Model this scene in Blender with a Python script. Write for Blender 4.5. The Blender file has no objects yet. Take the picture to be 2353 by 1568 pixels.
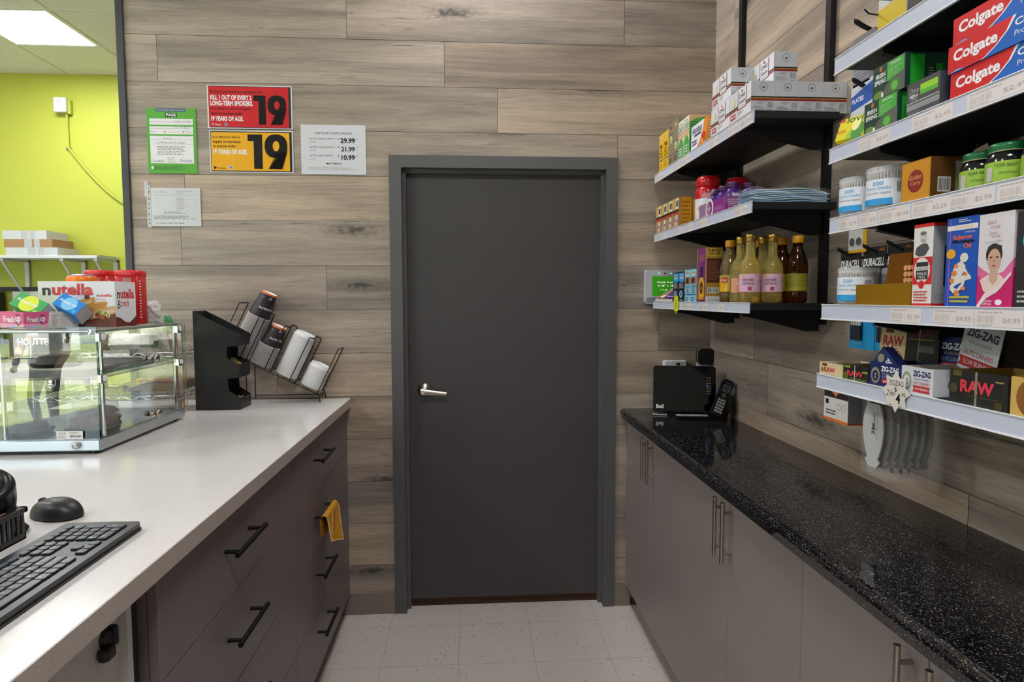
import bpy, math, random
from mathutils import Vector, Matrix, Euler
random.seed(7)
PI = math.pi
C = bpy.context.scene.collection
sc = bpy.context.scene

# ------------------------------------------------------------------ camera, sky, sun, exposure
cam_d = bpy.data.cameras.new('camera'); cam = bpy.data.objects.new('camera', cam_d); C.objects.link(cam)
yaw, pitch, roll = .06555, -.06771, -.00192
fw = Vector((math.sin(yaw)*math.cos(pitch), math.cos(yaw)*math.cos(pitch), math.sin(pitch)))
rt = Vector((math.cos(yaw), -math.sin(yaw), 0)); up = rt.cross(fw)
rt2 = rt*math.cos(roll)+up*math.sin(roll); up2 = -rt*math.sin(roll)+up*math.cos(roll)
m3 = Matrix((rt2, up2, -fw)).transposed()
cam.matrix_world = Matrix.Translation((0, -2.8395, 1.4433)) @ m3.to_4x4()
cam_d.sensor_width = 36; cam_d.sensor_fit = 'HORIZONTAL'; cam_d.lens = 36*1446.7/2353
cam_d.clip_start = .02; cam_d.clip_end = 200
sc.camera = cam
sc.view_settings.view_transform = 'Standard'; sc.view_settings.look = 'None'
sc.view_settings.gamma = 1; sc.view_settings.use_curve_mapping = False
sc.view_settings.exposure = 1.7
LAMP = 13.0          # strength of the ceiling panels
w = bpy.data.worlds.new('sky'); sc.world = w; w.use_nodes = True
bg = w.node_tree.nodes['Background']; bg.inputs[0].default_value = (.75, .87, 1, 1); bg.inputs[1].default_value = 2.0
sun_d = bpy.data.lights.new('sun', 'SUN'); sun_d.energy = 25; sun_d.angle = .01; sun_d.color = (1, .95, .86)
sun = bpy.data.objects.new('sun', sun_d); C.objects.link(sun); sun.rotation_euler = (math.radians(-38), math.radians(12), 0)

# ------------------------------------------------------------------ materials
_m = {}
def srgb(h):
    h = h.lstrip('#'); v = [int(h[i:i+2], 16)/255 for i in (0, 2, 4)]
    return tuple(c/12.92 if c <= .04045 else ((c+.055)/1.055)**2.4 for c in v)+(1,)
def M(h, rough=.5, metal=0., emit=0., spec=.5, bump=0., bscale=60., coat=0.):
    k = (h, rough, metal, emit, spec, bump, bscale, coat)
    if k in _m: return _m[k]
    m = bpy.data.materials.new('mat_'+h.lstrip('#')); m.use_nodes = True; nt = m.node_tree; b = nt.nodes['Principled BSDF']
    col = srgb(h); b.inputs['Base Color'].default_value = col
    b.inputs['Roughness'].default_value = rough; b.inputs['Metallic'].default_value = metal
    b.inputs['Specular IOR Level'].default_value = spec; b.inputs['Coat Weight'].default_value = coat
    b.inputs['Coat Roughness'].default_value = .08
    # slight procedural unevenness, so that no surface is perfectly uniform
    tc = nt.nodes.new('ShaderNodeTexCoord'); n = nt.nodes.new('ShaderNodeTexNoise'); n.inputs['Scale'].default_value = 9; n.inputs['Detail'].default_value = 4
    nt.links.new(tc.outputs['Object'], n.inputs['Vector'])
    mr = nt.nodes.new('ShaderNodeMapRange'); mr.inputs[3].default_value = max(0, rough-.04); mr.inputs[4].default_value = min(1, rough+.05)
    nt.links.new(n.outputs['Fac'], mr.inputs[0]); nt.links.new(mr.outputs[0], b.inputs['Roughness'])
    if emit:
        b.inputs['Emission Color'].default_value = col; b.inputs['Emission Strength'].default_value = emit
    if bump:
        n2 = nt.nodes.new('ShaderNodeTexNoise'); n2.inputs['Scale'].default_value = bscale; n2.inputs['Detail'].default_value = 3
        nt.links.new(tc.outputs['Object'], n2.inputs['Vector'])
        bp = nt.nodes.new('ShaderNodeBump'); bp.inputs['Strength'].default_value = bump; bp.inputs['Distance'].default_value = .002
        nt.links.new(n2.outputs['Fac'], bp.inputs['Height']); nt.links.new(bp.outputs[0], b.inputs['Normal'])
    _m[k] = m; return m
def newmat(name):
    m = bpy.data.materials.new(name); m.use_nodes = True; nt = m.node_tree
    return m, nt, nt.nodes['Principled BSDF']
class N:   # tiny node helper
    def __init__(s, nt): s.nt = nt
    def n(s, t, **kw):
        x = s.nt.nodes.new('ShaderNode'+t)
        for k, v in kw.items(): setattr(x, k, v)
        return x
    def l(s, a, b): s.nt.links.new(a, b)
    def math(s, op, a, b=None, c=None, clamp=False):
        x = s.n('Math', operation=op, use_clamp=clamp)
        for i, v in enumerate((a, b, c)):
            if v is None: continue
            if isinstance(v, (int, float)): x.inputs[i].default_value = v
            else: s.l(v, x.inputs[i])
        return x.outputs[0]
    def ss(s, v, lo, hi, a=0., b=1.):
        x = s.n('MapRange', interpolation_type='SMOOTHSTEP'); s.l(v, x.inputs[0])
        for i, q in zip((1, 2, 3, 4), (lo, hi, a, b)): x.inputs[i].default_value = q
        return x.outputs[0]
    def noise(s, vec, scale=1, detail=4, dist=0, rough=.55):
        x = s.n('TexNoise'); s.l(vec, x.inputs['Vector']); x.inputs['Scale'].default_value = scale; x.inputs['Detail'].default_value = detail
        x.inputs['Distortion'].default_value = dist; x.inputs['Roughness'].default_value = rough; return x.outputs['Fac']
    def mapv(s, vec, sc_, loc=(0, 0, 0)):
        x = s.n('Mapping'); s.l(vec, x.inputs[0]); x.inputs['Scale'].default_value = sc_; x.inputs['Location'].default_value = loc; return x.outputs[0]
    def mix(s, f, a, b, mode='MIX'):
        x = s.n('Mix', data_type='RGBA', blend_type=mode)
        for i, v in ((0, f), (6, a), (7, b)):
            if isinstance(v, (int, float)): x.inputs[i].default_value = v
            elif isinstance(v, tuple): x.inputs[i].default_value = v
            else: s.l(v, x.inputs[i])
        return x.outputs[2]

def wood_material():
    m, nt, b = newmat('wood_plank_laminate'); g = N(nt)
    uv = g.n('UVMap').outputs[0]
    vc = g.n('VertexColor', layer_name='tint').outputs[0]
    # knots: a few cells of a stretched voronoi
    kv = g.mapv(uv, (1.25, 5.2, 1))
    vo = g.n('TexVoronoi', voronoi_dimensions='2D'); g.l(kv, vo.inputs['Vector']); vo.inputs['Scale'].default_value = 1
    sep = g.n('SeparateColor'); g.l(vo.outputs['Color'], sep.inputs[0])
    pick = g.math('GREATER_THAN', sep.outputs[0], .56)
    wob = g.noise(g.mapv(uv, (30, 60, 1)), 1, 3)
    dist = g.math('ADD', vo.outputs['Distance'], g.math('MULTIPLY', g.math('SUBTRACT', wob, .5), .26))
    knot = g.math('MULTIPLY', g.ss(dist, .02, .10, 1, 0), pick)
    halo = g.math('MULTIPLY', g.ss(dist, .0, .36, 1, 0), pick)
    # grain coordinates bend around the knots
    bend = g.math('MULTIPLY', halo, .9)
    sx = g.n('SeparateXYZ'); g.l(uv, sx.inputs[0])
    yb = g.math('ADD', sx.outputs[1], g.math('MULTIPLY', bend, .012))
    cb = g.n('CombineXYZ'); g.l(sx.outputs[0], cb.inputs[0]); g.l(yb, cb.inputs[1])
    guv = cb.outputs[0]
    broad = g.noise(g.mapv(guv, (.8, 10, 1)), 1, 5, .4)
    band = g.noise(g.mapv(guv, (2.0, 46, 1)), 1, 6, .5, .65)
    fine = g.noise(g.mapv(guv, (9, 230, 1)), 1, 5, .1, .75)
    saw = g.noise(g.mapv(guv, (190, 6, 1)), 1, 2, 0)
    pl = g.noise(g.mapv(uv, (.02, .02, 1)), 1, 0)
    cr = g.n('ValToRGB'); e = cr.color_ramp.elements
    e[0].position = .25; e[0].color = srgb('#665e58'); e[1].position = .74; e[1].color = srgb('#cbbcab')
    e2 = cr.color_ramp.elements.new(.42); e2.color = srgb('#90857b'); e3 = cr.color_ramp.elements.new(.56); e3.color = srgb('#b0a294')
    g.l(g.math('ADD', g.math('MULTIPLY', broad, .66), g.math('MULTIPLY', band, .34)), cr.inputs[0])
    dark = g.ss(band, .54, .70, 0, .55)
    c = g.mix(dark, cr.outputs[0], srgb('#625a54'))
    # short thin cracks, mostly near the knots
    ln = g.noise(g.mapv(guv, (1.6, 30, 1), (3.3, 8.8, 0)), 1, 3, .15)
    crack = g.math('MULTIPLY', g.ss(g.math('ABSOLUTE', g.math('SUBTRACT', ln, .55)), .0, .012, 1, 0),
                   g.ss(g.noise(g.mapv(uv, (1.6, 5, 1), (7, 1, 0)), 1, 2), .55, .66, 0, .8))
    c = g.mix(crack, c, srgb('#504c48'))
    c = g.mix(g.math('MULTIPLY', g.ss(halo, .3, .95, 0, 1), .42), c, srgb('#6b625a'))
    c = g.mix(g.math('MULTIPLY', knot, .85), c, srgb('#43423f'))
    ring = g.math('MULTIPLY', g.math('MULTIPLY', g.math('ADD', g.math('SINE', g.math('MULTIPLY', g.math('ADD', vo.outputs['Distance'], g.math('MULTIPLY', wob, .06)), 95)), 1), .5), g.ss(halo, .35, .9, 0, .22))
    c = g.mix(ring, c, srgb('#57504a'))
    c = g.mix(1., c, vc, 'MULTIPLY')
    fm = g.math('ADD', .50, g.math('ADD', g.math('MULTIPLY', fine, .95), g.math('MULTIPLY', saw, .10)))
    hsv = g.n('HueSaturation'); g.l(c, hsv.inputs['Color']); g.l(fm, hsv.inputs['Value']); hsv.inputs['Saturation'].default_value = 1.0
    g.l(hsv.outputs[0], b.inputs['Base Color'])
    g.l(g.ss(fine, .3, .7, .50, .38), b.inputs['Roughness']); b.inputs['Specular IOR Level'].default_value = .42
    bp = g.n('Bump'); bp.inputs['Strength'].default_value = .18; bp.inputs['Distance'].default_value = .001
    g.l(fine, bp.inputs['Height']); g.l(bp.outputs[0], b.inputs['Normal'])
    return m
WOOD = wood_material()

def floor_material():
    m, nt, b = newmat('vinyl_tile'); g = N(nt)
    tc = g.n('TexCoord').outputs['Object']; s = g.n('SeparateXYZ'); g.l(tc, s.inputs[0])
    T = .3048
    fx = g.math('MODULO', g.math('ADD', g.math('DIVIDE', g.math('SUBTRACT', s.outputs[0], -.05595), T), 100), 1)
    fy = g.math('MODULO', g.math('ADD', g.math('DIVIDE', g.math('SUBTRACT', s.outputs[1], -.13178), T), 100), 1)
    ex = g.math('MINIMUM', fx, g.math('SUBTRACT', 1, fx)); ey = g.math('MINIMUM', fy, g.math('SUBTRACT', 1, fy))
    seam = g.ss(g.math('MINIMUM', ex, ey), .0012, .0042, 1, 0)
    v1 = g.n('TexVoronoi'); g.l(g.mapv(tc, (1, .55, 1)), v1.inputs['Vector']); v1.inputs['Scale'].default_value = 85
    sp = g.n('SeparateColor'); g.l(v1.outputs['Color'], sp.inputs[0])
    fleck = g.math('MULTIPLY', g.ss(v1.outputs['Distance'], .1, .32, 1, 0), g.math('GREATER_THAN', sp.outputs[0], .90))
    fleckb = g.math('MULTIPLY', g.ss(v1.outputs['Distance'], .2, .45, 1, 0), g.math('LESS_THAN', sp.outputs[1], .10))
    v2 = g.n('TexVoronoi'); g.l(tc, v2.inputs['Vector']); v2.inputs['Scale'].default_value = 28
    sp2 = g.n('SeparateColor'); g.l(v2.outputs['Color'], sp2.inputs[0])
    fleck2 = g.math('MULTIPLY', g.ss(v2.outputs['Distance'], .07, .13, 1, 0), g.math('GREATER_THAN', sp2.outputs[0], .8))
    nz = g.noise(tc, 330, 3)
    c = g.mix(g.ss(nz, .3, .7), srgb('#b5aca5'), srgb('#d2cac3'))
    c = g.mix(g.math('MULTIPLY', fleckb, .6), c, srgb('#d6d1cb'))
    c = g.mix(g.math('MULTIPLY', fleck, .8), c, srgb('#5f564f'))
    c = g.mix(g.math('MULTIPLY', fleck2, .85), c, srgb('#6b5647'))
    c = g.mix(g.math('MULTIPLY', g.noise(tc, 2.2, 3), .18), c, srgb('#a3958a'))
    c = g.mix(g.math('MULTIPLY', seam, .8), c, srgb('#6d645d'))
    g.l(c, b.inputs['Base Color']); b.inputs['Roughness'].default_value = .38
    return m
def ceiling_material():
    m, nt, b = newmat('ceiling_tile'); g = N(nt)
    tc = g.n('TexCoord').outputs['Object']
    n1 = g.noise(tc, 190, 2); n2 = g.noise(g.mapv(tc, (1, 2.3, 1)), 70, 2)
    c = g.mix(g.ss(n1, .33, .40, 1, 0), srgb('#dcdcd4'), srgb('#8e918a'))
    c = g.mix(g.math('MULTIPLY', g.ss(n2, .28, .36, 1, 0), .5), c, srgb('#9b9e96'))
    g.l(c, b.inputs['Base Color']); b.inputs['Roughness'].default_value = .9
    return m
def granite_material():
    m, nt, b = newmat('black_granite'); g = N(nt)
    tc = g.n('TexCoord').outputs['Object']
    v = g.n('TexVoronoi'); g.l(g.mapv(tc, (1, .7, 1)), v.inputs['Vector']); v.inputs['Scale'].default_value = 620
    s = g.n('SeparateColor'); g.l(v.outputs['Color'], s.inputs[0])
    n1 = g.noise(tc, 420, 4, .3, .7)
    c = g.mix(g.ss(n1, .45, .68), srgb('#08080b'), srgb('#1f1f25'))
    c = g.mix(g.math('MULTIPLY', g.math('GREATER_THAN', s.outputs[0], .91), .55), c, srgb('#5d5c62'))
    c = g.mix(g.math('MULTIPLY', g.math('GREATER_THAN', s.outputs[1], .96), .7), c, srgb('#8c8078'))
    g.l(c, b.inputs['Base Color']); b.inputs['Roughness'].default_value = .06; b.inputs['Specular IOR Level'].default_value = .5
    return m
def quartz_material(base, dark, rough):
    m, nt, b = newmat('white_laminate'); g = N(nt)
    tc = g.n('TexCoord').outputs['Object']
    n1 = g.noise(g.mapv(tc, (1, .4, 1)), 420, 3); n2 = g.noise(tc, 3, 2)
    c = g.mix(g.ss(n1, .35, .65), srgb(dark), srgb(base)); c = g.mix(g.math('MULTIPLY', n2, .12), c, srgb(dark))
    g.l(c, b.inputs['Base Color']); b.inputs['Roughness'].default_value = rough
    return m
def pane_material(name, tint, ior=1.75, rough=0.0):
    m = bpy.data.materials.new(name); m.use_nodes = True; nt = m.node_tree; nt.nodes.clear(); g = N(nt)
    o = g.n('OutputMaterial'); t = g.n('BsdfTransparent'); t.inputs[0].default_value = tint
    gl = g.n('BsdfGlossy'); gl.inputs['Roughness'].default_value = rough; gl.inputs['Color'].default_value = (1, 1, 1, 1)
    f = g.n('Fresnel'); f.inputs[0].default_value = ior
    mx = g.n('MixShader'); g.l(f.outputs[0], mx.inputs[0]); g.l(t.outputs[0], mx.inputs[1]); g.l(gl.outputs[0], mx.inputs[2]); g.l(mx.outputs[0], o.inputs[0])
    return m
def film_material(name, col, cover, rough=.15):
    m = bpy.data.materials.new(name); m.use_nodes = True; nt = m.node_tree; g = N(nt)
    b = nt.nodes['Principled BSDF']; b.inputs['Base Color'].default_value = srgb(col); b.inputs['Roughness'].default_value = rough
    tc = g.n('TexCoord').outputs['Object']
    n1 = g.noise(tc, 30, 4, .6); bp = g.n('Bump'); bp.inputs['Strength'].default_value = .8; bp.inputs['Distance'].default_value = .004
    g.l(n1, bp.inputs['Height']); g.l(bp.outputs[0], b.inputs['Normal'])
    b.inputs['Alpha'].default_value = cover
    return m
def liquid_material(name, col, ior=1.42, rough=.02, tr=1.):
    m, nt, b = newmat(name); b.inputs['Base Color'].default_value = srgb(col); b.inputs['Transmission Weight'].default_value = tr
    b.inputs['IOR'].default_value = ior; b.inputs['Roughness'].default_value = rough
    return m
def metal_brushed(name, col, rough, sc_=None): return M(col, rough, 1.)
FLOOR = floor_material(); CEIL = ceiling_material(); GRANITE = granite_material()
TOPW = quartz_material('#dbd9d7', '#d4d1ce', .15); EDGE = quartz_material('#bdb3ab', '#b1a69e', .35)  # front edge: same laminate, its shade painted in as a darker tone
PANE = pane_material('clear_glass', (.975, .985, .98, 1), 1.62)
SHOPGLASS = pane_material('shop_glass', (.96, .98, .97, 1), 1.5)
GEDGE = M('#3f7f6c', .15, 0, 0, .8)
FILM = film_material('clear_plastic_film', '#ffffff', .07, .08)
FILM2 = film_material('thin_plastic_bag', '#e8ecf0', .22, .12)
CAB = M('#73696a', .42, bump=.05, bscale=300); CABR = M('#867c79', .42, bump=.05, bscale=300)
BLK = M('#111111', .4); BLKM = M('#0d0d0e', .35, .3); WHT = M('#e8e8e8', .5); STEEL = metal_brushed('brushed_nickel', '#b8aea4', .28)
CHROME = M('#d5d8da', .12, 1.); ALU = metal_brushed('aluminium', '#c9cdd0', .3)
DOORM = M('#474446', .48, bump=.12, bscale=260); FRAMEM = M('#59595a', .45, bump=.08, bscale=200)
TXT = M('#171717', .7, spec=.25); GREY = M('#8a8a8a', .6); LGREY = M('#b9b6b4', .6)

# ------------------------------------------------------------------ mesh helpers
_tc = {}
def text_tris(s, bold=0.):
    k = (s, bold)
    if k in _tc: return _tc[k]
    cu = bpy.data.curves.new('t', 'FONT'); cu.body = s; cu.offset = bold; cu.resolution_u = 3
    o = bpy.data.objects.new('t', cu); C.objects.link(o)
    dg = bpy.context.evaluated_depsgraph_get(); dg.update()
    me = bpy.data.meshes.new_from_object(o.evaluated_get(dg))
    vs = [(v.co.x, v.co.y) for v in me.vertices]; fs = [tuple(p.vertices) for p in me.polygons]
    bpy.data.objects.remove(o); bpy.data.curves.remove(cu); bpy.data.meshes.remove(me)
    if not vs: vs = [(0, 0), (1, 0), (0, 1)]; fs = []
    x0 = min(v[0] for v in vs); x1 = max(v[0] for v in vs); y0 = min(v[1] for v in vs); y1 = max(v[1] for v in vs)
    r = ([((x-x0)/max(x1-x0, 1e-6), (y-y0)/max(y1-y0, 1e-6)) for x, y in vs], fs, (x1-x0)/max(y1-y0, 1e-6))
    _tc[k] = r; return r

class MB:
    def __init__(s): s.v = []; s.f = []; s.m = []; s.sm = []; s.uv = []; s.mats = []; s.tint = []; s.T = None
    def mi(s, m):
        if m not in s.mats: s.mats.append(m)
        return s.mats.index(m)
    def add(s, vs, fs, m, smooth=False, uvs=None, tint=None):
        o = len(s.v)
        if s.T is not None: vs = [s.T @ Vector(p) for p in vs]
        s.v += [tuple(p) for p in vs]; k = s.mi(m)
        for i, f in enumerate(fs):
            s.f.append(tuple(q+o for q in f)); s.m.append(k); s.sm.append(smooth); s.uv.append(uvs[i] if uvs else None); s.tint.append(tint)
        return s
    def box(s, x0, x1, y0, y1, z0, z1, m, bev=0.):
        if x0 > x1: x0, x1 = x1, x0
        if y0 > y1: y0, y1 = y1, y0
        if z0 > z1: z0, z1 = z1, z0
        if bev <= 0:
            vs = [(x0, y0, z0), (x1, y0, z0), (x1, y1, z0), (x0, y1, z0), (x0, y0, z1), (x1, y0, z1), (x1, y1, z1), (x0, y1, z1)]
            return s.add(vs, [(0, 3, 2, 1), (4, 5, 6, 7), (0, 1, 5, 4), (1, 2, 6, 5), (2, 3, 7, 6), (3, 0, 4, 7)], m)
        b = min(bev, (x1-x0)/2.01, (y1-y0)/2.01, (z1-z0)/2.01)
        # bevelled box: octagonal rings
        def ring(z, d):
            return [(x0+d+b, y0+d, z), (x1-d-b, y0+d, z), (x1-d, y0+d+b, z), (x1-d, y1-d-b, z), (x1-d-b, y1-d, z), (x0+d+b, y1-d, z), (x0+d, y1-d-b, z), (x0+d, y0+d+b, z)]
        q = b*.6
        vs = ring(z0, q)+ring(z0+q, 0)+ring(z1-q, 0)+ring(z1, q); fs = [tuple(range(7, -1, -1)), tuple(range(24, 32))]
        for r in range(3):
            for i in range(8): j = (i+1) % 8; fs.append((r*8+i, r*8+j, r*8+8+j, r*8+8+i))
        return s.add(vs, fs, m)
    def quad(s, a, b, c, d, m, uvs=None, tint=None): return s.add([a, b, c, d], [(0, 1, 2, 3)], m, False, [uvs] if uvs else None, tint)
    def prism(s, pts, o, ux, uy, un, depth, m, m2=None):
        """polygon pts (2D) in the frame (o, ux, uy), extruded by depth along un"""
        o, ux, uy, un = map(Vector, (o, ux, uy, un)); n = len(pts)
        vs = [o+ux*a+uy*b for a, b in pts]+[o+ux*a+uy*b+un*depth for a, b in pts]
        s.add(vs, [tuple(range(n-1, -1, -1)), tuple(range(n, 2*n))], m)
        return s.add(vs, [(i, (i+1) % n, n+(i+1) % n, n+i) for i in range(n)], m2 or m)
    def lathe(s, prof, m, c=(0, 0, 0), seg=24, smooth=True, axis=None, a0=0, a1=2*PI):
        """profile [(r, z)]; axis: optional 3x3 matrix turning z"""
        full = abs(a1-a0-2*PI) < 1e-6; ns = seg if full else seg+1
        vs = []
        for r, z in prof:
            for i in range(ns):
                a = a0+(a1-a0)*i/seg; p = Vector((r*math.cos(a), r*math.sin(a), z))
                if axis is not None: p = axis @ p
                vs.append(p+Vector(c))
        fs = []
        for k in range(len(prof)-1):
            for i in range(seg):
                j = (i+1) % ns; fs.append((k*ns+i, k*ns+j, (k+1)*ns+j, (k+1)*ns+i))
        return s.add(vs, fs, m, smooth)
    def cyl(s, c, r, h, m, seg=20, axis=None, r2=None):
        r2 = r if r2 is None else r2
        s.lathe([(1e-5, 0), (r, 0)], m, c, seg, False, axis); s.lathe([(r, 0), (r2, h)], m, c, seg, True, axis); s.lathe([(r2, h), (1e-5, h)], m, c, seg, False, axis)
        return s
    def rod(s, a, b, r, m, seg=10, r2=None):
        a = Vector(a); b = Vector(b); d = b-a; ax = d.to_track_quat('Z', 'Y').to_matrix()
        return s.cyl(a, r, d.length, m, seg, ax, r2)
    def tube(s, pts, r, m, seg=8, close=False):
        pts = [Vector(p) for p in pts]; n = len(pts); vs = []; prev = None
        for i, p in enumerate(pts):
            if close: d = (pts[(i+1) % n]-pts[i-1])
            else: d = pts[min(i+1, n-1)]-pts[max(i-1, 0)]
            d.normalize()
            if prev is None:
                u = d.orthogonal().normalized()
            else:
                u = (prev-d*prev.dot(d)); u = u.normalized() if u.length > 1e-6 else d.orthogonal().normalized()
            prev = u; w_ = d.cross(u)
            rr = r[i] if isinstance(r, (list, tuple)) else r
            for k in range(seg): a = 2*PI*k/seg; vs.append(p+u*math.cos(a)*rr+w_*math.sin(a)*rr)
        fs = []
        for i in range(n if close else n-1):
            j = (i+1) % n
            for k in range(seg): l = (k+1) % seg; fs.append((i*seg+k, i*seg+l, j*seg+l, j*seg+k))
        s.add(vs, fs, m, True)
        if not close: s.add(vs[:seg], [tuple(range(seg-1, -1, -1))], m); s.add(vs[-seg:], [tuple(range(seg))], m)
        return s
    def grid(s, fn, nu, nv, m, smooth=True, closeu=False):
        vs = [fn(i/(nu if closeu else nu-1), j/(nv-1)) for j in range(nv) for i in range(nu)]
        fs = []
        for j in range(nv-1):
            for i in range(nu if closeu else nu-1):
                k = (i+1) % nu; fs.append((j*nu+i, j*nu+k, (j+1)*nu+k, (j+1)*nu+i))
        return s.add(vs, fs, m, smooth)
    def face_decals(s, o, ux, uy, un, w_, h_, items, lift=.0003):
        lift = .00005
        """prints on a flat face: o = lower left corner, ux/uy unit vectors, coordinates normalised 0..1"""
        o, ux, uy, un = map(Vector, (o, ux, uy, un)); k = 3
        def P(a, b, L): return o+ux*(a*w_)+uy*(b*h_)+un*(lift*L)
        for it in items:
            t = it[0]; L = k
            if t == 'r':
                _, x0, y0, x1, y1, m = it; s.add([P(x0, y0, L), P(x1, y0, L), P(x1, y1, L), P(x0, y1, L)], [(0, 1, 2, 3)], m)
            elif t == 'p':
                _, pts, m = it; s.add([P(a, b, L) for a, b in pts], [tuple(range(len(pts)))], m)
            elif t == 'c':
                _, x, y, rx, m = it[:5]; ry = it[5] if len(it) > 5 else rx*w_/h_
                n = 24; s.add([P(x+rx*math.cos(2*PI*i/n), y+ry*math.sin(2*PI*i/n), L) for i in range(n)], [tuple(range(n))], m)
            elif t == 'ring':
                _, x, y, rx, th, m = it; n = 24; ry = rx*w_/h_; q = 1-th
                vs = [P(x+rx*math.cos(2*PI*i/n), y+ry*math.sin(2*PI*i/n), L) for i in range(n)]+[P(x+q*rx*math.cos(2*PI*i/n), y+q*ry*math.sin(2*PI*i/n), L) for i in range(n)]
                s.add(vs, [(i, (i+1) % n, n+(i+1) % n, n+i) for i in range(n)], m)
            elif t == 't':       # text fitted in a rectangle; optional dict: b (bold), rot (degrees about the centre), slant
                _, st, x0, y0, x1, y1, m = it[:7]; op = it[7] if len(it) > 7 else {}
                vs, fs, ar = text_tris(st, op.get('b', 0.)); rot = math.radians(op.get('rot', 0)); cx, cy = (x0+x1)/2*w_, (y0+y1)/2*h_
                W, H = (x1-x0)*w_, (y1-y0)*h_; sl = op.get('slant', 0)
                if abs(abs(op.get('rot', 0))-90) < 1: W, H = H, W
                out = []
                for a, b in vs:
                    px, py = (a-.5)*W+sl*(b-.5)*H, (b-.5)*H
                    qx, qy = px*math.cos(rot)-py*math.sin(rot), px*math.sin(rot)+py*math.cos(rot)
                    out.append(o+ux*(cx+qx)+uy*(cy+qy)+un*(lift*L))
                s.add(out, fs, m)
            elif t == 'l':       # rows of very small print, unreadable in the photograph
                _, x0, y0, x1, y1, n, m = it[:7]; rr = random.Random(int(x0*977+y0*331+n*13)); hh = (y1-y0)/n
                for i in range(n):
                    yb = y1-(i+.75)*hh; xa = x0; xe = x1-(x1-x0)*rr.random()*.35
                    while xa < xe:
                        xb = min(xe, xa+(x1-x0)*(.05+.13*rr.random()))
                        s.add([P(xa, yb, L), P(xb, yb, L), P(xb, yb+hh*.42, L), P(xa, yb+hh*.42, L)], [(0, 1, 2, 3)], m); xa = xb+(x1-x0)*.025
            elif t == 'bar':
                _, x0, y0, x1, y1, m = it[:6]; rr = random.Random(5); xa = x0
                while xa < x1:
                    ww = (x1-x0)*rr.choice((.02, .035, .05)); s.add([P(xa, y0, L), P(xa+ww, y0, L), P(xa+ww, y1, L), P(xa, y1, L)], [(0, 1, 2, 3)], m); xa += ww+(x1-x0)*rr.choice((.02, .03, .045))
            k += 1
        return s
    def build(s, name, parent=None, loc=(0, 0, 0), rot=(0, 0, 0), label=None, cat=None, group=None, kind=None):
        me = bpy.data.meshes.new(name); me.from_pydata(s.v, [], s.f)
        for m in s.mats: me.materials.append(m)
        me.polygons.foreach_set('material_index', s.m); me.polygons.foreach_set('use_smooth', s.sm)
        if any(u is not None for u in s.uv):
            me.uv_layers.new(name='UVMap'); me.color_attributes.new('tint', 'FLOAT_COLOR', 'CORNER')
            ul = me.uv_layers['UVMap']; ca = me.color_attributes['tint']
            for p, u, t in zip(me.polygons, s.uv, s.tint):
                for i, li in enumerate(p.loop_indices):
                    if u: ul.data[li].uv = u[i]
                    ca.data[li].color = (t or (1, 1, 1))+(1,)
        me.update()
        o = bpy.data.objects.new(name, me); C.objects.link(o); o.location = loc; o.rotation_euler = rot
        if parent: o.parent = parent
        return tag(o, label, cat, group, kind)
def tag(o, label=None, cat=None, group=None, kind=None):
    if label: o['label'] = label
    if cat: o['category'] = cat
    if group: o['group'] = group
    if kind: o['kind'] = kind
    return o
def thing(name, label, cat, loc=(0, 0, 0), rot=(0, 0, 0), group=None, kind=None):
    o = bpy.data.objects.new(name, None); C.objects.link(o); o.empty_display_size = .05
    o.location = loc; o.rotation_euler = rot; return tag(o, label, cat, group, kind)
def copy_thing(o, loc, rot=None, label=None, group=None):
    def cp(a, par):
        c = a.copy(); C.objects.link(c)
        if par: c.parent = par
        for ch in [x for x in a.children]: cp(ch, c)
        return c
    r = cp(o, None); r.location = loc
    if rot is not None: r.rotation_euler = rot
    if label: r['label'] = label
    if group: r['group'] = group
    return r
def carton_mb(w_, d_, h_, base, F=(), R=(), L=(), T=(), B=(), bev=0.):
    b = MB(); b.box(0, w_, 0, d_, 0, h_, base, bev)
    b.face_decals((0, 0, 0), (1, 0, 0), (0, 0, 1), (0, -1, 0), w_, h_, F)
    b.face_decals((w_, 0, 0), (0, 1, 0), (0, 0, 1), (1, 0, 0), d_, h_, R)
    b.face_decals((0, d_, 0), (0, -1, 0), (0, 0, 1), (-1, 0, 0), d_, h_, L)
    b.face_decals((0, 0, h_), (1, 0, 0), (0, 1, 0), (0, 0, 1), w_, d_, T)
    return b
def seams(b, w_, d_, h_, m):   # flap lines on the top and bottom of a folded carton
    b.box(0, w_, d_*.48, d_*.49, h_, h_+.0003, m); return b
RZ = (0, 0, -PI/2)      # goods on the right-hand shelves face the aisle (-x)

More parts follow.
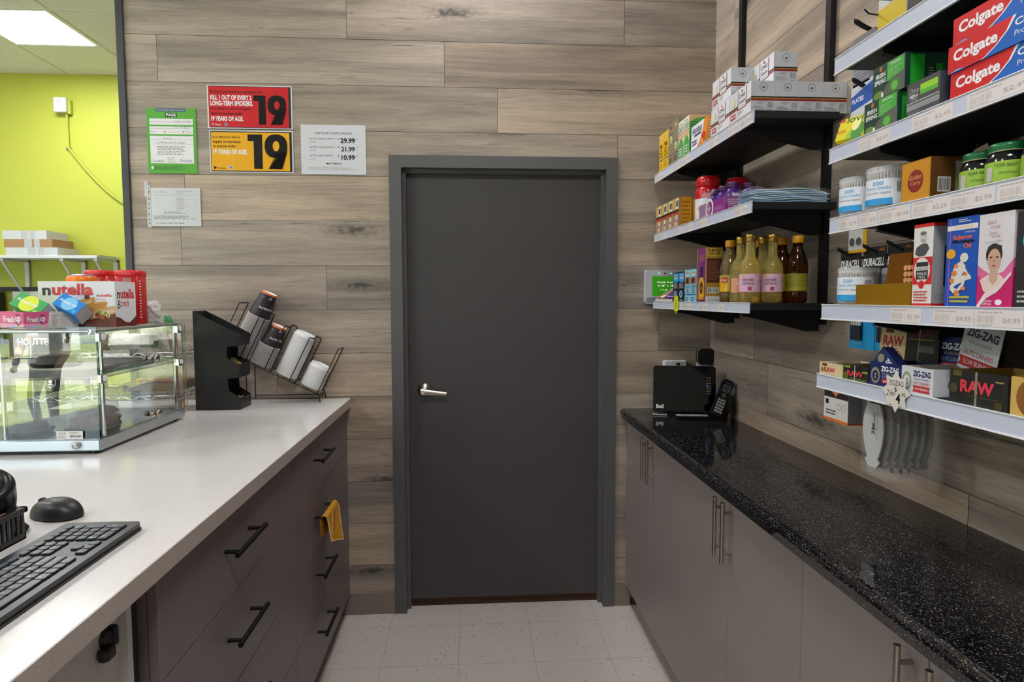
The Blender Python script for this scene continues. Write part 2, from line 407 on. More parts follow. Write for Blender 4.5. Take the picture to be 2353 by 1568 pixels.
# ================================================================== THE SETTING
XR, XL = 1.106, -1.451
ZA, PH, PL = 2.56115, .19439, 1.213
HC = 3.30        # ceiling height
def sub_rect(r, h):
    a0, b0, a1, b1 = r; c0, d0, c1, d1 = h
    if c0 >= a1 or c1 <= a0 or d0 >= b1 or d1 <= b0: return [r]
    out = []
    if b0 < d0: out.append((a0, b0, a1, d0))
    if b1 > d1: out.append((a0, d1, a1, b1))
    lo, hi = max(b0, d0), min(b1, d1)
    if a0 < c0: out.append((a0, lo, c0, hi))
    if a1 > c1: out.append((c1, lo, a1, hi))
    return out
def planks(b, P, umin, umax, joints, hole=None, rows=range(-4, 13), seed=1):
    """P(u, v) gives the point on the wall; every plank is its own board with a hairline joint"""
    rr = random.Random(seed)
    for k in rows:
        zt = ZA-k*PH; zb = zt-PH; j0 = joints.get(k, umin+rr.random()*PL)
        js = []; j = j0
        while j > umin: j -= PL
        while j < umax: js.append(j); j += PL
        js.append(j)
        for a, c in zip(js[:-1], js[1:]):
            a2, c2 = max(a, umin), min(c, umax)
            if c2-a2 < .004: continue
            g = .0009; r = (a2+(g if a2 == a else 0), zb+g, c2-(g if c2 == c else 0), zt-g)
            du, dv = rr.random()*40, rr.random()*40
            t = rr.choice((0, 0, 1, 2)); v_ = .90+.20*rr.random()
            tint = ((1.0*v_, 1.0*v_, 1.0*v_), (1.07*v_, 1.02*v_, .95*v_), (.90*v_, .91*v_, .93*v_))[t]
            for x0, y0, x1, y1 in (sub_rect(r, hole) if hole else [r]):
                b.quad(P(x0, y0), P(x1, y0), P(x1, y1), P(x0, y1), WOOD, [(x0+du, y0+dv), (x1+du, y0+dv), (x1+du, y1+dv), (x0+du, y1+dv)], tint)
DL, DR, DT = -.353, .6632, 2.0697      # outside of the door frame
SEAM = M('#4a3d33', .7)
b = MB()
planks(b, lambda u, v: (u, -.0012, v), XL, XR, {0: -1.3202, -1: -.5254, 1: .1239, 2: .6629, 4: -1.2486, 5: -.6332, 7: -.8559, 3: 1.2, 6: -.35, 8: -.3}, (DL+.02, -.1, DR-.02, DT-.02), seed=4)
for x0, x1, z0, z1 in ((XL, DL+.03, 0, HC), (DR-.03, XR+.12, 0, HC), (DL+.03, DR-.03, DT-.03, HC)): b.box(x0, x1, 0, .12, z0, z1, SEAM)
b.build('wall_back', kind='structure', label='wall of wide grey-brown wood-look planks around the grey door')
b = MB(); planks(b, lambda u, v: (XR-.0012, -u, v), 0, 7.2, {7: .574, 8: .321, 0: .9, 1: .35, -1: .2, 2: .75, 3: .5, 4: .1, 5: .9, 6: .45}, seed=9)
b.box(XR, XR+.12, -7.2, 0, 0, HC, SEAM); b.build('wall_right', kind='structure', label='plank wall behind the black wall shelves')
MB().box(-1.479, XL, -.012, .122, 0, HC, M('#2b2d33', .4)).build('trim_1', kind='structure', label='dark end trim of the plank wall')
GREEN = M('#a9b03e', .62, bump=.1, bscale=120)
MB().box(-9, XR+.12, 2.73, 2.85, 0, HC, GREEN).build('wall_far', kind='structure', label='lime green painted wall of the room behind')
MB().box(-9.12, -9, -7.2, 2.85, 0, HC, M('#d8d6cf', .8)).build('wall_left', kind='structure')
MB().box(XR, XR+.12, .12, 2.73, 0, HC, GREEN).build('wall_side', kind='structure')
b = MB(); OW = M('#cfccc4', .8)
b.box(-9, -8.2, -5.72, -5.6, 0, HC, OW); b.box(-3.1, XR+.12, -5.72, -5.6, 0, HC, OW); b.box(-8.2, -3.1, -5.72, -5.6, 2.7, HC, OW)
b.build('wall_front', kind='structure')
for i, (x0, x1) in enumerate(((-8.2, -6.5), (-6.5, -4.8), (-4.8, -3.1))):
    o = MB().box(x0+.04, x1-.04, -5.665, -5.657, .12, 2.62, SHOPGLASS).build('window_%d' % (i+1), kind='structure')
    f = MB(); FR = M('#3a3c3e', .4, .5)
    for a, c, d, e in ((x0, x0+.05, .0, 2.7), (x1-.05, x1, 0, 2.7), (x0+.05, x1-.05, 2.6, 2.7), (x0+.05, x1-.05, .0, .12)): f.box(a, c, -5.70, -5.62, d, e, FR)
    f.build('window_frame', o)
MB().box(-9.1, XR+.1, -5.72, 2.85, -.1, 0, FLOOR).build('floor', kind='structure', label='speckled beige vinyl tile floor')
# ceiling with its T-bar grid
b = MB(); CELL = .61; GX, GY = -2.6977, 1.518
LIGHTS = [(GX-CELL, GY), (GX-CELL, GY-4*CELL), (GX-CELL, GY-8*CELL), (GX+4*CELL, GY-3*CELL), (GX+4*CELL, GY-8*CELL), (GX-6*CELL, GY), (GX-6*CELL, GY-4*CELL), (GX-6*CELL, GY-8*CELL)]
nx0, nx1, ny0, ny1 = -11, 7, -12, 2
for i in range(nx0, nx1):
    for j in range(ny0, ny1+1):
        x, y = GX+i*CELL, GY+j*CELL
        if any(abs(x-lx) < .1 and abs(y-ly) < .1 for lx, ly in LIGHTS): continue
        x0, x1, y0, y1 = max(x, -9), min(x+CELL, XR+.1), max(y, -5.7), min(y+CELL, 2.73)
        if x1 > x0 and y1 > y0: b.quad((x0, y0, HC), (x0, y1, HC), (x1, y1, HC), (x1, y0, HC), CEIL)
TB = M('#cfd2cb', .5)
for i in range(nx0, nx1+1):
    x = GX+i*CELL
    if -9 < x < XR: b.box(x-.011, x+.011, -5.6, 2.73, HC-.004, HC+.002, TB)
for j in range(ny0, ny1+2):
    y = GY+j*CELL
    if -5.6 < y < 2.73: b.box(-9, XR, y-.011, y+.011, HC-.0045, HC+.0015, TB)
b.box(-9.1, XR+.12, -5.72, 2.85, HC+.12, HC+.2, OW)
b.build('ceiling', kind='structure', label='suspended ceiling of speckled white acoustic tiles')
LAMPM = M('#fdfdff', .5, 0, LAMP)
lt = None
for i, (x, y) in enumerate(LIGHTS):
    lab = 'bright square ceiling light panel above the green wall' if i == 0 else 'square ceiling light panel of the shop'
    if lt is None:
        lt = thing('ceiling_light', lab, 'light', (x+CELL/2, y+CELL/2, HC))
        d = CELL/2-.028
        MB().quad((-d, -d, .002), (-d, d, .002), (d, d, .002), (d, -d, .002), LAMPM).build('diffuser', lt)
        f = MB()
        for a0, a1, b0, b1 in ((-d-.016, -d, -d-.016, d+.016), (d, d+.016, -d-.016, d+.016), (-d, d, -d-.016, -d), (-d, d, d, d+.016)): f.box(a0, a1, b0, b1, -.003, .012, WHT)
        f.build('frame', lt)
        hb = MB(); hb.box(-d, d, -d, d, .012, .08, WHT); hb.build('housing', lt)
    else: copy_thing(lt, (x+CELL/2, y+CELL/2, HC), label='square ceiling light panel '+('', 'over the left end of the white worktop', 'over the floor by the shop window, left of the aisle', 'over the aisle close to the grey door', 'over the aisle behind the camera', 'farthest left above the green wall', 'in the far left part of the shop floor', 'near the shop window on the far left')[i])
    lt['group'] = 'ceiling light panels over the shop floor'

# ------------------------------------------------------------------ door
dr = thing('door_1', 'plain dark grey door in a grey steel frame', 'door', (0, 0, 0), kind='structure')
b = MB(); FW = .053; y0, y1 = -.016, .11
b.prism([(DL, 0), (DL+FW, 0), (DL+FW, DT-FW), (DL, DT)], (0, y0, 0), (1, 0, 0), (0, 0, 1), (0, 1, 0), y1-y0, FRAMEM)
b.prism([(DR-FW, 0), (DR, 0), (DR, DT), (DR-FW, DT-FW)], (0, y0, 0), (1, 0, 0), (0, 0, 1), (0, 1, 0), y1-y0, FRAMEM)
b.prism([(DL+.0006, DT), (DL+FW+.0006, DT-FW), (DR-FW-.0006, DT-FW), (DR-.0006, DT)], (0, y0, 0), (1, 0, 0), (0, 0, 1), (0, 1, 0), y1-y0, FRAMEM)
for x0, x1, z0, z1 in ((DL+FW, DL+FW+.016, 0, DT-FW), (DR-FW-.016, DR-FW, 0, DT-FW), (DL+FW+.016, DR-FW-.016, DT-FW-.016, DT-FW)): b.box(x0, x1, .028, .058, z0, z1, FRAMEM)
b.build('door_frame', dr)
MB().box(DL+FW+.004, DR-FW-.004, .062, .105, .03, DT-FW-.006, DOORM, .002).build('door_leaf', dr)
MB().box(DL+FW, DR-FW, .055, .12, 0, .012, M('#3c2618', .6)).box(DL+FW+.004, DR-FW-.004, .068, .10, .012, .03, M('#4a2c1a', .7)).build('threshold', dr)
h = thing('lever_handle', None, None, (-.213, .062, 1.022)); h.parent = dr
ay = Matrix.Rotation(PI/2, 3, 'X')
MB().lathe([(.0, .030), (.012, .029), (.016, .026), (.030, .010), (.034, .004), (.034, 0)], STEEL, (0, 0, 0), 28, True, ay).cyl((0, -.024, 0), .009, .026, STEEL, 18, ay).build('rose', h)
lv = MB(); pts = []
for i in range(10):
    t = i/9; x = -.012+.112*t; pts.append((x, -.052+.004*math.sin(t*3), -.0-.012*t*.6))
lv.grid(lambda u, v: (lambda t, a: Vector((-.014+.116*t, -.054+.006*math.cos(a), -.002-.010*t+(.0145-.006*t)*math.sin(a))))(v, u*2*PI), 20, 12, STEEL, True, True)
for tt in (0, 1): lv.add([(-.014+.116*tt, -.054+.006*math.cos(a), -.002-.010*tt+(.0145-.006*tt)*math.sin(a)) for a in [2*PI*i/20 for i in range(20)]], [tuple(range(20))], STEEL)
lv.cyl((-.004, -.058, -.002), .0085, .010, CHROME, 18, ay); lv.build('lever', h)
BBM = quartz_material('#8d8178', '#7d7169', .5)
MB().box(-.630, DL, -.012, 0, 0, .10, BBM).build('baseboard_left', kind='structure')
MB().box(DR, .74, -.012, 0, 0, .103, BBM).build('baseboard_right', kind='structure')

# ------------------------------------------------------------------ left counter
def bar_pull(b, p0, p1, out, r, m, inset=.022, off=.034):
    """bar handle from p0 to p1 standing off the face by vector out"""
    p0, p1, out = Vector(p0), Vector(p1), Vector(out); d = (p1-p0).normalized()
    b.rod(p0, p1, r, m, 14)
    for q in (p0+d*inset, p1-d*inset): b.rod(q-out, q, r*.8, m, 10)
FXL = -.558
def drawer_unit(y0, y1, lab, towel=False):
    t = thing('drawer_cabinet', lab, 'cabinet', ((-1.15), (y0+y1)/2, 0)); t_x, t_y = -1.15, (y0+y1)/2
    hw = (y0-y1)/2
    b = MB(); b.box(-.0, FXL-.02-t_x, -hw+.001, hw-.001, .0926, .958, CAB); b.box(0, -.63-t_x, -hw+.001, hw-.001, 0, .0926, M('#2e2a29', .6)); b.build('body', t)
    zs = [.955, .7536, .5365, .3163, .0926]; hz = [.8715, .664, .4525, .24]; hy = (-.523 if y0 > -.1 else -1.336)-t_y
    for i in range(4):
        dz = MB().box(FXL-.019-t_x, FXL-t_x, -hw+.0012, hw-.0012, zs[i+1]+.0012, zs[i]-.0012, CAB, .0012).build('drawer', t)
        hb = MB(); bar_pull(hb, (FXL+.036-t_x, hy-.097, hz[i]), (FXL+.036-t_x, hy+.097, hz[i]), (.036, 0, 0), .0062, BLKM); hb.build('handle', dz)
    return t
drawer_unit(0-.002, -.866, 'brown-grey drawer cabinet nearest the plank wall, yellow cloth on its handle')
drawer_unit(-.866, -1.7178, 'brown-grey drawer cabinet with black bar handles beside the open knee space')
t = thing('counter_support', 'grey open under-counter unit with black cam lock, nearest the camera', 'cabinet', (-1.15, -2.3, 0))
b = MB(); DK = M('#231f1d', .6); GP = M('#bdbbb8', .5)
b.box(.35, .56, .53, .575, 0, .958, DK); b.box(.35, .575, .515, .53, 0, .958, GP); b.box(.545, .56, -.6, .515, 0, .93, GP); b.box(.545, .575, -.6, .515, .93, .958, GP); b.build('panel', t)
b = MB(); b.lathe([(.0, .014), (.012, .012), (.015, .006), (.016, 0)], BLK, (.560, .478, .900), 20, True, Matrix.Rotation(PI/2, 3, 'Y'))
b.box(.561, .580, .450, .478, .872, .892, BLK, .005); b.box(.561, .578, .478, .490, .886, .918, BLK, .004); b.build('cam_lock', t)
b = MB(); b.box(-1.72, -.5388, -3.3, -.0015, .9605, .9985, TOPW, .0015)
b.box(-.5388, -.5376, -3.3, -.0015, .9612, .9978, EDGE); b.build('countertop', label='white laminate worktop along the left side, over the drawers', cat='countertop')
# yellow cloth over the second handle
b = MB(); YC = M('#c98a12', .95, bump=.8, bscale=260); YB = M('#e9c6a0', .9)
def cloth(u, v, off=0.):
    y = -.630+.185*u+.006*math.sin(v*5); dp = .075+.065*u
    if v < .2: a = v/.2*PI; return Vector((-.522+.011*math.cos(PI-a), y, .666+.011*math.sin(a)))
    k = (v-.2)/.8; return Vector((-.511+off+(.007*math.sin(u*15)+.010*math.sin(u*6+1))*k+.008*k, y-.004*math.sin(k*3), .666-dp*k))
b.grid(cloth, 34, 24, YC)
b.grid(lambda u, v: Vector((-.533+.0025*math.sin(u*9), -.635+.20*u, .667-(.06+.05*u)*v)), 18, 8, YC)
for uu in (0, .42, 1): b.tube([cloth(uu, v/18)+Vector((.0015, 0, 0)) for v in range(4, 19)], .0016, YB, 6)
b.tube([cloth(u/20, 1.) for u in range(21)], .0018, YB, 6)
b.build('cleaning_cloth', label='yellow microfibre cloth draped over the second black drawer handle', cat='cloth')

# ------------------------------------------------------------------ right counter
FXR = .7176
def door_unit(y0, y1, seam, hys, lab, filler=0.):
    t_x, t_y = .95, (y0+y1)/2; t = thing('cupboard', lab, 'cabinet', (t_x, t_y, 0)); hw = (y0-y1)/2
    b = MB(); b.box(FXR+.02-t_x, XR-.004-t_x, -hw+.001, hw-.001, .1035, .893, CABR); b.box(FXR+.07-t_x, XR-.004-t_x, -hw+.001, hw-.001, 0, .1035, M('#35312f', .6)); b.build('body', t)
    for i, (a, c) in enumerate(((y0, seam), (seam, y1))):
        dd = MB().box(FXR-t_x, FXR+.019-t_x, c-t_y+.0012, a-t_y-.0012, .1045, .892, CABR, .0012).build('cupboard_door', t)
        hb = MB(); bar_pull(hb, (.690-t_x, hys[i]-t_y, .705), (.690-t_x, hys[i]-t_y, .879), (-.0276, 0, 0), .0056, STEEL, .030); hb.build('handle', dd)
door_unit(-.002, -.773, -.390, (-.360, -.428), 'warm grey two-door cupboard beside the door frame')
door_unit(-.773, -1.551, -1.162, (-1.125, -1.178), 'warm grey two-door cupboard in the middle of the right run')
door_unit(-1.551, -2.33, -1.9287, (-1.893, -1.965), 'warm grey two-door cupboard nearest the camera')
door_unit(-2.33, -3.1, -2.72, (-2.69, -2.75), 'warm grey two-door cupboard beside the camera')
b = MB(); r_ = .018; zt, zb = .9355, .8945; prof = [(XR-.002, zb), (.690, zb)]
for i in range(9): a = PI/2*i/8; prof.append((.684+r_-r_*math.cos(a), zt-r_+r_*math.sin(a)) if True else None)
prof.append((XR-.002, zt))
b.prism([(x, z) for x, z in prof], (0, -3.3, 0), (1, 0, 0), (0, 0, 1), (0, 1, 0), 3.298, GRANITE)
b.build('granite_countertop', label='polished black granite worktop with a rounded front edge', cat='countertop')

# ------------------------------------------------------------------ wall shelves
BS = M('#15161a', .5); UPR = M('#17181b', .42, .4); STRIP = M('#c6cde0', .32, bump=.03); CREAM = M('#dfd9d8', .5); BARC = M('#c9bfbe', .6); BARD = M('#b9adad', .6)
def upright(y, z0, z1, lab):
    xo = XR-.020; b = MB(); b.box(xo, XR-.002, y-.014, y-.011, z0, z1, UPR); b.box(xo, XR-.002, y+.011, y+.014, z0, z1, UPR)
    b.box(xo, xo+.002, y-.011, y-.004, z0, z1, UPR); b.box(xo, xo+.002, y+.004, y+.011, z0, z1, UPR); b.box(XR-.004, XR-.002, y-.011, y+.011, z0, z1, UPR); b.box(xo+.0005, xo+.002, y-.004, y+.004, z0, z1, BLK)
    z = z0+.02
    while z < z1: b.box(xo-.0002, xo+.001, y-.004, y+.004, z, z+.012, UPR); z += .032
    b.build('shelf_upright', label=lab, cat='upright')
upright(-.302, 1.36, 2.95, 'black slotted wall upright nearest the corner'); upright(-.938, 1.36, 2.95, 'black slotted wall upright between the two shelf bays')
upright(-1.58, 1.16, 2.95, 'black slotted wall upright carrying the near shelves')
XS = .82
def shelf(zt, y0, y1, lab, tags=(), h_=.034, brk=(), top=True):
    """zt: top of the price strip; y0 far end, y1 near end"""
    t = thing('wall_shelf', lab, 'shelf', (XS, (y0+y1)/2, zt)); cy = (y0+y1)/2
    MB().box(.003, XR-XS-.030, y1-cy, y0-cy, -.022, -.001, BS, .0008).build('board', t)
    s = MB(); s.box(-.002, .0015, y1-cy, y0-cy, -h_, .001, STRIP); s.box(-.004, -.002, y1-cy, y0-cy, -h_, -h_+.0025, WHT); s.box(-.0035, -.002, y1-cy, y0-cy, -.0005, .001, WHT)
    s.build('price_strip', t)
    for by in brk:
        s = MB(); s.prism([(XR-XS-.020, -.022), (XR-XS-.020, -.088), (XR-XS-.06, -.090), (.02, -.040), (.012, -.022)], (0, by-cy-.002, 0), (1, 0, 0), (0, 0, 1), (0, 1, 0), .004, BS)
        s.prism([(XR-XS-.020, -.088), (XR-XS-.020, -.090), (.02, -.042), (.02, -.040)], (0, by-cy-.008, 0), (1, 0, 0), (0, 0, 1), (0, 1, 0), .016, BS); s.build('bracket', t)
    for ty, tw, price in tags:
        s = MB(); hh = h_-.008; s.box(-.0028, -.0022, ty-cy-tw, ty-cy, -h_+.004, -h_+.004+hh, CREAM)
        s.face_decals((-.0028, ty-cy, -h_+.004), (0, -1, 0), (0, 0, 1), (-1, 0, 0), tw, hh, [('bar', .06, .22, .42, .66, BARC), ('l', .06, .78, .8, .95, 1, BARD), ('l', .06, .04, .5, .16, 1, BARD), ('t', price, .60, .22, .95, .55, BARD)], .0002)
        s.build('price_label', t)
    return t
shelf(1.985, -.055, -1.033, 'top black shelf of the far bay with white cough tea boxes', [(-.10, .06, '$5.99'), (-.34, .05, '$4.99'), (-.43, .07, '$7.99'), (-.70, .08, '$3.99'), (-.86, .07, '$2.49'), (-.94, .08, '$2.49')], .036, (-.302, -.938))
shelf(1.725, -.06, -1.033, 'middle black shelf of the far bay with purple bottles', [(-.14, .07, '$2.49'), (-.36, .07, '$2.49'), (-.47, .08, '$2.49'), (-.60, .09, '$2.49'), (-.92, .09, '$2.49')], .034, (-.302, -.938))
shelf(1.4285, -.055, -1.033, 'lowest black shelf of the far bay with oil bottles', [(-.40, .05, '$9.99'), (-.47, .09, '$9.99'), (-.63, .08, '$9.99'), (-.76, .09, '$6.99')], .031, (-.302, -.938))
NB = (-1.58, -2.22); N1 = -2.45
shelf(1.976, -1.44, N1, 'highest black shelf of the near bay above the soap boxes', (), .036, NB)
shelf(1.779, -1.430, N1, 'black shelf of the near bay holding soap and toothpaste', [(-1.54, .10, '$2.49'), (-1.70, .10, '$2.49'), (-1.83, .12, '$2.49')], .033, NB)
shelf(1.622, -1.440, N1, 'black shelf of the near bay holding cotton swabs and jars', [(-1.475, .07, '$2.99'), (-1.553, .055, '$2.99'), (-1.615, .09, '$6.99'), (-1.71, .09, '$2.59'), (-1.80, .095, '$2.99'), (-1.90, .10, '$2.99')], .034, NB)
shelf(1.4275, -1.418, N1, 'black shelf of the near bay holding tall oil and cream boxes', [(-1.66, .085, '$1.99'), (-1.775, .09, '$4.89'), (-1.868, .09, '$4.99'), (-1.965, .09, '$4.99')], .0345, NB)
shelf(1.2645, -1.407, N1, 'lowest black shelf of the near bay holding rolling paper trays', (), .0325, NB)

# ================================================================== LEFT SIDE GOODS
TOPZ = .9985
# ------------------------------------------------------------------ glass display case
CX0, CX1, CY0, CY1 = -1.66, -1.063, -.985, -.444
t = thing('display_case', 'small glass pastry display case with a brushed metal base on the white worktop', 'display case', ((CX0+CX1)/2, (CY0+CY1)/2, TOPZ))
ox, oy = (CX0+CX1)/2, (CY0+CY1)/2; hx, hy = (CX1-CX0)/2, (CY1-CY0)/2
MB().box(-hx, hx, -hy, hy, .010, .042, ALU, .003).build('base', t)
MB().box(-hx+.012, hx-.012, -hy+.012, hy-.012, .042, .0435, metal_brushed('dark_mirror', '#7f8790', .12)).build('floor_plate', t)
for sx in (-1, 1):
    for sy in (-1, 1): MB().cyl((sx*(hx-.03), sy*(hy-.03), 0), .016, .010, BLK, 16).build('foot', t)
GEDGE2 = film_material('glass_edge', '#4f8f7c', .5, .1)
def pane(name, x0, x1, y0, y1, z0, z1, par, edges=True):
    """thin sheet of glass: two faces plus green cut edges"""
    b = MB(); ax = min(((x1-x0), 'x'), ((y1-y0), 'y'), ((z1-z0), 'z'))[1]
    if ax == 'y': ym = (y0+y1)/2; b.quad((x0, ym, z0), (x1, ym, z0), (x1, ym, z1), (x0, ym, z1), PANE)
    if ax == 'x': xm = (x0+x1)/2; b.quad((xm, y0, z0), (xm, y1, z0), (xm, y1, z1), (xm, y0, z1), PANE)
    if ax == 'z': zm = (z0+z1)/2; b.quad((x0, y0, zm), (x1, y0, zm), (x1, y1, zm), (x0, y1, zm), PANE)
    if edges:
        r = .0011
        if ax == 'y': P = [(x0, ym, z0), (x1, ym, z0), (x1, ym, z1), (x0, ym, z1)]
        elif ax == 'x': P = [(xm, y0, z0), (xm, y1, z0), (xm, y1, z1), (xm, y0, z1)]
        else: P = [(x0, y0, zm), (x1, y0, zm), (x1, y1, zm), (x0, y1, zm)]
        for i in range(4): b.rod(P[i], P[(i+1) % 4], r, GEDGE2, 6)
    return b.build(name, par)
zt = 1.364-TOPZ
b = MB(); q = [(-hx, -hy, .012), (hx, -hy, .012), (hx, -hy+.008, zt), (-hx, -hy+.008, zt)]; b.quad(*q, PANE)
for i in range(4): b.rod(q[i], q[(i+1) % 4], .0011, GEDGE2, 6)
b.build('front_pane', t)
pane('rear_pane', -hx, hx, hy-.002, hy+.002, .04, zt-.01, t)
pane('left_pane', -hx-.002, -hx+.002, -hy, hy, .04, zt, t)
for z0, z1, nm in ((.046, .232, 'lower_door'), (.236, .352, 'upper_door')):
    d = pane(nm, hx-.002, hx+.002, -hy+.012, hy+.022, z0, z1, t)
    ky = (-.70-oy); kz = z0+.014 if z0 > .1 else z0+.020
    kb = MB(); axx = Matrix.Rotation(PI/2, 3, 'Y')
    kb.lathe([(.008, 0), (.010, .003), (.0045, .008), (.004, .016), (.009, .020), (.0145, .024), (.0155, .028), (.011, .033), (0, .035)], STEEL, (hx+.002, ky, kz), 24, True, axx)
    kb.lathe([(.007, 0), (.009, -.004), (.010, -.010), (.004, -.016), (0, -.017)], STEEL, (hx-.002, ky, kz), 20, True, axx); kb.build('knob', d)
    for yy in (hy-.03, -hy+.03):
        hb = MB(); hb.box(hx-.010, hx+.006, yy-.014, yy+.014, z1-.030, z1-.004, CHROME, .003); hb.cyl((hx+.004, yy, z1-.016), .009, .005, WHT, 20, axx); hb.build('hinge', d)
b = MB()
for x, y in ((hx-.014, -hy+.05), (hx-.014, hy-.035), (.035, -hy+.012)):
    b = MB(); b.rod((x, y, .044), (x, y, zt-.02), .006, CHROME, 12); b.build('support_post', t)
b = MB(); b.rod((hx-.018, -hy+.006, zt-.012), (hx-.018, hy-.006, zt-.012), .0055, ALU, 12); b.rod((-hx+.006, -hy+.008, zt-.012), (hx-.02, -hy+.008, zt-.012), .004, ALU, 12); b.build('top_rail', t)
pane('top_pane', -hx+.004, hx-.02, -hy+.004, hy-.004, zt-.0105, zt-.0085, t)
pane('shelf_pane', -hx+.01, hx-.02, -hy+.02, hy-.02, .212, .216, t)
kb = MB(); ay = Matrix.Rotation(PI/2, 3, 'X'); kb.lathe([(0, .008), (.008, .008), (.0095, .004), (.0095, 0)], CHROME, (hx-.063, -hy-.002, .027), 20, True, ay); kb.lathe([(.018, 0), (.018, .001), (.0, .001)], FILM2, (hx-.063, -hy-.002, .027), 24, True, ay); kb.build('lock', t)
b = MB(); b.box(0, .072, -.0006, 0, 0, .024, WHT)
b.face_decals((0, -.0006, 0), (1, 0, 0), (0, 0, 1), (0, -1, 0), .072, .024, [('bar', .08, .62, .36, .84, GREY), ('bar', .52, .22, .94, .48, TXT), ('l', .5, .62, .9, .9, 2, GREY), ('l', .06, .1, .42, .5, 3, GREY)])
b.build('price_card', label='white barcode price card stuck low on the display case glass', cat='price card', loc=(-1.178, -.9885, 1.0445))
# pastries under clear domes
CRUST = M('#a8642a', .7, bump=1., bscale=70); DARKC = M('#3a1d14', .5, bump=1., bscale=60); CREAMC = M('#d9b37a', .7)
def dome(name, lab, cat, loc, r, h_, cake, rot=0):
    t = thing(name, lab, cat, loc, (0, 0, rot), 'clear plastic domes of baked goods in the display case')
    b = MB(); b.lathe([(0, .001), (r*.95, .001), (r*1.02, .006), (r*1.04, .012)], BLK, seg=40); b.build('tray', t)
    b = MB()
    if cake == 'cake':
        b.lathe([(0, h_*.62), (r*.5, h_*.63), (r*.72, h_*.58), (r*.78, h_*.45), (r*.8, .012)], DARKC, seg=32)
        b.lathe([(0, h_*.66), (r*.35, h_*.66), (r*.5, h_*.63)], M('#6e1f1c', .4), seg=24)
    elif cake == 'croissant':
        for k in (-.35, .3):
            def f(u, v, k=k):
                a = (v-.5)*2; rad = r*.26*math.sqrt(max(0, 1-a*a))+.001; rad *= 1+.10*math.sin(v*38); th = u*2*PI
                return Vector((a*r*.78, k*r+math.cos(th)*rad+.18*r*a*a, .014+r*.24+math.sin(th)*rad))
            b.grid(f, 16, 26, CRUST, True, True)
    else:
        for k in range(5):
            a = k*1.2566; b.lathe([(0, h_*.6), (r*.16, h_*.58), (r*.24, h_*.45), (r*.2, .012)], CRUST, (r*.5*math.cos(a), r*.5*math.sin(a), 0), 16)
        b.lathe([(0, h_*.66), (r*.16, h_*.62), (r*.24, h_*.45), (r*.2, .012)], CREAMC, (0, 0, 0), 16)
    b.build('pastry', t)
    b = MB(); vs = 48
    def g(u, v):
        a = u*2*PI; rr = r*(1.0-.16*v)*(1+.018*math.sin(a*24)) if v < .8 else r*(1.0-.16*.8)*(1-(v-.8)/.2)+1e-4
        return Vector((rr*math.cos(a), rr*math.sin(a), .012+h_*min(1, v/.8) if v < .8 else .012+h_+.004*math.sin((v-.8)/.2*PI/2)))
    b.grid(g, 96, 16, FILM2, True, True); b.build('lid', t)
dome('cake_dome', 'dark cake under a ribbed clear lid on the metal tray in the display case', 'cake', (-1.285, -.80, 1.2335), .066, .058, 'cake')
dome('pastry_dome', 'croissant pack under a ribbed clear lid, nearest the case corner', 'pastry', (-1.150, -.865, 1.0425), .070, .058, 'croissant')
dome('pastry_dome', 'muffin pack under a low clear lid at the left of the case floor', 'pastry', (-1.322, -.885, 1.0425), .062, .056, 'cake')
dome('pastry_dome', 'golden croissant pack behind the two front packs in the case', 'pastry', (-1.235, -.70, 1.0425), .070, .056, 'croissant')
# metal tray on the glass shelf
b = MB(); tx0, tx1, ty0, ty1, tz = -1.56, -1.115, -.945, -.56, 1.2160; TR = M('#c3c5c8', .3, .35)
b.box(tx0, tx1, ty0, ty1, tz, tz+.0015, TR)
for a0, a1, b0, b1, dx, dy in ((tx0, tx0, ty0, ty1, -1, 0), (tx1, tx1, ty0, ty1, 1, 0)):
    b.quad((a0, b0, tz), (a0, b1, tz), (a0+dx*.012, b1+.01, tz+.022), (a0+dx*.012, b0-.01, tz+.022), TR)
for y, dy in ((ty0, -1), (ty1, 1)): b.quad((tx0, y, tz), (tx1, y, tz), (tx1+.012, y+dy*.010, tz+.022), (tx0-.012, y+dy*.010, tz+.022), TR)
b.tube([(tx0-.012, ty0-.01, tz+.022), (tx1+.012, ty0-.01, tz+.022), (tx1+.012, ty1+.01, tz+.022), (tx0-.012, ty1+.01, tz+.022)], .0028, TR, 8, True)
b.build('baking_tray', label='aluminium baking tray on the glass shelf of the display case', cat='tray')

# ------------------------------------------------------------------ goods standing on the case
CT = 1.3565
RED, DKR = '#d8201f', M('#b01417', .4); REDM = M('#d5161c', .4); WH = M('#e9eaee', .5); BRN = M('#6b2c18', .45); TAN = M('#d9b184', .5)
def nutella_word(x0, y0, x1, y1):
    w_ = x1-x0; return [('t', 'n', x0, y0, x0+w_*.16, y0+(y1-y0)*.66, M('#3a3433', .5), {'b': .03}), ('t', 'utella', x0+w_*.19, y0, x1, y1, REDM, {'b': .03})]
wood_p = M('#c98f5c', .5)
F = [('r', 0, 0, 1, .10, BRN), ('p', [(0, .0), (0, .3), (.3, .36), (.7, .42), (1, .46), (1, .0)], M('#d2a678', .5)), ('p', [(0, 0), (0, .16), (.25, .10), (.55, .12), (.8, .22), (1, .30), (1, 0)], BRN), ('p', [(.02, .27), (.4, .20), (.7, .22), (.98, .33), (.98, .38), (.6, .34), (.1, .36)], M('#e3c9a4', .5))]
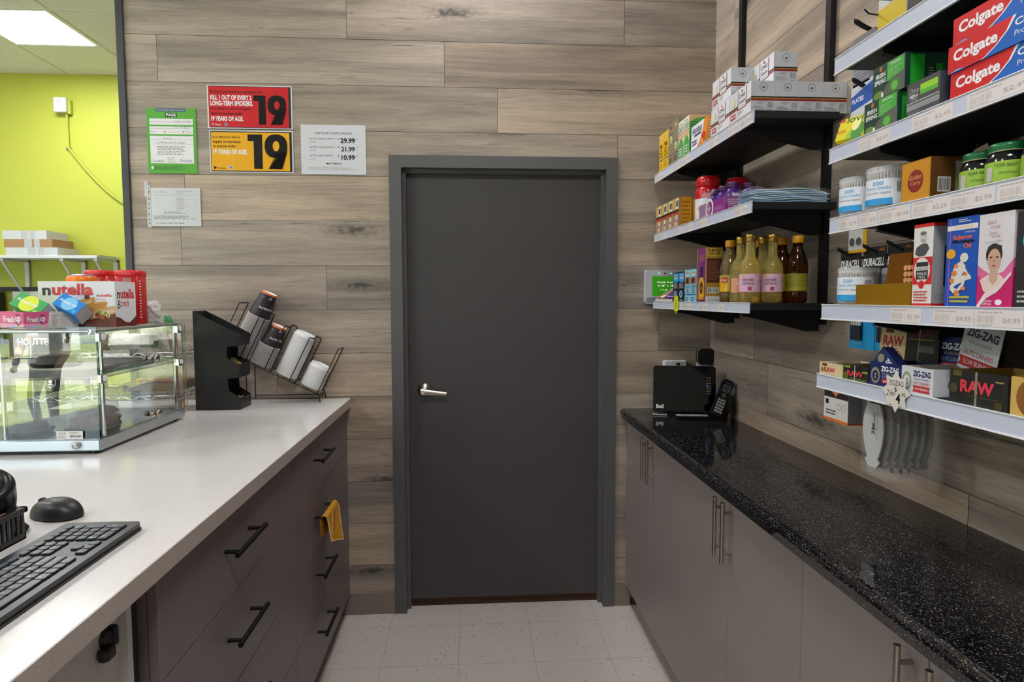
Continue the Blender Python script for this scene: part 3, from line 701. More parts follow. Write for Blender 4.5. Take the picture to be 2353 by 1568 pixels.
F += [('p', [(.40, .40), (.44, .52), (.55, .60), (.72, .66), (.85, .62), (.90, .52), (.88, .44), (.75, .38), (.55, .32), (.43, .32)], M('#d99b45', .5)), ('c', .455, .38, .045, M('#5a200f', .4)), ('p', [(.55, .50), (.68, .60), (.70, .55), (.58, .46)], M('#f0c887', .5)), ('p', [(.72, .55), (.82, .60), (.84, .55), (.74, .51)], M('#f0c887', .5))]
for i in range(9): F.append(('c', .53+.035*i, .24+.018*i, .026, M('#e8bc62', .5), .022))
F += [('c', .76, .27, .03, M('#9a4c22', .5)), ('c', .82, .22, .034, M('#b86a35', .5)), ('c', .87, .30, .022, M('#7fae33', .5)), ('c', .90, .25, .028, M('#e6d08e', .5)), ('c', .90, .25, .012, M('#8a5b2a', .5)), ('c', .79, .33, .022, M('#8fbd3a', .5))]
F += [('p', [(.60, .62), (.61, .76), (.68, .74), (.66, .62)], BRN), ('r', .74, .56, .98, .74, WH)] + nutella_word(.76, .66, .96, .73)+[('t', 'B-ready', .76, .58, .88, .63, REDM), ('l', .02, .05, .14, .12, 1, BLK)]
F += nutella_word(.06, .70, .72, .95)
Rr = [('p', [(0, 0), (0, .22), (.2, .20), (.45, .10), (.65, .08), (.85, .16), (1, .24), (1, 0)], BRN)]+nutella_word(.10, .62, .92, .84)+[('t', 'B-', .12, .40, .32, .58, M('#2d2a2a', .5), {'slant': .2}), ('t', 'ready', .30, .40, .66, .60, REDM, {'slant': .25})]
carton_mb(.228, .120, .142, WH, F, Rr).build('snack_carton', loc=(-1.331, -.800, CT), label='white and brown hazelnut spread snack carton with a filled roll printed on it', cat='carton')
# pink tray of chewing gum with two open cartons lying in it
PK = M('#d9618f', .45); PKL = M('#eba9c2', .45); PKD = M('#b02b6e', .45)
def fresh(x0, y0, x1, y1, ball, col=WH):
    w_ = x1-x0; return [('c', x1-w_*.19, (y0+y1)/2, w_*.17, ball, (y1-y0)*.72), ('t', 'Fresh', x0, y0+(y1-y0)*.12, x0+w_*.60, y1-(y1-y0)*.12, col, {'b': .03}), ('t', 'up', x0+w_*.66, y0, x1-w_*.04, y1-(y1-y0)*.15, col, {'b': .03})]
b = MB()
def tray_open(w_, d_, h_, m, inner, F=(), R=(), L=(), th=.0012, back=0, flap=()):
    b = MB(); b.box(0, w_, 0, d_, 0, th, inner)
    b.box(0, w_, 0, th, 0, h_, m); b.box(0, w_, d_-th, d_, 0, h_, m); b.box(0, th, th, d_-th, 0, h_, m); b.box(w_-th, w_, th, d_-th, 0, h_, m)
    i = th*.3
    b.box(th, w_-th, th, th+i, th, h_-.0005, inner); b.box(th, w_-th, d_-th-i, d_-th, th, h_-.0005, inner); b.box(th, th+i, th, d_-th, th, h_-.0005, inner); b.box(w_-th-i, w_-th, th, d_-th, th, h_-.0005, inner)
    b.face_decals((0, 0, 0), (1, 0, 0), (0, 0, 1), (0, -1, 0), w_, h_, F)
    b.face_decals((w_, 0, 0), (0, 1, 0), (0, 0, 1), (1, 0, 0), d_, h_, R)
    b.face_decals((0, d_, 0), (0, -1, 0), (0, 0, 1), (-1, 0, 0), d_, h_, L)
    return b
pf = [('r', 0, 0, 1, 1, PK), ('r', 0, .0, 1, .28, PKL)]+fresh(.16, .30, .92, .80, PKD)+[('r', .30, .03, .42, .2, M('#b9a4cf', .5)), ('r', .54, .03, .66, .2, M('#8cc8e8', .5)), ('r', .76, .03, .88, .2, M('#a8d58a', .5))]
pz = .050
pr = [('r', 0, 0, 1, 1, PK), ('r', 0, 0, .5, .3, PKL), ('p', [(.42, 0), (.46, 1), (1, 1), (1, 0)], M('#ddd8d0', .5)), ('l', .50, .08, .62, .82, 8, GREY), ('l', .66, .08, .84, .82, 8, LGREY), ('r', .90, .55, .97, .75, LGREY), ('r', .90, .25, .97, .45, LGREY), ('r', .93, .9, 1, 1, PKD), ('r', .07, .03, .13, .2, M('#b9a4cf', .5)), ('r', .17, .03, .23, .2, M('#8cc8e8', .5)), ('r', .27, .03, .33, .2, M('#a8d58a', .5))]+fresh(.06, .34, .40, .76, PKD)
tray_open(.185, .140, pz, PK, M('#e6d9d2', .6), pf, pr).build('gum_tray', loc=(-1.436, -.816, CT), rot=(0, 0, math.radians(-38)), label='pink open tray of chewing gum turned cornerwise on the display case', cat='tray')
def gum_box(c1, c2, ball, w_, d_, h_):
    return carton_mb(w_, d_, h_, c1, [('c', .5, .5, .28, ball), ('t', 'Fresh', .10, .44, .58, .60, WH, {'b': .03, 'rot': 0}), ('t', 'up', .62, .42, .80, .60, WH, {'b': .03}), ('c', .85, .18, .07, c2)],
        [('r', .02, .02, .98, .98, M('#d7d2d4', .6)), ('p', [(.05, .05), (.95, .9), (.95, .92), (.05, .07)], LGREY)], (), [('c', .5, .55, .3, ball), ('t', 'Fresh up', .24, .42, .78, .66, WH, {'b': .03}), ('c', .15, .8, .06, REDM), ('c', .85, .3, .09, c2)])
GRN = M('#2fa352', .42); BLU = M('#1b84d8', .42)
gum_box(GRN, M('#9bd04a', .5), M('#d4e02a', .45), .098, .062, .05).build('gum_carton', loc=(-1.372, -.868, CT+.074), rot=(math.radians(-38), math.radians(22), math.radians(-12)), label='green chewing gum carton lying tilted on the pink trays', cat='carton', group='open chewing gum cartons')
gum_box(BLU, M('#49b7ee', .5), M('#7fc6f2', .45), .080, .056, .046).build('gum_carton', loc=(-1.252, -.862, CT+.074), rot=(math.radians(-38), math.radians(26), math.radians(-10)), label='blue chewing gum carton lying tilted in front of the white carton', cat='carton', group='open chewing gum cartons')
# square-shouldered red tubs and the orange-lidded one
def tub(name, lab, loc, body, lid, w_, h_, lidh, deco, cat='tub', grp=None):
    t = thing(name, lab, cat, loc, (0, 0, 0), grp)
    def sq(r, z, p=4.):
        out = []
        for i in range(32):
            a = 2*PI*i/32; c_, s_ = math.cos(a), math.sin(a); k = (abs(c_)**p+abs(s_)**p)**(-1/p); out.append((r*k*c_, r*k*s_, z))
        return out
    def loft(prof, m):
        b = MB(); rings = [sq(r, z) for r, z in prof]; vs = sum(rings, [])
        fs = [(k*32+i, k*32+(i+1) % 32, (k+1)*32+(i+1) % 32, (k+1)*32+i) for k in range(len(prof)-1) for i in range(32)]
        b.add(vs, fs, m, True); b.add(rings[-1], [tuple(range(32))], m); b.add(rings[0], [tuple(range(31, -1, -1))], m); return b
    r = w_/2
    bb = loft([(r*.93, 0), (r*.97, .004), (r*.97, h_-lidh), (r*.9, h_-lidh+.002)], body)
    bb.face_decals((-r*.72, -r*.975, .004), (1, 0, 0), (0, 0, 1), (0, -1, 0), r*1.44, h_-lidh-.008, deco)
    bb.face_decals((r*.975, -r*.72, .004), (0, 1, 0), (0, 0, 1), (1, 0, 0), r*1.44, h_-lidh-.008, [('l', .05, .1, .3, .95, 14, WHT)])
    bb.build('tub_body', t)
    loft([(r*.98, h_-lidh), (r*1.02, h_-lidh+.003), (r*1.0, h_-.006), (r*.94, h_-.001), (r*.6, h_)], lid).build('lid', t); return t
RT = M('#c2161d', .3); RL = M('#d8262b', .35)
deco = [('bar', .42, .72, .85, .98, LGREY), ('t', '930 g', .1, .62, .34, .9, WHT, {'rot': 90}), ('r', .42, .15, .9, .6, M('#c9bda9', .5))]
tub('coffee_tub', 'red square tub with red lid beside the carton, at the right', (-1.178, -.560, CT), RT, RL, .084, .186, .020, deco, grp='red square tubs on the display case')
tub('coffee_tub', 'red square tub with red lid behind the carton, left of its twin', (-1.300, -.520, CT), RT, RL, .084, .188, .020, deco, grp='red square tubs on the display case')
t = thing('snack_jar', 'blue jar with a domed orange lid behind the white carton', 'jar', (-1.300, -.628, CT))
b = MB(); b.lathe([(0, 0), (.040, 0), (.042, .004), (.042, .132), (.038, .140)], M('#1677c4', .3), seg=28); b.build('jar_body', t)
b = MB(); b.lathe([(.044, .138), (.0455, .141), (.0455, .156), (.040, .164)], M('#f07a14', .35), seg=28); b.lathe([(.040, .164), (.030, .169), (0, .171)], M('#4a3f8c', .4), seg=28); b.build('lid', t)
# crumpled paper bag at the end of the case top
def pillow(w_, d_, h_, m, amp=.004, seed=0, nx=18, nz=14, puff=.5):
    """soft bag: front and back sheets joined at the seams, standing"""
    rr = random.Random(seed); ph = [rr.random()*6 for _ in range(6)]
    def f(sgn):
        def g(u, v):
            e = (math.sin(u*PI)**.5)*(math.sin(min(v*1.02+.0, 1)*PI)**.5 if v > .02 else 0)
            n_ = amp*(math.sin(u*11+ph[0])*math.sin(v*9+ph[1])+.6*math.sin(u*23+v*17+ph[2])+.5*math.sin(u*5-v*27+ph[3]))
            return Vector((w_*(u-.5)*(1-.06*math.sin(v*PI)), sgn*(d_/2*e)+n_, h_*v+amp*.5*math.sin(u*14+ph[4])*v))
        return g
    b = MB(); b.grid(f(-1), nx, nz, m); b.grid(f(1), nx, nz, m); return b
PAPERW = M('#dcdcd6', .8); GRB = M('#5f7030', .7); GRB2 = M('#7f9046', .7)
b = pillow(.085, .05, .080, PAPERW, .006, 3); b.build('paper_bag', loc=(-1.160, -.478, CT), label='crumpled white paper bag behind the red tub on the case top', cat='paper bag')
# ------------------------------------------------------------------ chrome wire rack with bread bags behind the case
t = thing('wire_rack', 'chrome two-tier wire rack between the display case and the plank wall', 'rack', (-1.34, -.235, TOPZ))
ox, oy, oz = -1.34, -.235, TOPZ; x0, x1, y0, y1 = -1.62-ox, -1.104-ox, -.42-oy, -.055-oy
for zz in (1.243-oz, 1.080-oz):
    b = MB()
    for z in (zz, zz-.014):
        b.tube([(x0, y0, z), (x1, y0, z), (x1, y1, z), (x0, y1, z)], .0018, CHROME, 6, True)
    n = 16
    for yy in (y0, y1): b.tube([(x0+(x1-x0)*i/n, yy, zz-(.014 if i % 2 else 0)) for i in range(n+1)], .0012, CHROME, 5)
    for xx in (x0, x1): b.tube([(xx, y0+(y1-y0)*i/10, zz-(.014 if i % 2 else 0)) for i in range(11)], .0012, CHROME, 5)
    for i in range(1, 22): x = x0+(x1-x0)*i/22; b.rod((x, y0, zz+.001), (x, y1, zz+.001), .0011, CHROME, 5)
    b.build('wire_shelf', t)
for x in (x0+.004, x1-.004):
    for y in (y0+.004, y1-.004): b = MB(); b.rod((x, y, 0), (x, y, 1.30-oz), .004, CHROME, 10); b.build('post', t)
sz = 1.2465
b = pillow(.105, .05, .098, PAPERW, .002, 5); b.face_decals((-.034, -.034, .010), (1, 0, 0), (0, 0, 1), (0, -1, 0), .066, .048, [('r', 0, 0, 1, 1, GRB), ('t', 'Ingredients', .12, .8, .6, .92, M('#a9a03c', .6)), ('l', .12, .15, .9, .76, 7, LGREY)], .0008)
b.build('bread_bag', loc=(-1.235, -.30, sz), label='white bread bag with a dark green label on the wire rack', cat='bread bag')
pillow(.15, .07, .060, GRB2, .003, 8).build('bread_bag', loc=(-1.46, -.33, sz), label='green and kraft bread bag at the left of the wire rack', cat='bread bag')
pillow(.13, .06, .062, PAPERW, .003, 11).build('bread_bag', loc=(-1.35, -.29, sz), label='low white bread bag between two others on the wire rack', cat='bread bag')
sz2 = 1.0835
b = tray_open(.22, .15, .030, M('#a58f74', .6), M('#8a7558', .7)); b.build('snack_box', loc=(-1.36, -.30, sz2), rot=(0, 0, .06), label='open kraft box of bagged snacks on the lower wire tier', cat='box')
YL = M('#dca017', .4); PL2 = M('#b76e86', .45)
for i, (x, y, c_, lb) in enumerate(((-1.30, -.235, YL, 'yellow snack packet at the left of the kraft box'), (-1.24, -.225, YL, 'yellow snack packet in the middle of the kraft box'), (-1.19, -.215, YL, 'yellow snack packet at the right of the kraft box'), (-1.27, -.268, PL2, 'mauve snack packet lying in front of the yellow ones'))):
    pillow(.085, .025, .040, c_, .002, 20+i, 12, 8).build('snack_packet', loc=(x, y, sz2+.004), rot=(math.radians(12), 0, .1*i-.1), label=lb, cat='snack packet', group='snack packets in the kraft box')
# bag of wrapped straws leaning between case and organiser
t = thing('straw_bag', 'clear bag of wrapped straws with a green twisted top beside the black organiser', 'bag', (-1.116, -.345, 1.0))
b = MB(); 
for i in range(7): b.rod((-.010+.004*i, -.01+.003*(i % 3), .006), (-.035+.0045*i, -.015+.004*(i % 3), .31), .0026, M('#e9e3d8', .6) if i % 3 else M('#c98f5c', .6), 6)
b.build('straw', t)
b = MB()
def sb(u, v):
    a = u*2*PI; rr = .020*(1-.55*max(0, v-.8)/.2)+.0012*math.sin(a*5+v*20); return Vector((-.025*v+rr*1.15*math.cos(a), -.008*v+rr*math.sin(a), .003+.34*v))
b.grid(sb, 24, 22, FILM, True, True); b.build('clear_bag', t)
b = MB(); b.grid(lambda u, v: (lambda a, rr: Vector((-.027-.014*v+rr*math.cos(a), -.010+rr*math.sin(a), .335+.045*v)))(u*2*PI, (.008+.008*math.sin(v*PI))*(1+.12*math.sin(u*2*PI*4+v*6))), 20, 10, film_material('green_film', '#3f9a5c', .85, .2), True, True); b.build('twisted_top', t)

# ------------------------------------------------------------------ black stir stick / sugar organiser
OB = M('#1d1d1f', .42, bump=.15, bscale=400); OBI = M('#0b0b0c', .5)
O = (-1.0978, -.27, TOPZ); dy = .124
t = thing('condiment_organiser', 'tall black acrylic sugar and stir stick organiser with a sloping top', 'organiser', O)
side = [(.0, 0), (.172, 0), (.174, .048), (.129, .078), (.127, .126), (.172, .130), (.1735, .184), (.126, .210), (.127, .255), (.174, .258), (.178, .303), (.0, .397)]
th = .003
for y in (0, dy-th): MB().prism(side, (0, y, 0), (1, 0, 0), (0, 0, 1), (0, 1, 0), th, OB).build('side_panel', t)
b = MB(); b.box(0, th, th, dy-th, 0, .397, OB); b.box(th, .172, th, dy-th, 0, th, OB)
b.build('back_panel', t)
for z0, zt2, nm in ((.0, .048, 'lower_bin'), (.130, .184, 'middle_bin'), (.258, .303, 'top_bin')):
    b = MB(); b.prism([(.1695, z0), (.1735, z0), (.1765, zt2), (.1725, zt2)], (0, th, 0), (1, 0, 0), (0, 0, 1), (0, 1, 0), dy-2*th, OB)
    b.box(.103, .1695, th, dy-th, z0+.001, z0+.004, OB)
    if nm == 'top_bin': b.prism([(.02, .330), (.023, .330), (.172, .262), (.172, .259)], (0, th, 0), (1, 0, 0), (0, 0, 1), (0, 1, 0), dy-2*th, OBI)
    b.build(nm, t)
b = MB(); b.box(.10, .103, th, dy-th, .003, .255, OBI); b.build('divider', t)
for i in range(5):
    b = MB(); b.box(-.0, .055, 0, .034, 0, .0012, M('#b9a83a' if i % 2 else '#a8a04a', .6)); b.build('sugar_packet', loc=(O[0]+.112+.004*i, O[1]+.03+.012*i, O[2]+.150+.006*i), rot=(math.radians(20+9*i), math.radians(25-6*i), math.radians(20*i)), label='yellow sweetener packet in the middle bin of the black organiser', cat='packet', group='yellow sweetener packets in the middle bin')
for i in range(12):
    x = O[0]+.110+.0047*i; a = math.radians(8*math.sin(i*2.1))
    MB().box(0, .0014, 0, .085, 0, .005, M('#c9a47a', .7)).build('stir_stick', loc=(x, O[1]+.022, O[2]+.034+.002*(i % 3)), rot=(a*.4, 0, a), label='wooden stir stick lying in the lower bin of the black organiser', cat='stir stick', group='wooden stir sticks in the lower bin')

# ------------------------------------------------------------------ wire rack with nested cups and lids
ANG = math.radians(26.0); RX0, RZ0 = -1.0338, 1.2249; dx_, dz_ = math.cos(ANG), -math.sin(ANG); nx_, nz_ = math.sin(ANG), math.cos(ANG)
YN, YF = -.120, -.012; YM = (YN+YF)/2
def RP(s, h_, y): return Vector((RX0+dx_*s+nx_*h_, y, RZ0+dz_*s+nz_*h_))
t = thing('cup_rack', 'slanted black wire rack holding nested cups and lids by the plank wall', 'rack', (-.785, YM, TOPZ))
o = Vector((-.785, YM, TOPZ)); W_ = M('#17161a', .35, .5); wr = .0021
b = MB(); L_ = .430
for y in (YN, YF):
    b.tube([RP(-.03, -.004, y)-o, RP(L_, -.004, y)-o, RP(L_+.006, -.012, y)-o, (RP(L_, 0, y).x+.002-o.x, y-o.y, wr)], wr, W_, 8)
    b.tube([(RP(L_, 0, y).x-.006-o.x, y-o.y, .020), (-.945-o.x, y-o.y, .020), (-.950-o.x, y-o.y, .026), (-.950-o.x, y-o.y, RP(.09, 0, y).z-o.z-.004)], wr, W_, 8)
for s_ in (-.02, .05, .080, .145, .192, .26, .306, .374, L_): b.rod(RP(s_, -.006, YN)-o, RP(s_, -.006, YF)-o, wr*.9, W_, 8)
b.rod((RP(L_, 0, 0).x-.006-o.x, YN-o.y, .020), (RP(L_, 0, 0).x-.006-o.x, YF-o.y, .020), wr, W_, 8)
for x in (-.950,):
    for y in (YN, YF): b.rod((x-o.x, y-o.y, wr), (x-o.x, y-o.y, .024), wr, W_, 8)
b.build('base_frame', t)
for k, s_ in enumerate((-.030, .080, .1916, .3057, .4206)):
    hh = (.210, .210, .205, .204, .207)[k]
    b = MB()
    for y in (YN, YF):
        wv = .013
        b.tube([RP(s_-wv, -.004, y)-o, RP(s_-wv, hh-.004, y)-o, RP(s_-wv+.003, hh, y)-o, RP(s_+wv-.003, hh, y)-o, RP(s_+wv, hh-.004, y)-o, RP(s_+wv, -.004, y)-o] if k in (1, 2, 3) else [RP(s_, -.004, y)-o, RP(s_, hh, y)-o, RP(s_, hh+.001, YM)-o], wr, W_, 8)
    b.rod(RP(s_, hh, YN)-o, RP(s_, hh, YF)-o, wr, W_, 8)
    b.build('divider_loop', t)
CUPD = M('#27242a', .42); RIMW = M('#e4e2e0', .45); CUPIN = M('#ece9e6', .5); ORG = M('#e0702a', .45); LIDW = M('#e9eaec', .35)
def cup_mesh(rr, rt_, h_, top=False):
    """paper cup upside down: rim at z = 0, foot at z = h_"""
    b = MB(); b.lathe([(rr-.0012, .0), (rr-.0004, -.0006), (rr+.0010, -.0004), (rr+.0016, .0006), (rr+.0012, .0017), (rr-.0008, .0022)], RIMW, seg=36)
    b.lathe([(rr-.0008, .0026), (rt_, h_-.006)], CUPD, seg=36)
    b.lathe([(rt_, h_-.006), (rt_+.0003, h_-.001), (rt_-.0006, h_), (rt_-.0026, h_)], ORG, seg=36)
    b.lathe([(rt_-.0026, h_), (rt_-.0032, h_-.0045), (0, h_-.0045)], CUPIN, seg=36)
    b.lathe([(rr-.0014, .001), (rt_-.0008, h_-.007)], CUPIN, seg=36)
    return b
def cup_text(b, rr, rt_, h_):
    def on(vs, fs, zc, hh, a0, aw, m, flip=True):
        out = []
        for u, v in vs:
            uu = 1-u if flip else u; vv = 1-v if flip else v
            z = zc+hh*(vv-.5); a = a0+aw*(uu-.5); k = (z-.0026)/(h_-.0086); r = rr+(rt_-rr)*k+.0004
            out.append((r*math.cos(a), r*math.sin(a), z))
        b.add(out, fs, m)
    v, f, _ = text_tris('VAN HOUTTE', .03); on(v, f, h_*.40, .0085, -PI/2+.62, 1.5, WHT)
    v, f, _ = text_tris('HOT DRINK', .0); on(v, f, h_*.80, .003, -PI/2-.25, .35, LGREY)
    on([(0, 0), (1, 0), (1, 1), (0, 1)], [(0, 1, 2, 3)], h_*.82, .010, -PI/2+.65, .34, LGREY)
    for q in range(6): on([(0, 0), (1, 0), (1, 1), (0, 1)], [(0, 1, 2, 3)], h_*.82, .007, -PI/2+.53+.05*q, .02, TXT)
    return b
def lid_mesh(r):
    b = MB(); b.lathe([(r-.003, 0), (r, .0008), (r+.0012, .003), (r-.0008, .006), (r-.002, .0085), (r-.004, .012), (r-.0045, .0165), (r-.0065, .0175), (r-.009, .0135), (r*.2, .0125), (0, .0125)], LIDW, seg=36)
    return b
rotc = Euler((0, ANG, 0)).to_matrix().to_4x4()
def stack(name, cat, mk, s_, n, pitch, grp, lab_body, lab_top, topm=None):
    proto = None
    for i in range(n):
        top = (i == n-1)
        p = RP(s_, .002+pitch*i+.0015, YM)
        if top and topm: q = topm.build(name); q.location = p
        elif proto is None: proto = mk.build(name); q = proto; q.location = p
        else: q = proto.copy(); C.objects.link(q); q.location = p
        q.rotation_euler = (0, ANG, 0); tag(q, lab_top if top else lab_body, cat, grp)
stack('paper_cup', 'paper cup', cup_mesh(.0465, .0335, .110), .050, 36, .0052, 'nested black paper cups in the tallest stack', 'black paper cup nested upside down in the taller cup stack, its white rim showing', 'topmost upside-down black paper cup of the taller stack, orange foot ring', cup_text(cup_mesh(.0465, .0335, .110), .0465, .0335, .110))
stack('paper_cup', 'paper cup', cup_mesh(.0455, .033, .092), .145, 18, .0052, 'nested black paper cups in the shorter stack', 'black paper cup nested upside down in the shorter cup stack, its white rim showing', 'topmost upside-down black paper cup of the shorter stack, orange foot ring', cup_text(cup_mesh(.0455, .033, .092), .0455, .033, .092))
stack('cup_cover', 'cup lid', lid_mesh(.0465), .260, 30, .0063, 'white plastic lids in the taller lid stack', 'white plastic cup lid nested in the taller lid stack', 'topmost white plastic cup lid of the taller lid stack')
stack('cup_cover', 'cup lid', lid_mesh(.0455), .374, 15, .0063, 'white plastic lids in the short lid stack', 'white plastic cup lid nested in the short lid stack at the rack end', 'topmost white plastic cup lid of the short lid stack')

# ================================================================== RIGHT SIDE GOODS
X0 = .822            # front line of the goods on the shelves
def rbox(name, lab, cat, y0, y1, z, h_, d_, base, F=(), R=(), L=(), T=(), x=X0, group=None, rz=0., tilt=None, bev=0.):
    """carton on the right-hand shelves: y0 far edge, y1 near edge of its front"""
    b = carton_mb(y0-y1, d_, h_, base, F, R, L, T, bev=bev)
    return b.build(name, loc=(x, y0, z), rot=(tilt or 0, 0, -PI/2+rz), label=lab, cat=cat, group=group)
S1, S2, S3 = 1.9842, 1.7242, 1.4277
# ---- top shelf, white tea boxes
Q = M('#d9dbe4', .45); QG = M('#c3c7cd', .5); GOLD = M('#b99a3a', .4); DRED = M('#8a2018', .5); QR = M('#b5282a', .45); DOT = M('#6d3a33', .6)
qF = [('r', .52, .02, 1, .98, M('#e6e7ee', .45)), ('r', 0, .34, .42, .39, DRED), ('r', 0, .39, .42, .41, GOLD), ('r', 0, .41, .42, .46, BLK), ('r', .78, .34, 1, .39, DRED), ('r', .78, .41, 1, .46, BLK),
      ('r', .40, .30, .80, .33, DRED), ('r', .40, .30, .425, .95, DRED), ('r', .775, .30, .80, .95, DRED), ('r', .43, .335, .77, .97, M('#e6e7ee', .45)),
      ('t', 'JOHAR', .46, .62, .74, .80, M('#3f382f', .6), {'b': .03}), ('t', 'JOSHANDA', .45, .44, .75, .58, M('#3f382f', .6), {'b': .03}), ('c', .6, .88, .03, DRED), ('l', .45, .37, .74, .42, 1, GREY),
      ('r', .06, .10, .30, .27, QR), ('t', 'Qarshi', .08, .13, .28, .24, WH, {'b': .02, 'slant': .2}), ('l', .42, .14, .72, .26, 2, LGREY), ('c', .18, .62, .07, M('#e6dfb0', .5)), ('c', .22, .74, .05, M('#e6dfb0', .5))]
qR = [('r', 0, 0, 1, 1, QG), ('ring', .52, .80, .17, .12, M('#7d8a85', .5)), ('ring', .52, .80, .13, .06, M('#9aa39c', .5)), ('p', [(.45, .76), (.50, .84), (.55, .79), (.58, .76)], DOT), ('c', .55, .79, .025, M('#5f6a3c', .5)), ('r', 0, .36, 1, .43, DRED), ('r', 0, .43, 1, .455, GOLD), ('r', 0, .455, 1, .50, BLK), ('l', .26, .24, .6, .34, 3, GREY), ('l', .08, .06, .6, .20, 4, GREY), ('bar', .70, .13, .92, .32, GREY), ('l', .66, .05, .94, .10, 1, GREY)]
def tea(y0, z, col, lab, x=None):
    rbox('tea_carton', lab, 'carton', y0, y0-.150, z, .0885, .0715, Q, qF, qR, (), (), x=(x if x is not None else X0-.006+.0722*col), group='white cough tea cartons on the top shelf')
tea(-.868, S1, 0, 'white cough tea carton at the front near corner of the top shelf, lowest layer')
tea(-.868, S1, 1, 'white cough tea carton in the lowest layer, second from the aisle along the shelf end')
tea(-.868, S1, 2, 'white cough tea carton in the lowest layer, third from the aisle along the shelf end')
tea(-.868, S1, 3, 'white cough tea carton in the lowest layer, against the wall by the upright')
tea(-.715, S1, 0, 'white cough tea carton in the lowest layer beside the honey lozenge carton')
tea(-.722, S1+.0888, 0, 'white cough tea carton stacked on the two front ones at the shelf edge')
tea(-.855, S1+.0888, 1, 'white cough tea carton standing alone on top, nearest the camera')
tea(-.700, S1+.0888, 1, 'white cough tea carton on top, behind the nearest upper one')
for i in range(2):
    b = MB(); b.box(0, .075, 0, .0025, 0, .072, Q); b.face_decals((0, 0, 0), (1, 0, 0), (0, 0, 1), (0, -1, 0), .075, .072, [('t', 'JOHAR', .3, .5, .8, .7, M('#3f382f', .6)), ('t', 'JOSHANDA', .28, .32, .82, .46, M('#3f382f', .6)), ('r', .0, .22, 1, .26, DRED), ('r', .0, .27, 1, .31, BLK)])
    b.build('tea_sachet', loc=(X0+.030+.012*i, -.795-.008*i, S1+.0890), rot=(math.radians(-12), 0, -PI/2-.15*i), label='white cough tea sachet leaning on the %s side between the upper cartons' % ('aisle' if i == 0 else 'wall'), cat='sachet', group='loose tea sachets')
YB_, OLV = M('#e8b80e', .4), M('#8c7f66', .5); MG = M('#4ea34a', .45); PCH = M('#e0b07e', .5)
def oilF(word1, word2, c): return [('c', .5, .88, .22, WH, .045), ('p', [(.3, .88), (.7, .9), (.5, .84)], M('#2a3f7a', .5)), ('c', .3, .70, .13, M('#6a3d20', .5), .05), ('c', .65, .68, .14, M('#7a4a2a', .5), .05), ('c', .5, .64, .12, M('#5b3219', .5), .04), ('l', .12, .55, .9, .60, 1, TXT), ('t', word1, .10, .36, .90, .53, TXT), ('r', .08, .29, .92, .32, M('#4b4f8c', .5)), ('l', .15, .05, .85, .25, 3, c)]
for i, (a, c_) in enumerate(((-.104, -.164), (-.166, -.232))):
    rbox('oil_carton', ('yellow narrow hair oil carton at the far end of the top shelf', 'yellow narrow hair oil carton next to the olive cartons')[i], 'carton', a, c_, S1, .158, .055, YB_, oilF('OIL', '', M('#b98a10', .5)), group='yellow oil cartons on the top shelf')
for i, (a, c_) in enumerate(((-.236, -.294), (-.296, -.354))):
    rbox('oil_carton', ('olive-brown oil carton next to the yellow ones', 'olive-brown oil carton next to the green ones')[i], 'carton', a, c_, S1, .168, .06, OLV, [('c', .5, .90, .20, (M('#2a3f7a', .5), M('#d99c98', .5))[i], .035), ('c', .5, .62-.2*i, .28, M('#c9d6a0', .5), .09), ('c', .42, .60-.2*i, .14, M('#8fae55', .5), .05), ('t', 'Ayurvedic', .1, .72-.25*i, .9, .78-.25*i, TXT), ('r', .05, .24, .95, .26, M('#6c3f86', .5)), ('l', .2, .05, .8, .2, 3, TXT)], group='olive-brown oil cartons on the top shelf')
for i, (a, c_) in enumerate(((-.358, -.418), (-.420, -.480))):
    rbox('syrup_carton', ('green and cream syrup carton next to the olive ones', 'green and cream syrup carton next to the honey lozenges')[i], 'carton', a, c_, S1, .145, .105, M('#dfe6cf', .45), [('r', .04, .02, .96, .38, MG), ('p', [(.04, .38), (.5, .62), (.96, .38)], MG), ('r', .04, .50, .96, .62, PCH), ('c', .5, .46, .22, MG, .07), ('r', .04, .64, .96, .66, M('#d8453a', .5)), ('t', 'SAFI', .10, .68, .9, .86, M('#2f5b2c', .5)), ('l', .15, .89, .85, .95, 1, GREY), ('l', .2, .08, .8, .3, 3, WH)],
         [('r', 0, 0, 1, 1, PCH), ('p', [(0, 0), (0, .80), (.25, .92), (.6, .95), (1, .86), (1, 0)], MG), ('l', .05, .1, .4, .85, 12, M('#1d5a2a', .5)), ('l', .5, .9, .8, .96, 1, TXT)], group='green syrup cartons on the top shelf')
rbox('lozenge_carton', 'white and orange honey lozenge carton before the tea cartons', 'carton', -.505, -.665, S1, .088, .07, M('#e9e9f0', .45), [('p', [(.45, 0), (.62, .30), (.72, .62), (.82, 1), (1, 1), (1, 0)], M('#e8941c', .45)), ('p', [(.30, 0), (.55, .22), (.66, .5), (1, .42), (1, 0)], M('#d9780f', .45)), ('c', .78, .32, .11, M('#c93c1c', .5)), ('c', .70, .18, .05, M('#f0b84a', .5)), ('c', .84, .2, .04, M('#5a8a2a', .5)), ('t', 'Honitus', .08, .64, .66, .92, M('#27326b', .5), {'b': .02, 'slant': .15}), ('r', .20, .52, .62, .60, M('#3d4566', .5)), ('t', 'Honitus', .06, .30, .36, .42, M('#27326b', .5), {'b': .02, 'slant': .15}), ('r', .06, .20, .36, .26, M('#3d4566', .5))], [('r', 0, 0, 1, 1, M('#ec9a35', .45)), ('l', .1, .1, .9, .9, 8, WH)])
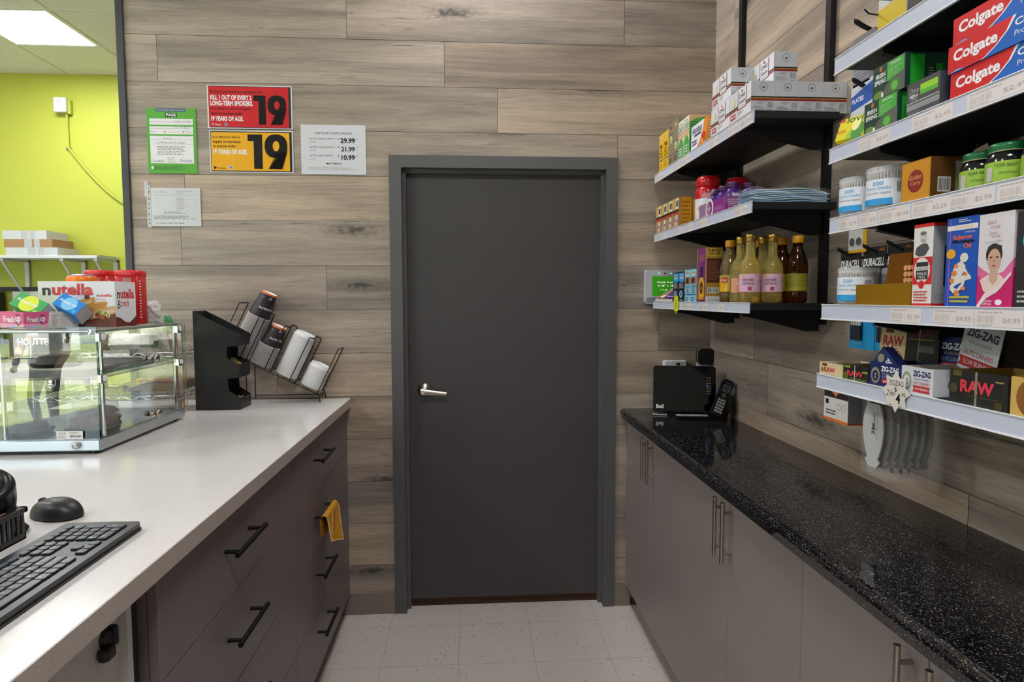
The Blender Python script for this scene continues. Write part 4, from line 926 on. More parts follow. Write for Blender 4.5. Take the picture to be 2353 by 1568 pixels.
# ---- middle shelf
BXB = M('#a8824a', .45); GLD = M('#c88d14', .4)
for i in range(4):
    yy = -.070-.077*i
    rbox('biscuit_carton', 'gold and cream supplement carton, %s along the middle shelf' % ('farthest', 'second from the far end', 'third from the far end', 'nearest of the four')[i], 'carton', yy, yy-.0755, S2, .118, .052, BXB, [('r', .02, .60, .98, .97, M('#c9a55a', .5)), ('r', .50, .62, .96, .96, M('#e7e2d6', .5)), ('t', 'en', .54, .68, .92, .90, TXT, {'b': .04}), ('r', .02, .52, .98, .60, BLK), ('r', .10, .44, .94, .52, M('#c5372c', .5)), ('r', .02, .02, .98, .42, M('#a88a6c', .5)), ('p', [(.45, .05), (.72, .1), (.8, .4), (.55, .42)], M('#e8ddd0', .5)), ('c', .62, .22, .10, M('#6b4a86', .5), .05)],
         [('r', 0, 0, .2, 1, BXB), ('r', .2, 0, 1, 1, GLD), ('l', .25, .1, .9, .9, 6, M('#8a5f12', .5))], group='gold supplement cartons on the middle shelf')
rbox('biscuit_carton', 'plain gold carton behind the near gold and cream carton', 'carton', -.382, -.386-.062, S2, .108, .05, GLD, (), [('l', .1, .1, .9, .9, 6, M('#8a5f12', .5))], x=X0+.056)
def jar_thing(name, lab, loc, rj=.0455, hj=.165, grp='red-topped drink powder jars'):
    t = thing(name, lab, 'jar', loc, (0, 0, 0), grp)
    WR = M('#e4e4ea', .3); RR = M('#c41520', .22)
    MB().lathe([(0, 0), (rj*.94, 0), (rj, .004), (rj*.98, .03), (rj, .06), (rj, hj*.50)], WR, seg=36).lathe([(rj, hj*.50), (rj*1.0, hj*.66), (rj*.94, hj*.73), (rj*.86, hj*.75)], RR, seg=36).build('jar_body', t)
    MB().lathe([(rj*.86, hj*.75), (rj*.90, hj*.76), (rj*.95, hj*.80), (rj*.96, hj*.90), (rj*.90, hj*.965), (rj*.78, hj*.985)], RR, seg=36).lathe([(rj*.78, hj*.985), (rj*.80, hj), (0, hj)], M('#8c2a22', .35), seg=36).build('cap', t)
    b = MB(); q = lambda a0, aw, z, hh, u, v: ((rj+.0007)*math.cos(a0+aw*u), (rj+.0007)*math.sin(a0+aw*u), z+hh*v)
    def patch(a0, aw, z, hh, m, n=10): b.grid(lambda u, v: Vector(q(a0, aw, z, hh, u, v)), n, 2, m)
    A = -PI*.98
    patch(A, 1.5, .012, hj*.42, WR); patch(A+1.35, 1.1, .05, hj*.36, M('#b9b4b6', .4)); 
    for i in range(9): rr = random.Random(i); a = A+.3+.9*rr.random(); patch(a, .22, .010+.028*rr.random(), .014, (M('#c3262a', .4), M('#3f8a35', .4), M('#7db33b', .4))[i % 3], 4)
    vs, fs, _ = text_tris('Z', .03); b.add([q(A-.05, .6, hj*.34, .034, u, v) for u, v in vs], fs, M('#c41520', .4))
    vs, fs, _ = text_tris('mash', .0); b.add([q(A+.15, .6, hj*.27, .010, u, v) for u, v in vs], fs, M('#c41520', .4))
    b.build('printed_label', t); return t
jar_thing('powder_jar', 'red and white drink powder jar at the shelf edge, behind the gold cartons', (.880, -.53, S2))
jar_thing('powder_jar', 'red-topped drink powder jar deeper on the middle shelf', (.995, -.52, S2), hj=.162)
MGT = M('#8b2f83', .45)
trf = [('c', .42, .52, .15, WH), ('c', .42, .52, .11, M('#8a2d6f', .5)), ('t', 'KTC', .34, .44, .50, .60, WH), ('l', .6, .2, .95, .5, 3, M('#c58cc0', .5))]
tray_open(.232, .125, .048, MGT, M('#5b2a57', .6), trf, [('l', .08, .15, .9, .85, 5, M('#d9a9d4', .5))]).build('bottle_tray', loc=(X0, -.600, S2), rot=RZ, label='magenta cardboard tray holding small purple bottles', cat='tray')
PUR = M('#52267f', .22); PCAP = M('#4a1c50', .35)
pb = None
for i, (x, y, lab) in enumerate(((.862, -.795, 'at the near front corner of the tray'), (.918, -.795, 'at the near back corner of the tray'), (.862, -.722, 'in the middle of the front row'), (.918, -.722, 'in the middle of the back row'), (.862, -.649, 'at the far end of the front row'), (.918, -.649, 'at the far end of the back row'))):
    lb = 'small purple bottle with ridged purple cap '+lab
    if pb is None:
        pb = thing('small_bottle', lb, 'bottle', (x, y, S2+.002), (0, 0, 0), 'purple bottles in the magenta tray')
        MB().lathe([(0, 0), (.024, 0), (.0265, .004), (.0265, .055), (.022, .068), (.017, .074), (.0165, .078)], PUR, seg=28).build('bottle_body', pb)
        cb = MB(); cb.lathe([(.0185, .078), (.0195, .080), (.0195, .083), (.0185, .084), (.0195, .086), (.0195, .092), (.018, .095), (0, .0955)], PCAP, seg=28); cb.build('cap', pb)
        cb = MB(); cb.grid(lambda u, v: Vector((.0268*math.cos(-2.0+u*1.6), .0268*math.sin(-2.0+u*1.6), .030+.026*v)), 12, 2, M('#c9c4d6', .4)); cb.build('printed_label', pb)
    else: copy_thing(pb, (x, y, S2+.002), label=lb)
b = MB(); b.grid(lambda u, v: Vector((X0-.004+.003*math.sin(v*9)+.030*max(0, v-.55), -.596-.115*u, S2+.001+.088*v+.004*math.sin(u*8))), 14, 10, FILM2); b.grid(lambda u, v: Vector((X0+.010+.12*u, -.594-.09*v-.004*math.sin(u*7), S2+.089+.004*math.sin(u*9+v*5))), 10, 8, FILM2)
b.build('shrink_wrap', label='torn clear shrink wrap over the far end of the magenta tray', cat='plastic wrap')
t = thing('face_mask_pack', 'clear bag of folded light blue face masks on the near end of the middle shelf', 'mask pack', (.955, -.945, S2))
MBL = M('#bfe2fa', .8); MBL2 = M('#dceffb', .8)
for i in range(9):
    z = .002+.0040*i
    MB().grid(lambda u, v, z=z, i=i: (lambda a: Vector(((v-.5)*.245*(1-.04*(i % 3)), .046*math.cos(a)+.003*math.sin(i*2), z+.0026+.0028*math.sin(a)+.010*math.sin(v*PI)*(i/9)+.0020*math.sin(v*9+i)+.0008*math.sin(a*9))))(u*2*PI), 22, 26, MBL if i % 2 else MBL2, True, True).build('mask', t)
b = MB()
def bagf(u, v): a = v*2*PI; w_ = (.5-u)*2; k = 1-.75*abs(w_)**6; return Vector((-.165*w_, .058*math.cos(a)*(.75+.25*k), .024+(.028*k+.003)*math.sin(a)+.0035*math.sin(u*19+a*2)))
b.grid(bagf, 30, 18, FILM, True, False); b.build('clear_bag', t)
# ---- lowest shelf of the far bay
b = MB(); LG = M('#c9c2bc', .55)
y0_, y1_ = -.075, -.315; d_ = .16
for y, m in ((y0_, LG), ((y0_+y1_)/2, LG), (y1_+.0015, LG)):
    b.prism([(0, 0), (d_, 0), (d_, .060), (.075, .060), (.0, .012)], (X0, y, S3), (1, 0, 0), (0, 0, 1), (0, -1, 0), .0015, m)
b.box(X0, X0+d_, y1_, y0_, S3, S3+.0015, LG); b.box(X0, X0+.0015, y1_, y0_, S3, S3+.012, LG); b.box(X0+d_, X0+d_+.0015, y1_, y0_, S3, S3+.06, LG)
b.prism([(.0, .012), (.075, .060), (.071, .062), (-.003, .014)], (X0-.0006, (y0_+y1_)/2+.006, S3), (1, 0, 0), (0, 0, 1), (0, -1, 0), .010, M('#8d2438', .5))
b.build('candy_tray', label='grey card counter tray with sloping sides at the far end of the lowest shelf', cat='tray')
CANDY = (('#a8423c', 'red'), ('#d8cda8', 'cream'), ('#c9b9d2', 'lilac'), ('#5a3494', 'violet'), ('#43227e', 'dark violet'), ('#a8423c', 'red-brown'))
for i, (c_, nm) in enumerate(CANDY):
    y = -.098-.037*i
    b = MB(); b.grid(lambda u, v: (lambda a, rr: Vector((-.075+.15*v, rr*math.cos(a), .0165+rr*.8*math.sin(a))))(u*2*PI, .0155*(math.sin(min(1, v*1.0)*PI)**.25+.05)*(1+.05*math.sin(u*30))), 24, 12, M(c_, .3), True, True)
    b.build('candy_bar', loc=(X0+.080, y, S3+.002), label='%s wrapped candy bar lying in the grey counter tray' % nm, cat='candy bar', group='wrapped candy bars in the counter tray')
BLB, CY = M('#121a26', .4), M('#2d9fe0', .4)
for i in range(2):
    y = -.322-.068*i
    rbox('hair_oil_carton', 'black and blue hair oil carton %s' % ('behind the yellow price star', 'next to the pale blue cartons')[i], 'carton', y, y-.066, S3, .118, .045, BLB, [('r', .04, .70, .96, .96, CY), ('p', [(.04, .70), (.5, .64), (.96, .70)], CY), ('c', .5, .84, .26, WH, .075), ('c', .5, .85, .15, M('#9a3f30', .5), .045), ('t', 'BLACK', .12, .54, .75, .63, LGREY, {'b': .02}), ('t', 'SEED OIL', .12, .46, .85, .53, LGREY, {'b': .02}), ('c', .40, .26, .26, M('#7fb6e6', .5), .12), ('c', .40, .26, .09, BLB, .06), ('l', .1, .03, .9, .1, 2, LGREY)], [('r', .1, .05, .3, .15, CY)], group='black and blue hair oil cartons')
PBL = M('#8cc6d8', .45)
for i in range(2):
    y = -.460-.062*i
    rbox('clove_oil_carton', 'pale blue clove oil carton %s' % ('next to the black and blue ones', 'next to the tall purple carton')[i], 'carton', y, y-.0605, S3, .122, .040, PBL, [('c', .5, .88, .26, M('#c98a5c', .5), .05), ('c', .5, .84, .24, WH, .02), ('r', .06, .56, .94, .77, M('#9c5a38', .5)), ('c', .45, .66, .20, M('#3c1a12', .5), .08), ('t', 'CLOVE', .18, .44, .84, .52, TXT), ('t', 'OIL', .26, .28, .76, .42, TXT), ('r', .0, .22, 1, .255, M('#1f6fae', .5)), ('l', .2, .03, .8, .17, 2, TXT)], [('r', 0, 0, 1, 1, M('#6fb0b8', .45))], group='pale blue clove oil cartons')
rbox('almond_drops_carton', 'tall purple and gold almond hair oil carton left of the bottles', 'carton', -.590, -.678, S3, .192, .058, M('#7a2f77', .4), [('r', 0, .0, .06, 1, M('#c29b3a', .4)), ('r', .94, 0, 1, 1, M('#c29b3a', .4)), ('t', 'ALMOND', .2, .82, .8, .87, M('#c29b3a', .5)), ('t', 'DROPS', .25, .76, .75, .81, M('#c29b3a', .5)), ('r', .38, .44, .66, .66, M('#2f1638', .5)), ('p', [(.22, .10), (.22, .38), (.36, .46), (.66, .46), (.80, .38), (.80, .10)], M('#e0ac1f', .4)), ('c', .51, .27, .17, M('#4a2a1a', .5), .12), ('c', .51, .26, .05, M('#e8b838', .5), .03), ('c', .3, .08, .14, M('#d89a28', .5), .03), ('c', .6, .07, .2, M('#c9882a', .5), .03), ('r', .06, 0, .94, .05, M('#5a1d4d', .5))],
     [('r', 0, 0, 1, 1, M('#a8862a', .4)), ('r', .04, .84, .96, .98, M('#c9a63c', .4)), ('t', 'ALMOND', .10, .92, .92, .97, TXT, {'b': .02}), ('t', 'DROPS', .15, .86, .85, .91, TXT, {'b': .02}), ('r', .04, .36, .96, .80, M('#4f1e15', .5)), ('l', .1, .4, .9, .76, 9, M('#8a5a3a', .5)), ('r', .1, .17, .8, .27, WH), ('bar', .14, .18, .76, .26, TXT), ('r', 0, 0, 1, .11, WH), ('l', .1, .02, .9, .09, 3, GREY)])
PALE = liquid_material('pale_oil', '#f6e48e', 1.36, .02, .82); AMB = liquid_material('amber_syrup', '#8a4a12'); CLR = liquid_material('clear_syrup', '#b9a36a', 1.4, .03, .8)
PNK = M('#dcb0c8', .5); GCAP = metal_brushed('gold_cap', '#b8964a', .3); YCAP = M('#d99a17', .35); OLB = M('#8f8a22', .5)
def sleeve(b, r, z0, z1, a0, aw, m, n=16): b.grid(lambda u, v: Vector(((r+.0006)*math.cos(a0+aw*u), (r+.0006)*math.sin(a0+aw*u), z0+(z1-z0)*v)), n, 2, m)
def wrap_text(b, s_, r, z, h_, a0, aw, m, bold=0.): 
    vs, fs, _ = text_tris(s_, bold); b.add([((r+.0011)*math.cos(a0+aw*u), (r+.0011)*math.sin(a0+aw*u), z+h_*v) for u, v in vs], fs, m)
def castor(lab, loc, peach=False):
    t = thing('oil_bottle', lab, 'bottle', loc, (0, 0, 0), 'gold-capped castor oil bottles'); r = .0315
    MB().lathe([(0, .002), (r*.85, 0), (r, .005), (r, .105), (r*.93, .118), (r*.7, .132), (.0150, .143), (.0132, .155), (.0132, .190), (0, .190)], PALE, seg=36).build('bottle_body', t)
    b = MB(); b.lathe([(.0150, .188), (.0158, .190), (.0150, .192), (.0158, .194), (.0150, .196), (.0160, .198), (.0160, .207), (.0145, .210), (0, .2105)], GCAP, seg=28); b.build('cap', t)
    b = MB()
    if peach:
        sleeve(b, r, .032, .078, -PI*.95, 2.6, M('#d79a74', .5)); sleeve(b, r+.0003, .034, .052, -1.3, 1.0, PNK); wrap_text(b, 'ALMOND OIL', r, .058, .007, -2.4, 1.2, WH)
    else:
        sleeve(b, r, .034, .088, -PI*1.02, 4.2, PNK); wrap_text(b, '100% PURE', r, .066, .008, -2.7, 1.05, M('#5c3158', .5), .02); wrap_text(b, 'CASTOR OIL', r, .055, .008, -2.7, 1.15, M('#5c3158', .5), .02)
        sleeve(b, r+.0004, .079, .086, -2.75, .30, M('#d8a52c', .5)); sleeve(b, r+.0004, .038, .049, -2.15, .35, M('#a8385a', .5), 6)
        for q in range(7): sleeve(b, r+.0004, .037, .050, -.75+.055*q, .02, TXT, 2)
        for q in range(6): sleeve(b, r+.0004, .080-.004*q, .0815-.004*q, -1.05, .8, M('#a58aa0', .5), 8)
    b.build('printed_label', t)
castor('gold-capped bottle of pale oil with pink label, front left of the pair', (.858, -.945, S3))
castor('gold-capped bottle of pale oil with pink label, right of its twin', (.926, -.950, S3))
castor('gold-capped oil bottle with a peach label, half behind the front left one', (.862, -.868, S3), True)
castor('gold-capped oil bottle between and behind the two pink-labelled ones', (.932, -.872, S3))
def mustard(lab, loc, dark, yl):
    t = thing('syrup_bottle', lab, 'bottle', loc, (0, 0, 0), 'orange-capped syrup bottles'); r = .0315
    b = MB()
    prof = [(0, .002), (r*.8, 0), (r, .006), (r, .030), (r*.93, .034), (r, .038), (r, .092), (r*.94, .096), (r, .101), (r, .112), (r*.9, .132), (r*.68, .152), (.0148, .168), (.0140, .186), (0, .186)]
    b.lathe(prof, AMB if dark else CLR, seg=36); b.build('bottle_body', t)
    MB().lathe([(.0152, .184), (.0165, .186), (.0165, .204), (.015, .2065), (0, .207)], YCAP, seg=28).build('cap', t)
    b = MB()
    if yl:
        sleeve(b, r, .036, .090, -PI*1.1, 5.2, M('#dba817', .45)); sleeve(b, r+.0003, .074, .089, -PI, 2.4, M('#a3a83a', .5)); sleeve(b, r+.0004, .066, .084, -2.9, .75, M('#b8202c', .5)); wrap_text(b, 'Alzz', r+.0003, .070, .009, -2.85, .6, WH)
        for i in range(7): rr = random.Random(i+40); sleeve(b, r+.0004, .040+.02*rr.random(), .052+.016*rr.random(), -2.6+1.2*rr.random(), .25, M('#e8c23a' if i % 2 else '#cf8a1c', .5), 4)
    else:
        sleeve(b, r, .036, .090, -PI*1.1, 5.2, OLB); sleeve(b, r+.0003, .040, .048, -PI, 3.6, M('#a59a22', .5)); sleeve(b, r+.0004, .060, .082, -.85, .25, WH)
        for q in range(6): sleeve(b, r+.0005, .062, .080, -.83+.038*q, .015, TXT, 2)
    b.build('printed_label', t)
mustard('orange-capped clear bottle with a yellow fruit label, next to the purple carton', (.866, -.776, S3), False, True)
mustard('orange-capped dark amber bottle standing alone at the right', (1.008, -.945, S3), True, False)
mustard('orange-capped dark amber bottle half hidden behind the right pink-labelled one', (.998, -.868, S3), True, False)
mustard('orange-capped dark amber bottle whose cap shows between two gold caps', (.965, -.790, S3), True, False)
# price stars
def star(pts, r0, r1, cx, cy):
    return [((r0 if i % 2 == 0 else r1)*math.cos(PI/2+PI*i/pts)+cx, (r0 if i % 2 == 0 else r1)*math.sin(PI/2+PI*i/pts)+cy) for i in range(2*pts)]
b = MB(); YEL = M('#dbe416', .5)
b.prism([(a*1.0, c_*1.25) for a, c_ in star(8, .034, .024, 0, 0)], (0, 0, 0), (1, 0, 0), (0, 0, 1), (0, 1, 0), .0006, YEL)
b.face_decals((-.025, 0, -.035), (1, 0, 0), (0, 0, 1), (0, -1, 0), .05, .07, [('t', 'Special', .2, .66, .75, .80, TXT, {'rot': 50}), ('t', '2/5', .2, .25, .8, .55, TXT, {'rot': 50})])
b.build('price_star', loc=(XS-.006, -.383, 1.421), rot=RZ, label='fluorescent yellow star price tag on the lowest far shelf', cat='price tag')
b = MB(); b.prism(star(8, .041, .028, 0, 0), (0, 0, 0), (1, 0, 0), (0, 0, 1), (0, 1, 0), .0006, M('#d9d3ca', .6))
b.face_decals((-.035, 0, -.035), (1, 0, 0), (0, 0, 1), (0, -1, 0), .07, .07, [('t', 'ZIGZAG', .22, .66, .80, .80, TXT), ('t', '2 for', .14, .36, .5, .52, TXT, {'slant': .2}), ('t', '$', .45, .48, .55, .62, TXT), ('t', '4', .52, .18, .70, .46, TXT, {'b': .02}), ('t', '.95', .72, .40, .90, .50, TXT)])
b.build('price_star', loc=(XS-.006, -1.690, 1.263), rot=RZ, label='white eight-pointed star price tag on the lowest near shelf', cat='price tag')

# ---- near bay
N2, N3, N4, N5 = 1.7782, 1.6212, 1.4267, 1.2637
# soap and toothpaste
b = carton_mb(.122, .065, .058, M('#e6d81b', .3), [('p', [(.35, .1), (.6, .75), (.9, .8), (.98, .4), (.8, .1)], M('#a8c92a', .4)), ('c', .72, .30, .18, M('#3f8f3a', .4)), ('c', .62, .62, .12, M('#f2ee9a', .4)), ('t', 'lovin', .30, .72, .95, .96, M('#3d6a1c', .5), {'b': .02}), ('t', 'pure', .06, .30, .34, .48, M('#c23a22', .5), {'slant': .3}), ('p', [(.0, .8), (.2, .95), (.25, .8)], M('#c5342a', .5))], (), (), [('c', .6, .5, .2, M('#a8c92a', .4))], bev=.010)
b.build('soap_bar', loc=(X0+.004, -1.424, N2+.014), rot=(math.radians(-14), math.radians(6), -PI/2), label='yellow and green wrapped soap bar tilted at the far end of the near shelf', cat='soap')
IG, IGL = M('#17412f', .4), M('#43a83c', .45)
iF = [('r', .45, .42, .97, .97, IGL), ('p', [(.30, .0), (.42, .30), (.62, .46), (1, .56), (1, 0)], M('#5a5a58', .6)), ('c', .70, .22, .17, M('#3f7a2e', .5), .20), ('c', .70, .22, .10, M('#63b348', .5), .13), ('c', .2, .12, .16, M('#6a8a3a', .5), .12), ('t', 'IRISH', .10, .62, .40, .76, WH, {'b': .03}), ('t', 'SPRING', .06, .44, .42, .58, WH, {'b': .03}), ('c', .26, .88, .05, M('#a86a3a', .5)), ('t', 'ORIGINAL', .56, .84, .88, .92, WH), ('l', .50, .50, .90, .78, 5, M('#8fd080', .5)), ('r', .30, .02, .36, .16, WH)]
iR = [('r', .12, .05, .45, .95, M('#149a22', .5)), ('r', .72, .10, .88, .70, M('#149a22', .5)), ('l', .55, .3, .7, .6, 4, LGREY)]
G_ = 'green soap multipacks'
rbox('soap_carton', 'dark green soap carton standing on the shelf, lower of two', 'carton', -1.549, -1.652, N2, .064, .075, IG, iF, iR, group=G_)
rbox('soap_carton', 'dark green soap carton stacked on the lower one', 'carton', -1.568, -1.664, N2+.0645, .066, .085, IG, iF, iR, x=X0+.004, group=G_)
rbox('soap_carton', 'dark green soap carton in the shade behind the stacked pair', 'carton', -1.60, -1.70, N2+.0645, .060, .08, IG, iF, iR, x=X0+.10, group=G_)
DV = M('#4a4a4f', .4)
rbox('soap_carton', 'charcoal grey soap carton between the green and red-blue ones', 'carton', -1.678, -1.762, N2, .062, .085, DV, [('r', .0, .20, 1, .36, M('#8f9196', .5)), ('r', 0, .40, 1, .43, LGREY), ('r', .42, .56, .94, .86, M('#8fcf2a', .5)), ('r', .42, .56, .94, .68, M('#57ad35', .5)), ('t', 'Dove', .10, .68, .38, .84, LGREY, {'slant': .3}), ('t', 'MEN+', .10, .54, .36, .65, WH, {'b': .03}), ('t', 'CARE', .12, .46, .34, .52, LGREY), ('l', .08, .04, .5, .16, 2, GREY)], [('r', .3, .05, .34, .95, GREY)])
CR, CB = M('#cf1d25', .35), M('#1561c0', .35)
cF = [('p', [(.0, .0), (.0, 1), (.66, 1), (.60, .6), (.50, .28), (.40, .06), (.36, 0)], CR), ('p', [(.66, 1), (.69, 1), (.62, .6), (.52, .28), (.42, .06), (.38, 0), (.36, 0), (.40, .06), (.50, .28), (.60, .6)], WH), ('t', 'Colgate', .06, .26, .52, .80, WH, {'b': .035}), ('t', 'Cavity', .68, .52, .96, .84, WH, {'b': .02}), ('t', 'Protection', .68, .28, .97, .46, WH), ('p', [(.0, 0), (.12, .08), (.2, 0)], M('#6aa3e0', .4))]
for i in range(3):
    y = -1.787+(.0, .004, -.001)[i]
    rbox('toothpaste_carton', 'red and blue toothpaste carton, %s of the stack of three' % ('lowest', 'middle', 'topmost')[i], 'carton', y, y-.195, N2+.0452*i, .0445, .05, CB, cF, (), [('r', 0, 0, .06, 1, WH)], x=X0+(.0, -.003, .0)[i], group='red and blue toothpaste cartons')
# cotton swabs
SW = M('#e2ddd6', .8); LBW = M('#dfe5ee', .4); LBB = M('#2b9bdc', .4); LBT = M('#6fb0dc', .5)
def swabs(lab, loc, r=.040, h_=.085):
    t = thing('swab_tub', lab, 'tub', loc, (0, 0, 0), 'clear tubs of cotton swabs')
    b = MB(); n = 0
    for ring, k in ((.90, 40), (.72, 30), (.5, 18)):
        for i in range(k):
            a = 2*PI*i/k+ring; x, y = r*ring*math.cos(a), r*ring*math.sin(a); hh = h_-.010-.003*((i*7) % 3)/3
            b.rod((x, y, .004), (x*1.0, y, hh), .0012, SW, 5); b.lathe([(0, -.008), (.0022, -.005), (.0026, 0), (.0016, .004), (0, .005)], SW, (x, y, hh), 6)
    b.build('cotton_swabs', t, kind='stuff')
    MB().lathe([(0, .001), (r*.96, .001), (r, .004), (r, h_-.010)], FILM2, seg=40).build('clear_tub', t)
    MB().lathe([(r*1.02, h_-.012), (r*1.03, h_-.004), (r*.98, h_), (0, h_+.0005)], film_material('clear_lid', '#dfe3ea', .45, .12), seg=40).build('lid', t)
    b = MB(); A0 = -3.45; sleeve(b, r+.0004, .010, .062, A0, 2.2, LBW, 24); sleeve(b, r+.0008, .010, .023, A0, 1.45, LBB, 16)
    wrap_text(b, '200', r+.0006, .050, .007, A0+.55, .5, LBT, .02); wrap_text(b, 'Coton Swabs', r+.0006, .041, .007, A0+.15, 1.2, LBT); wrap_text(b, 'Cotons-tiges', r+.0006, .031, .006, A0+.15, 1.2, GREY)
    for q in range(7): sleeve(b, r+.0008, .034, .055, A0+1.62+.05*q, .022, TXT, 2)
    b.build('printed_label', t); return t
swabs('clear tub of cotton swabs at the far end of the jar shelf', (.862, -1.478, N3))
swabs('clear tub of cotton swabs beside the golden spice carton', (.864, -1.574, N3), .042, .088)
swabs('clear tub of cotton swabs beside the golden display box', (.866, -1.478, N4), .041, .083)
swabs('clear tub of cotton swabs behind the golden display box, half hidden', (.955, -1.500, N4), .041, .082)
GC = M('#b87e1a', .4); GCD = M('#5c3a14', .5)
rbox('spice_carton', 'golden carton with a round dark red emblem', 'carton', -1.672, -1.748, N3, .074, .062, GC, [('r', .04, .04, .96, .96, M('#c98c20', .4)), ('c', .5, .50, .27, M('#8c1f22', .45), .28), ('t', 'Golden', .28, .54, .70, .66, M('#e0b060', .5), {'slant': .3}), ('t', 'Curry', .32, .38, .68, .50, M('#e0b060', .5), {'slant': .3})], [('r', 0, 0, 1, 1, GCD), ('r', .22, .16, .62, .52, M('#c9c4bd', .5)), ('bar', .26, .2, .58, .48, TXT), ('r', .75, .0, 1, .9, M('#9a9ca0', .5))])
b = tray_open(.085, .10, .078, M('#6b4217', .5), M('#b9a58c', .6)); b.prism([(0, 0), (.05, .0), (.035, .022), (.008, .016)], (.008, .03, .078), (1, 0, 0), (0, .3, 1), (0, 1, 0), .001, M('#b3a491', .6)); b.build('open_carton', loc=(X0+.072, -1.700, N3), rot=RZ, label='opened brown carton with a lifted flap beside the green-lidded jars', cat='carton')
for i, (x, y, r, lab) in enumerate(((.868, -1.806, .030, 'green-lidded dark balm jar at the far side, partly hidden'), (.858, -1.872, .030, 'green-lidded dark balm jar in the middle'), (.862, -1.936, .030, 'green-lidded dark balm jar at the frame edge'))):
    t = thing('balm_jar', lab, 'jar', (x, y, N3), (0, 0, 0), 'green-lidded balm jars')
    MB().lathe([(0, 0), (r*.9, 0), (r, .004), (r, .040), (r*.9, .049), (r*.78, .052)], M('#0f0e14', .12), seg=32).build('jar_body', t)
    MB().lathe([(r*.86, .052), (r*.88, .0535)], M('#c9b887', .5), seg=32).lathe([(r*.88, .0535), (r*.88, .058), (r*.90, .060), (r*.86, .0655), (0, .066)], M('#11693a', .3), seg=32).build('lid', t)
    b = MB(); sleeve(b, r, .004, .036, -3.9, 3.6, M('#92ba3a', .45), 20); sleeve(b, r+.0004, .006, .028, -3.35, .35, LGREY, 4); wrap_text(b, 'TIGER BALM', r+.0003, .027, .005, -2.9, 1.0, M('#3f5a1c', .5)); wrap_text(b, 'ointment', r+.0003, .016, .004, -2.7, .8, M('#5a7a2c', .5)); b.build('printed_label', t)
# tall cartons
GT = M('#b8891a', .28, .6); GTD = M('#8f5a10', .3, .5)
b = MB(); w_, d_, h_ = .168, .085, .044; b.box(0, w_, 0, .0015, 0, h_, GT); b.box(0, w_, d_-.0015, d_, 0, h_, GT); b.box(0, .0015, .0015, d_-.0015, 0, h_, GT); b.box(w_-.0015, w_, .0015, d_-.0015, 0, h_, GT); b.box(0, w_, 0, d_, 0, .0015, GT)
b.prism([(.050, .01), (.112, .01), (.135, .104), (.068, .104)], (0, .026, 0), (1, 0, 0), (0, 0, 1), (0, 1, 0), .0015, GTD)
for i in range(4):
    for j in range(3): b.cyl((.122+.011*i, .031, .050+.012*j), .0052, .010, M('#e0a070', .3), 10, Matrix.Rotation(PI/2, 3, 'X'))
b.box(.114, .166, .034, .046, .01, .104, M('#e0a012', .3, .3)); b.build('display_box', loc=(X0, -1.541, N4), rot=RZ, label='low golden foil display box with a raised amber flap', cat='display box')
RD = M('#d0262a', .4); WB = M('#e2dedb', .45); GRB_ = M('#9b9a9e', .45)
rbox('hair_oil_box', 'red, white and black hair oil carton with an old portrait', 'carton', -1.713, -1.762, N4, .150, .062, WB, [('r', 0, .96, 1, 1, RD), ('r', 0, 0, 1, .04, RD), ('r', 0, .27, 1, .60, RD), ('c', .48, .44, .42, WB, .155), ('r', .18, .33, .80, .54, M('#2b2a2c', .5)), ('r', .10, .44, .88, .485, WB), ('t', 'DHARASANA', .14, .445, .84, .48, TXT), ('t', 'MALIS', .24, .38, .74, .42, WH), ('t', 'TELL', .28, .345, .70, .37, WH), ('c', .48, .27, .15, RD, .05), ('p', [(.10, .64), (.16, .72), (.42, .76), (.72, .76), (.82, .70), (.62, .62), (.3, .61)], M('#4c4b4e', .5)), ('c', .5, .83, .17, M('#c9c6c3', .5), .065), ('c', .5, .885, .16, M('#6a696b', .5), .025), ('c', .5, .80, .09, M('#9a9898', .5), .02), ('l', .1, .06, .9, .20, 4, RD)],
     [('r', 0, 0, 1, 1, GRB_), ('p', [(.35, .25), (.6, .17), (1, .14), (1, .86), (.6, .82), (.35, .72)], M('#1b191b', .5)), ('l', .45, .25, .95, .75, 9, M('#a02228', .5)), ('r', 0, 0, 1, .04, RD), ('r', 0, .96, 1, 1, RD), ('l', .1, .08, .9, .16, 3, GREY)])
BL2 = M('#1450b4', .4); SKW = M('#d9d6d2', .5); ORS = M('#d9803a', .5)
man = [('c', .60, .55, .13, SKW, .052), ('p', [(.36, .48), (.52, .52), (.66, .46), (.62, .40), (.44, .30), (.24, .24), (.18, .30), (.26, .42)], SKW), ('p', [(.20, .30), (.60, .36), (.80, .36), (.86, .32), (.70, .30), (.44, .26), (.24, .22)], SKW), ('p', [(.62, .46), (.74, .38), (.84, .34), (.80, .30), (.68, .36), (.58, .42)], SKW), ('p', [(.68, .32), (.60, .22), (.46, .18), (.40, .20), (.54, .26), (.60, .32)], SKW), ('p', [(.18, .26), (.40, .20), (.52, .14), (.40, .12), (.18, .20)], SKW), ('c', .36, .46, .07, ORS, .025), ('c', .30, .38, .09, ORS, .032), ('c', .24, .30, .08, ORS, .03), ('c', .66, .37, .06, ORS, .02), ('c', .40, .16, .09, ORS, .032), ('c', .62, .21, .07, ORS, .022)]
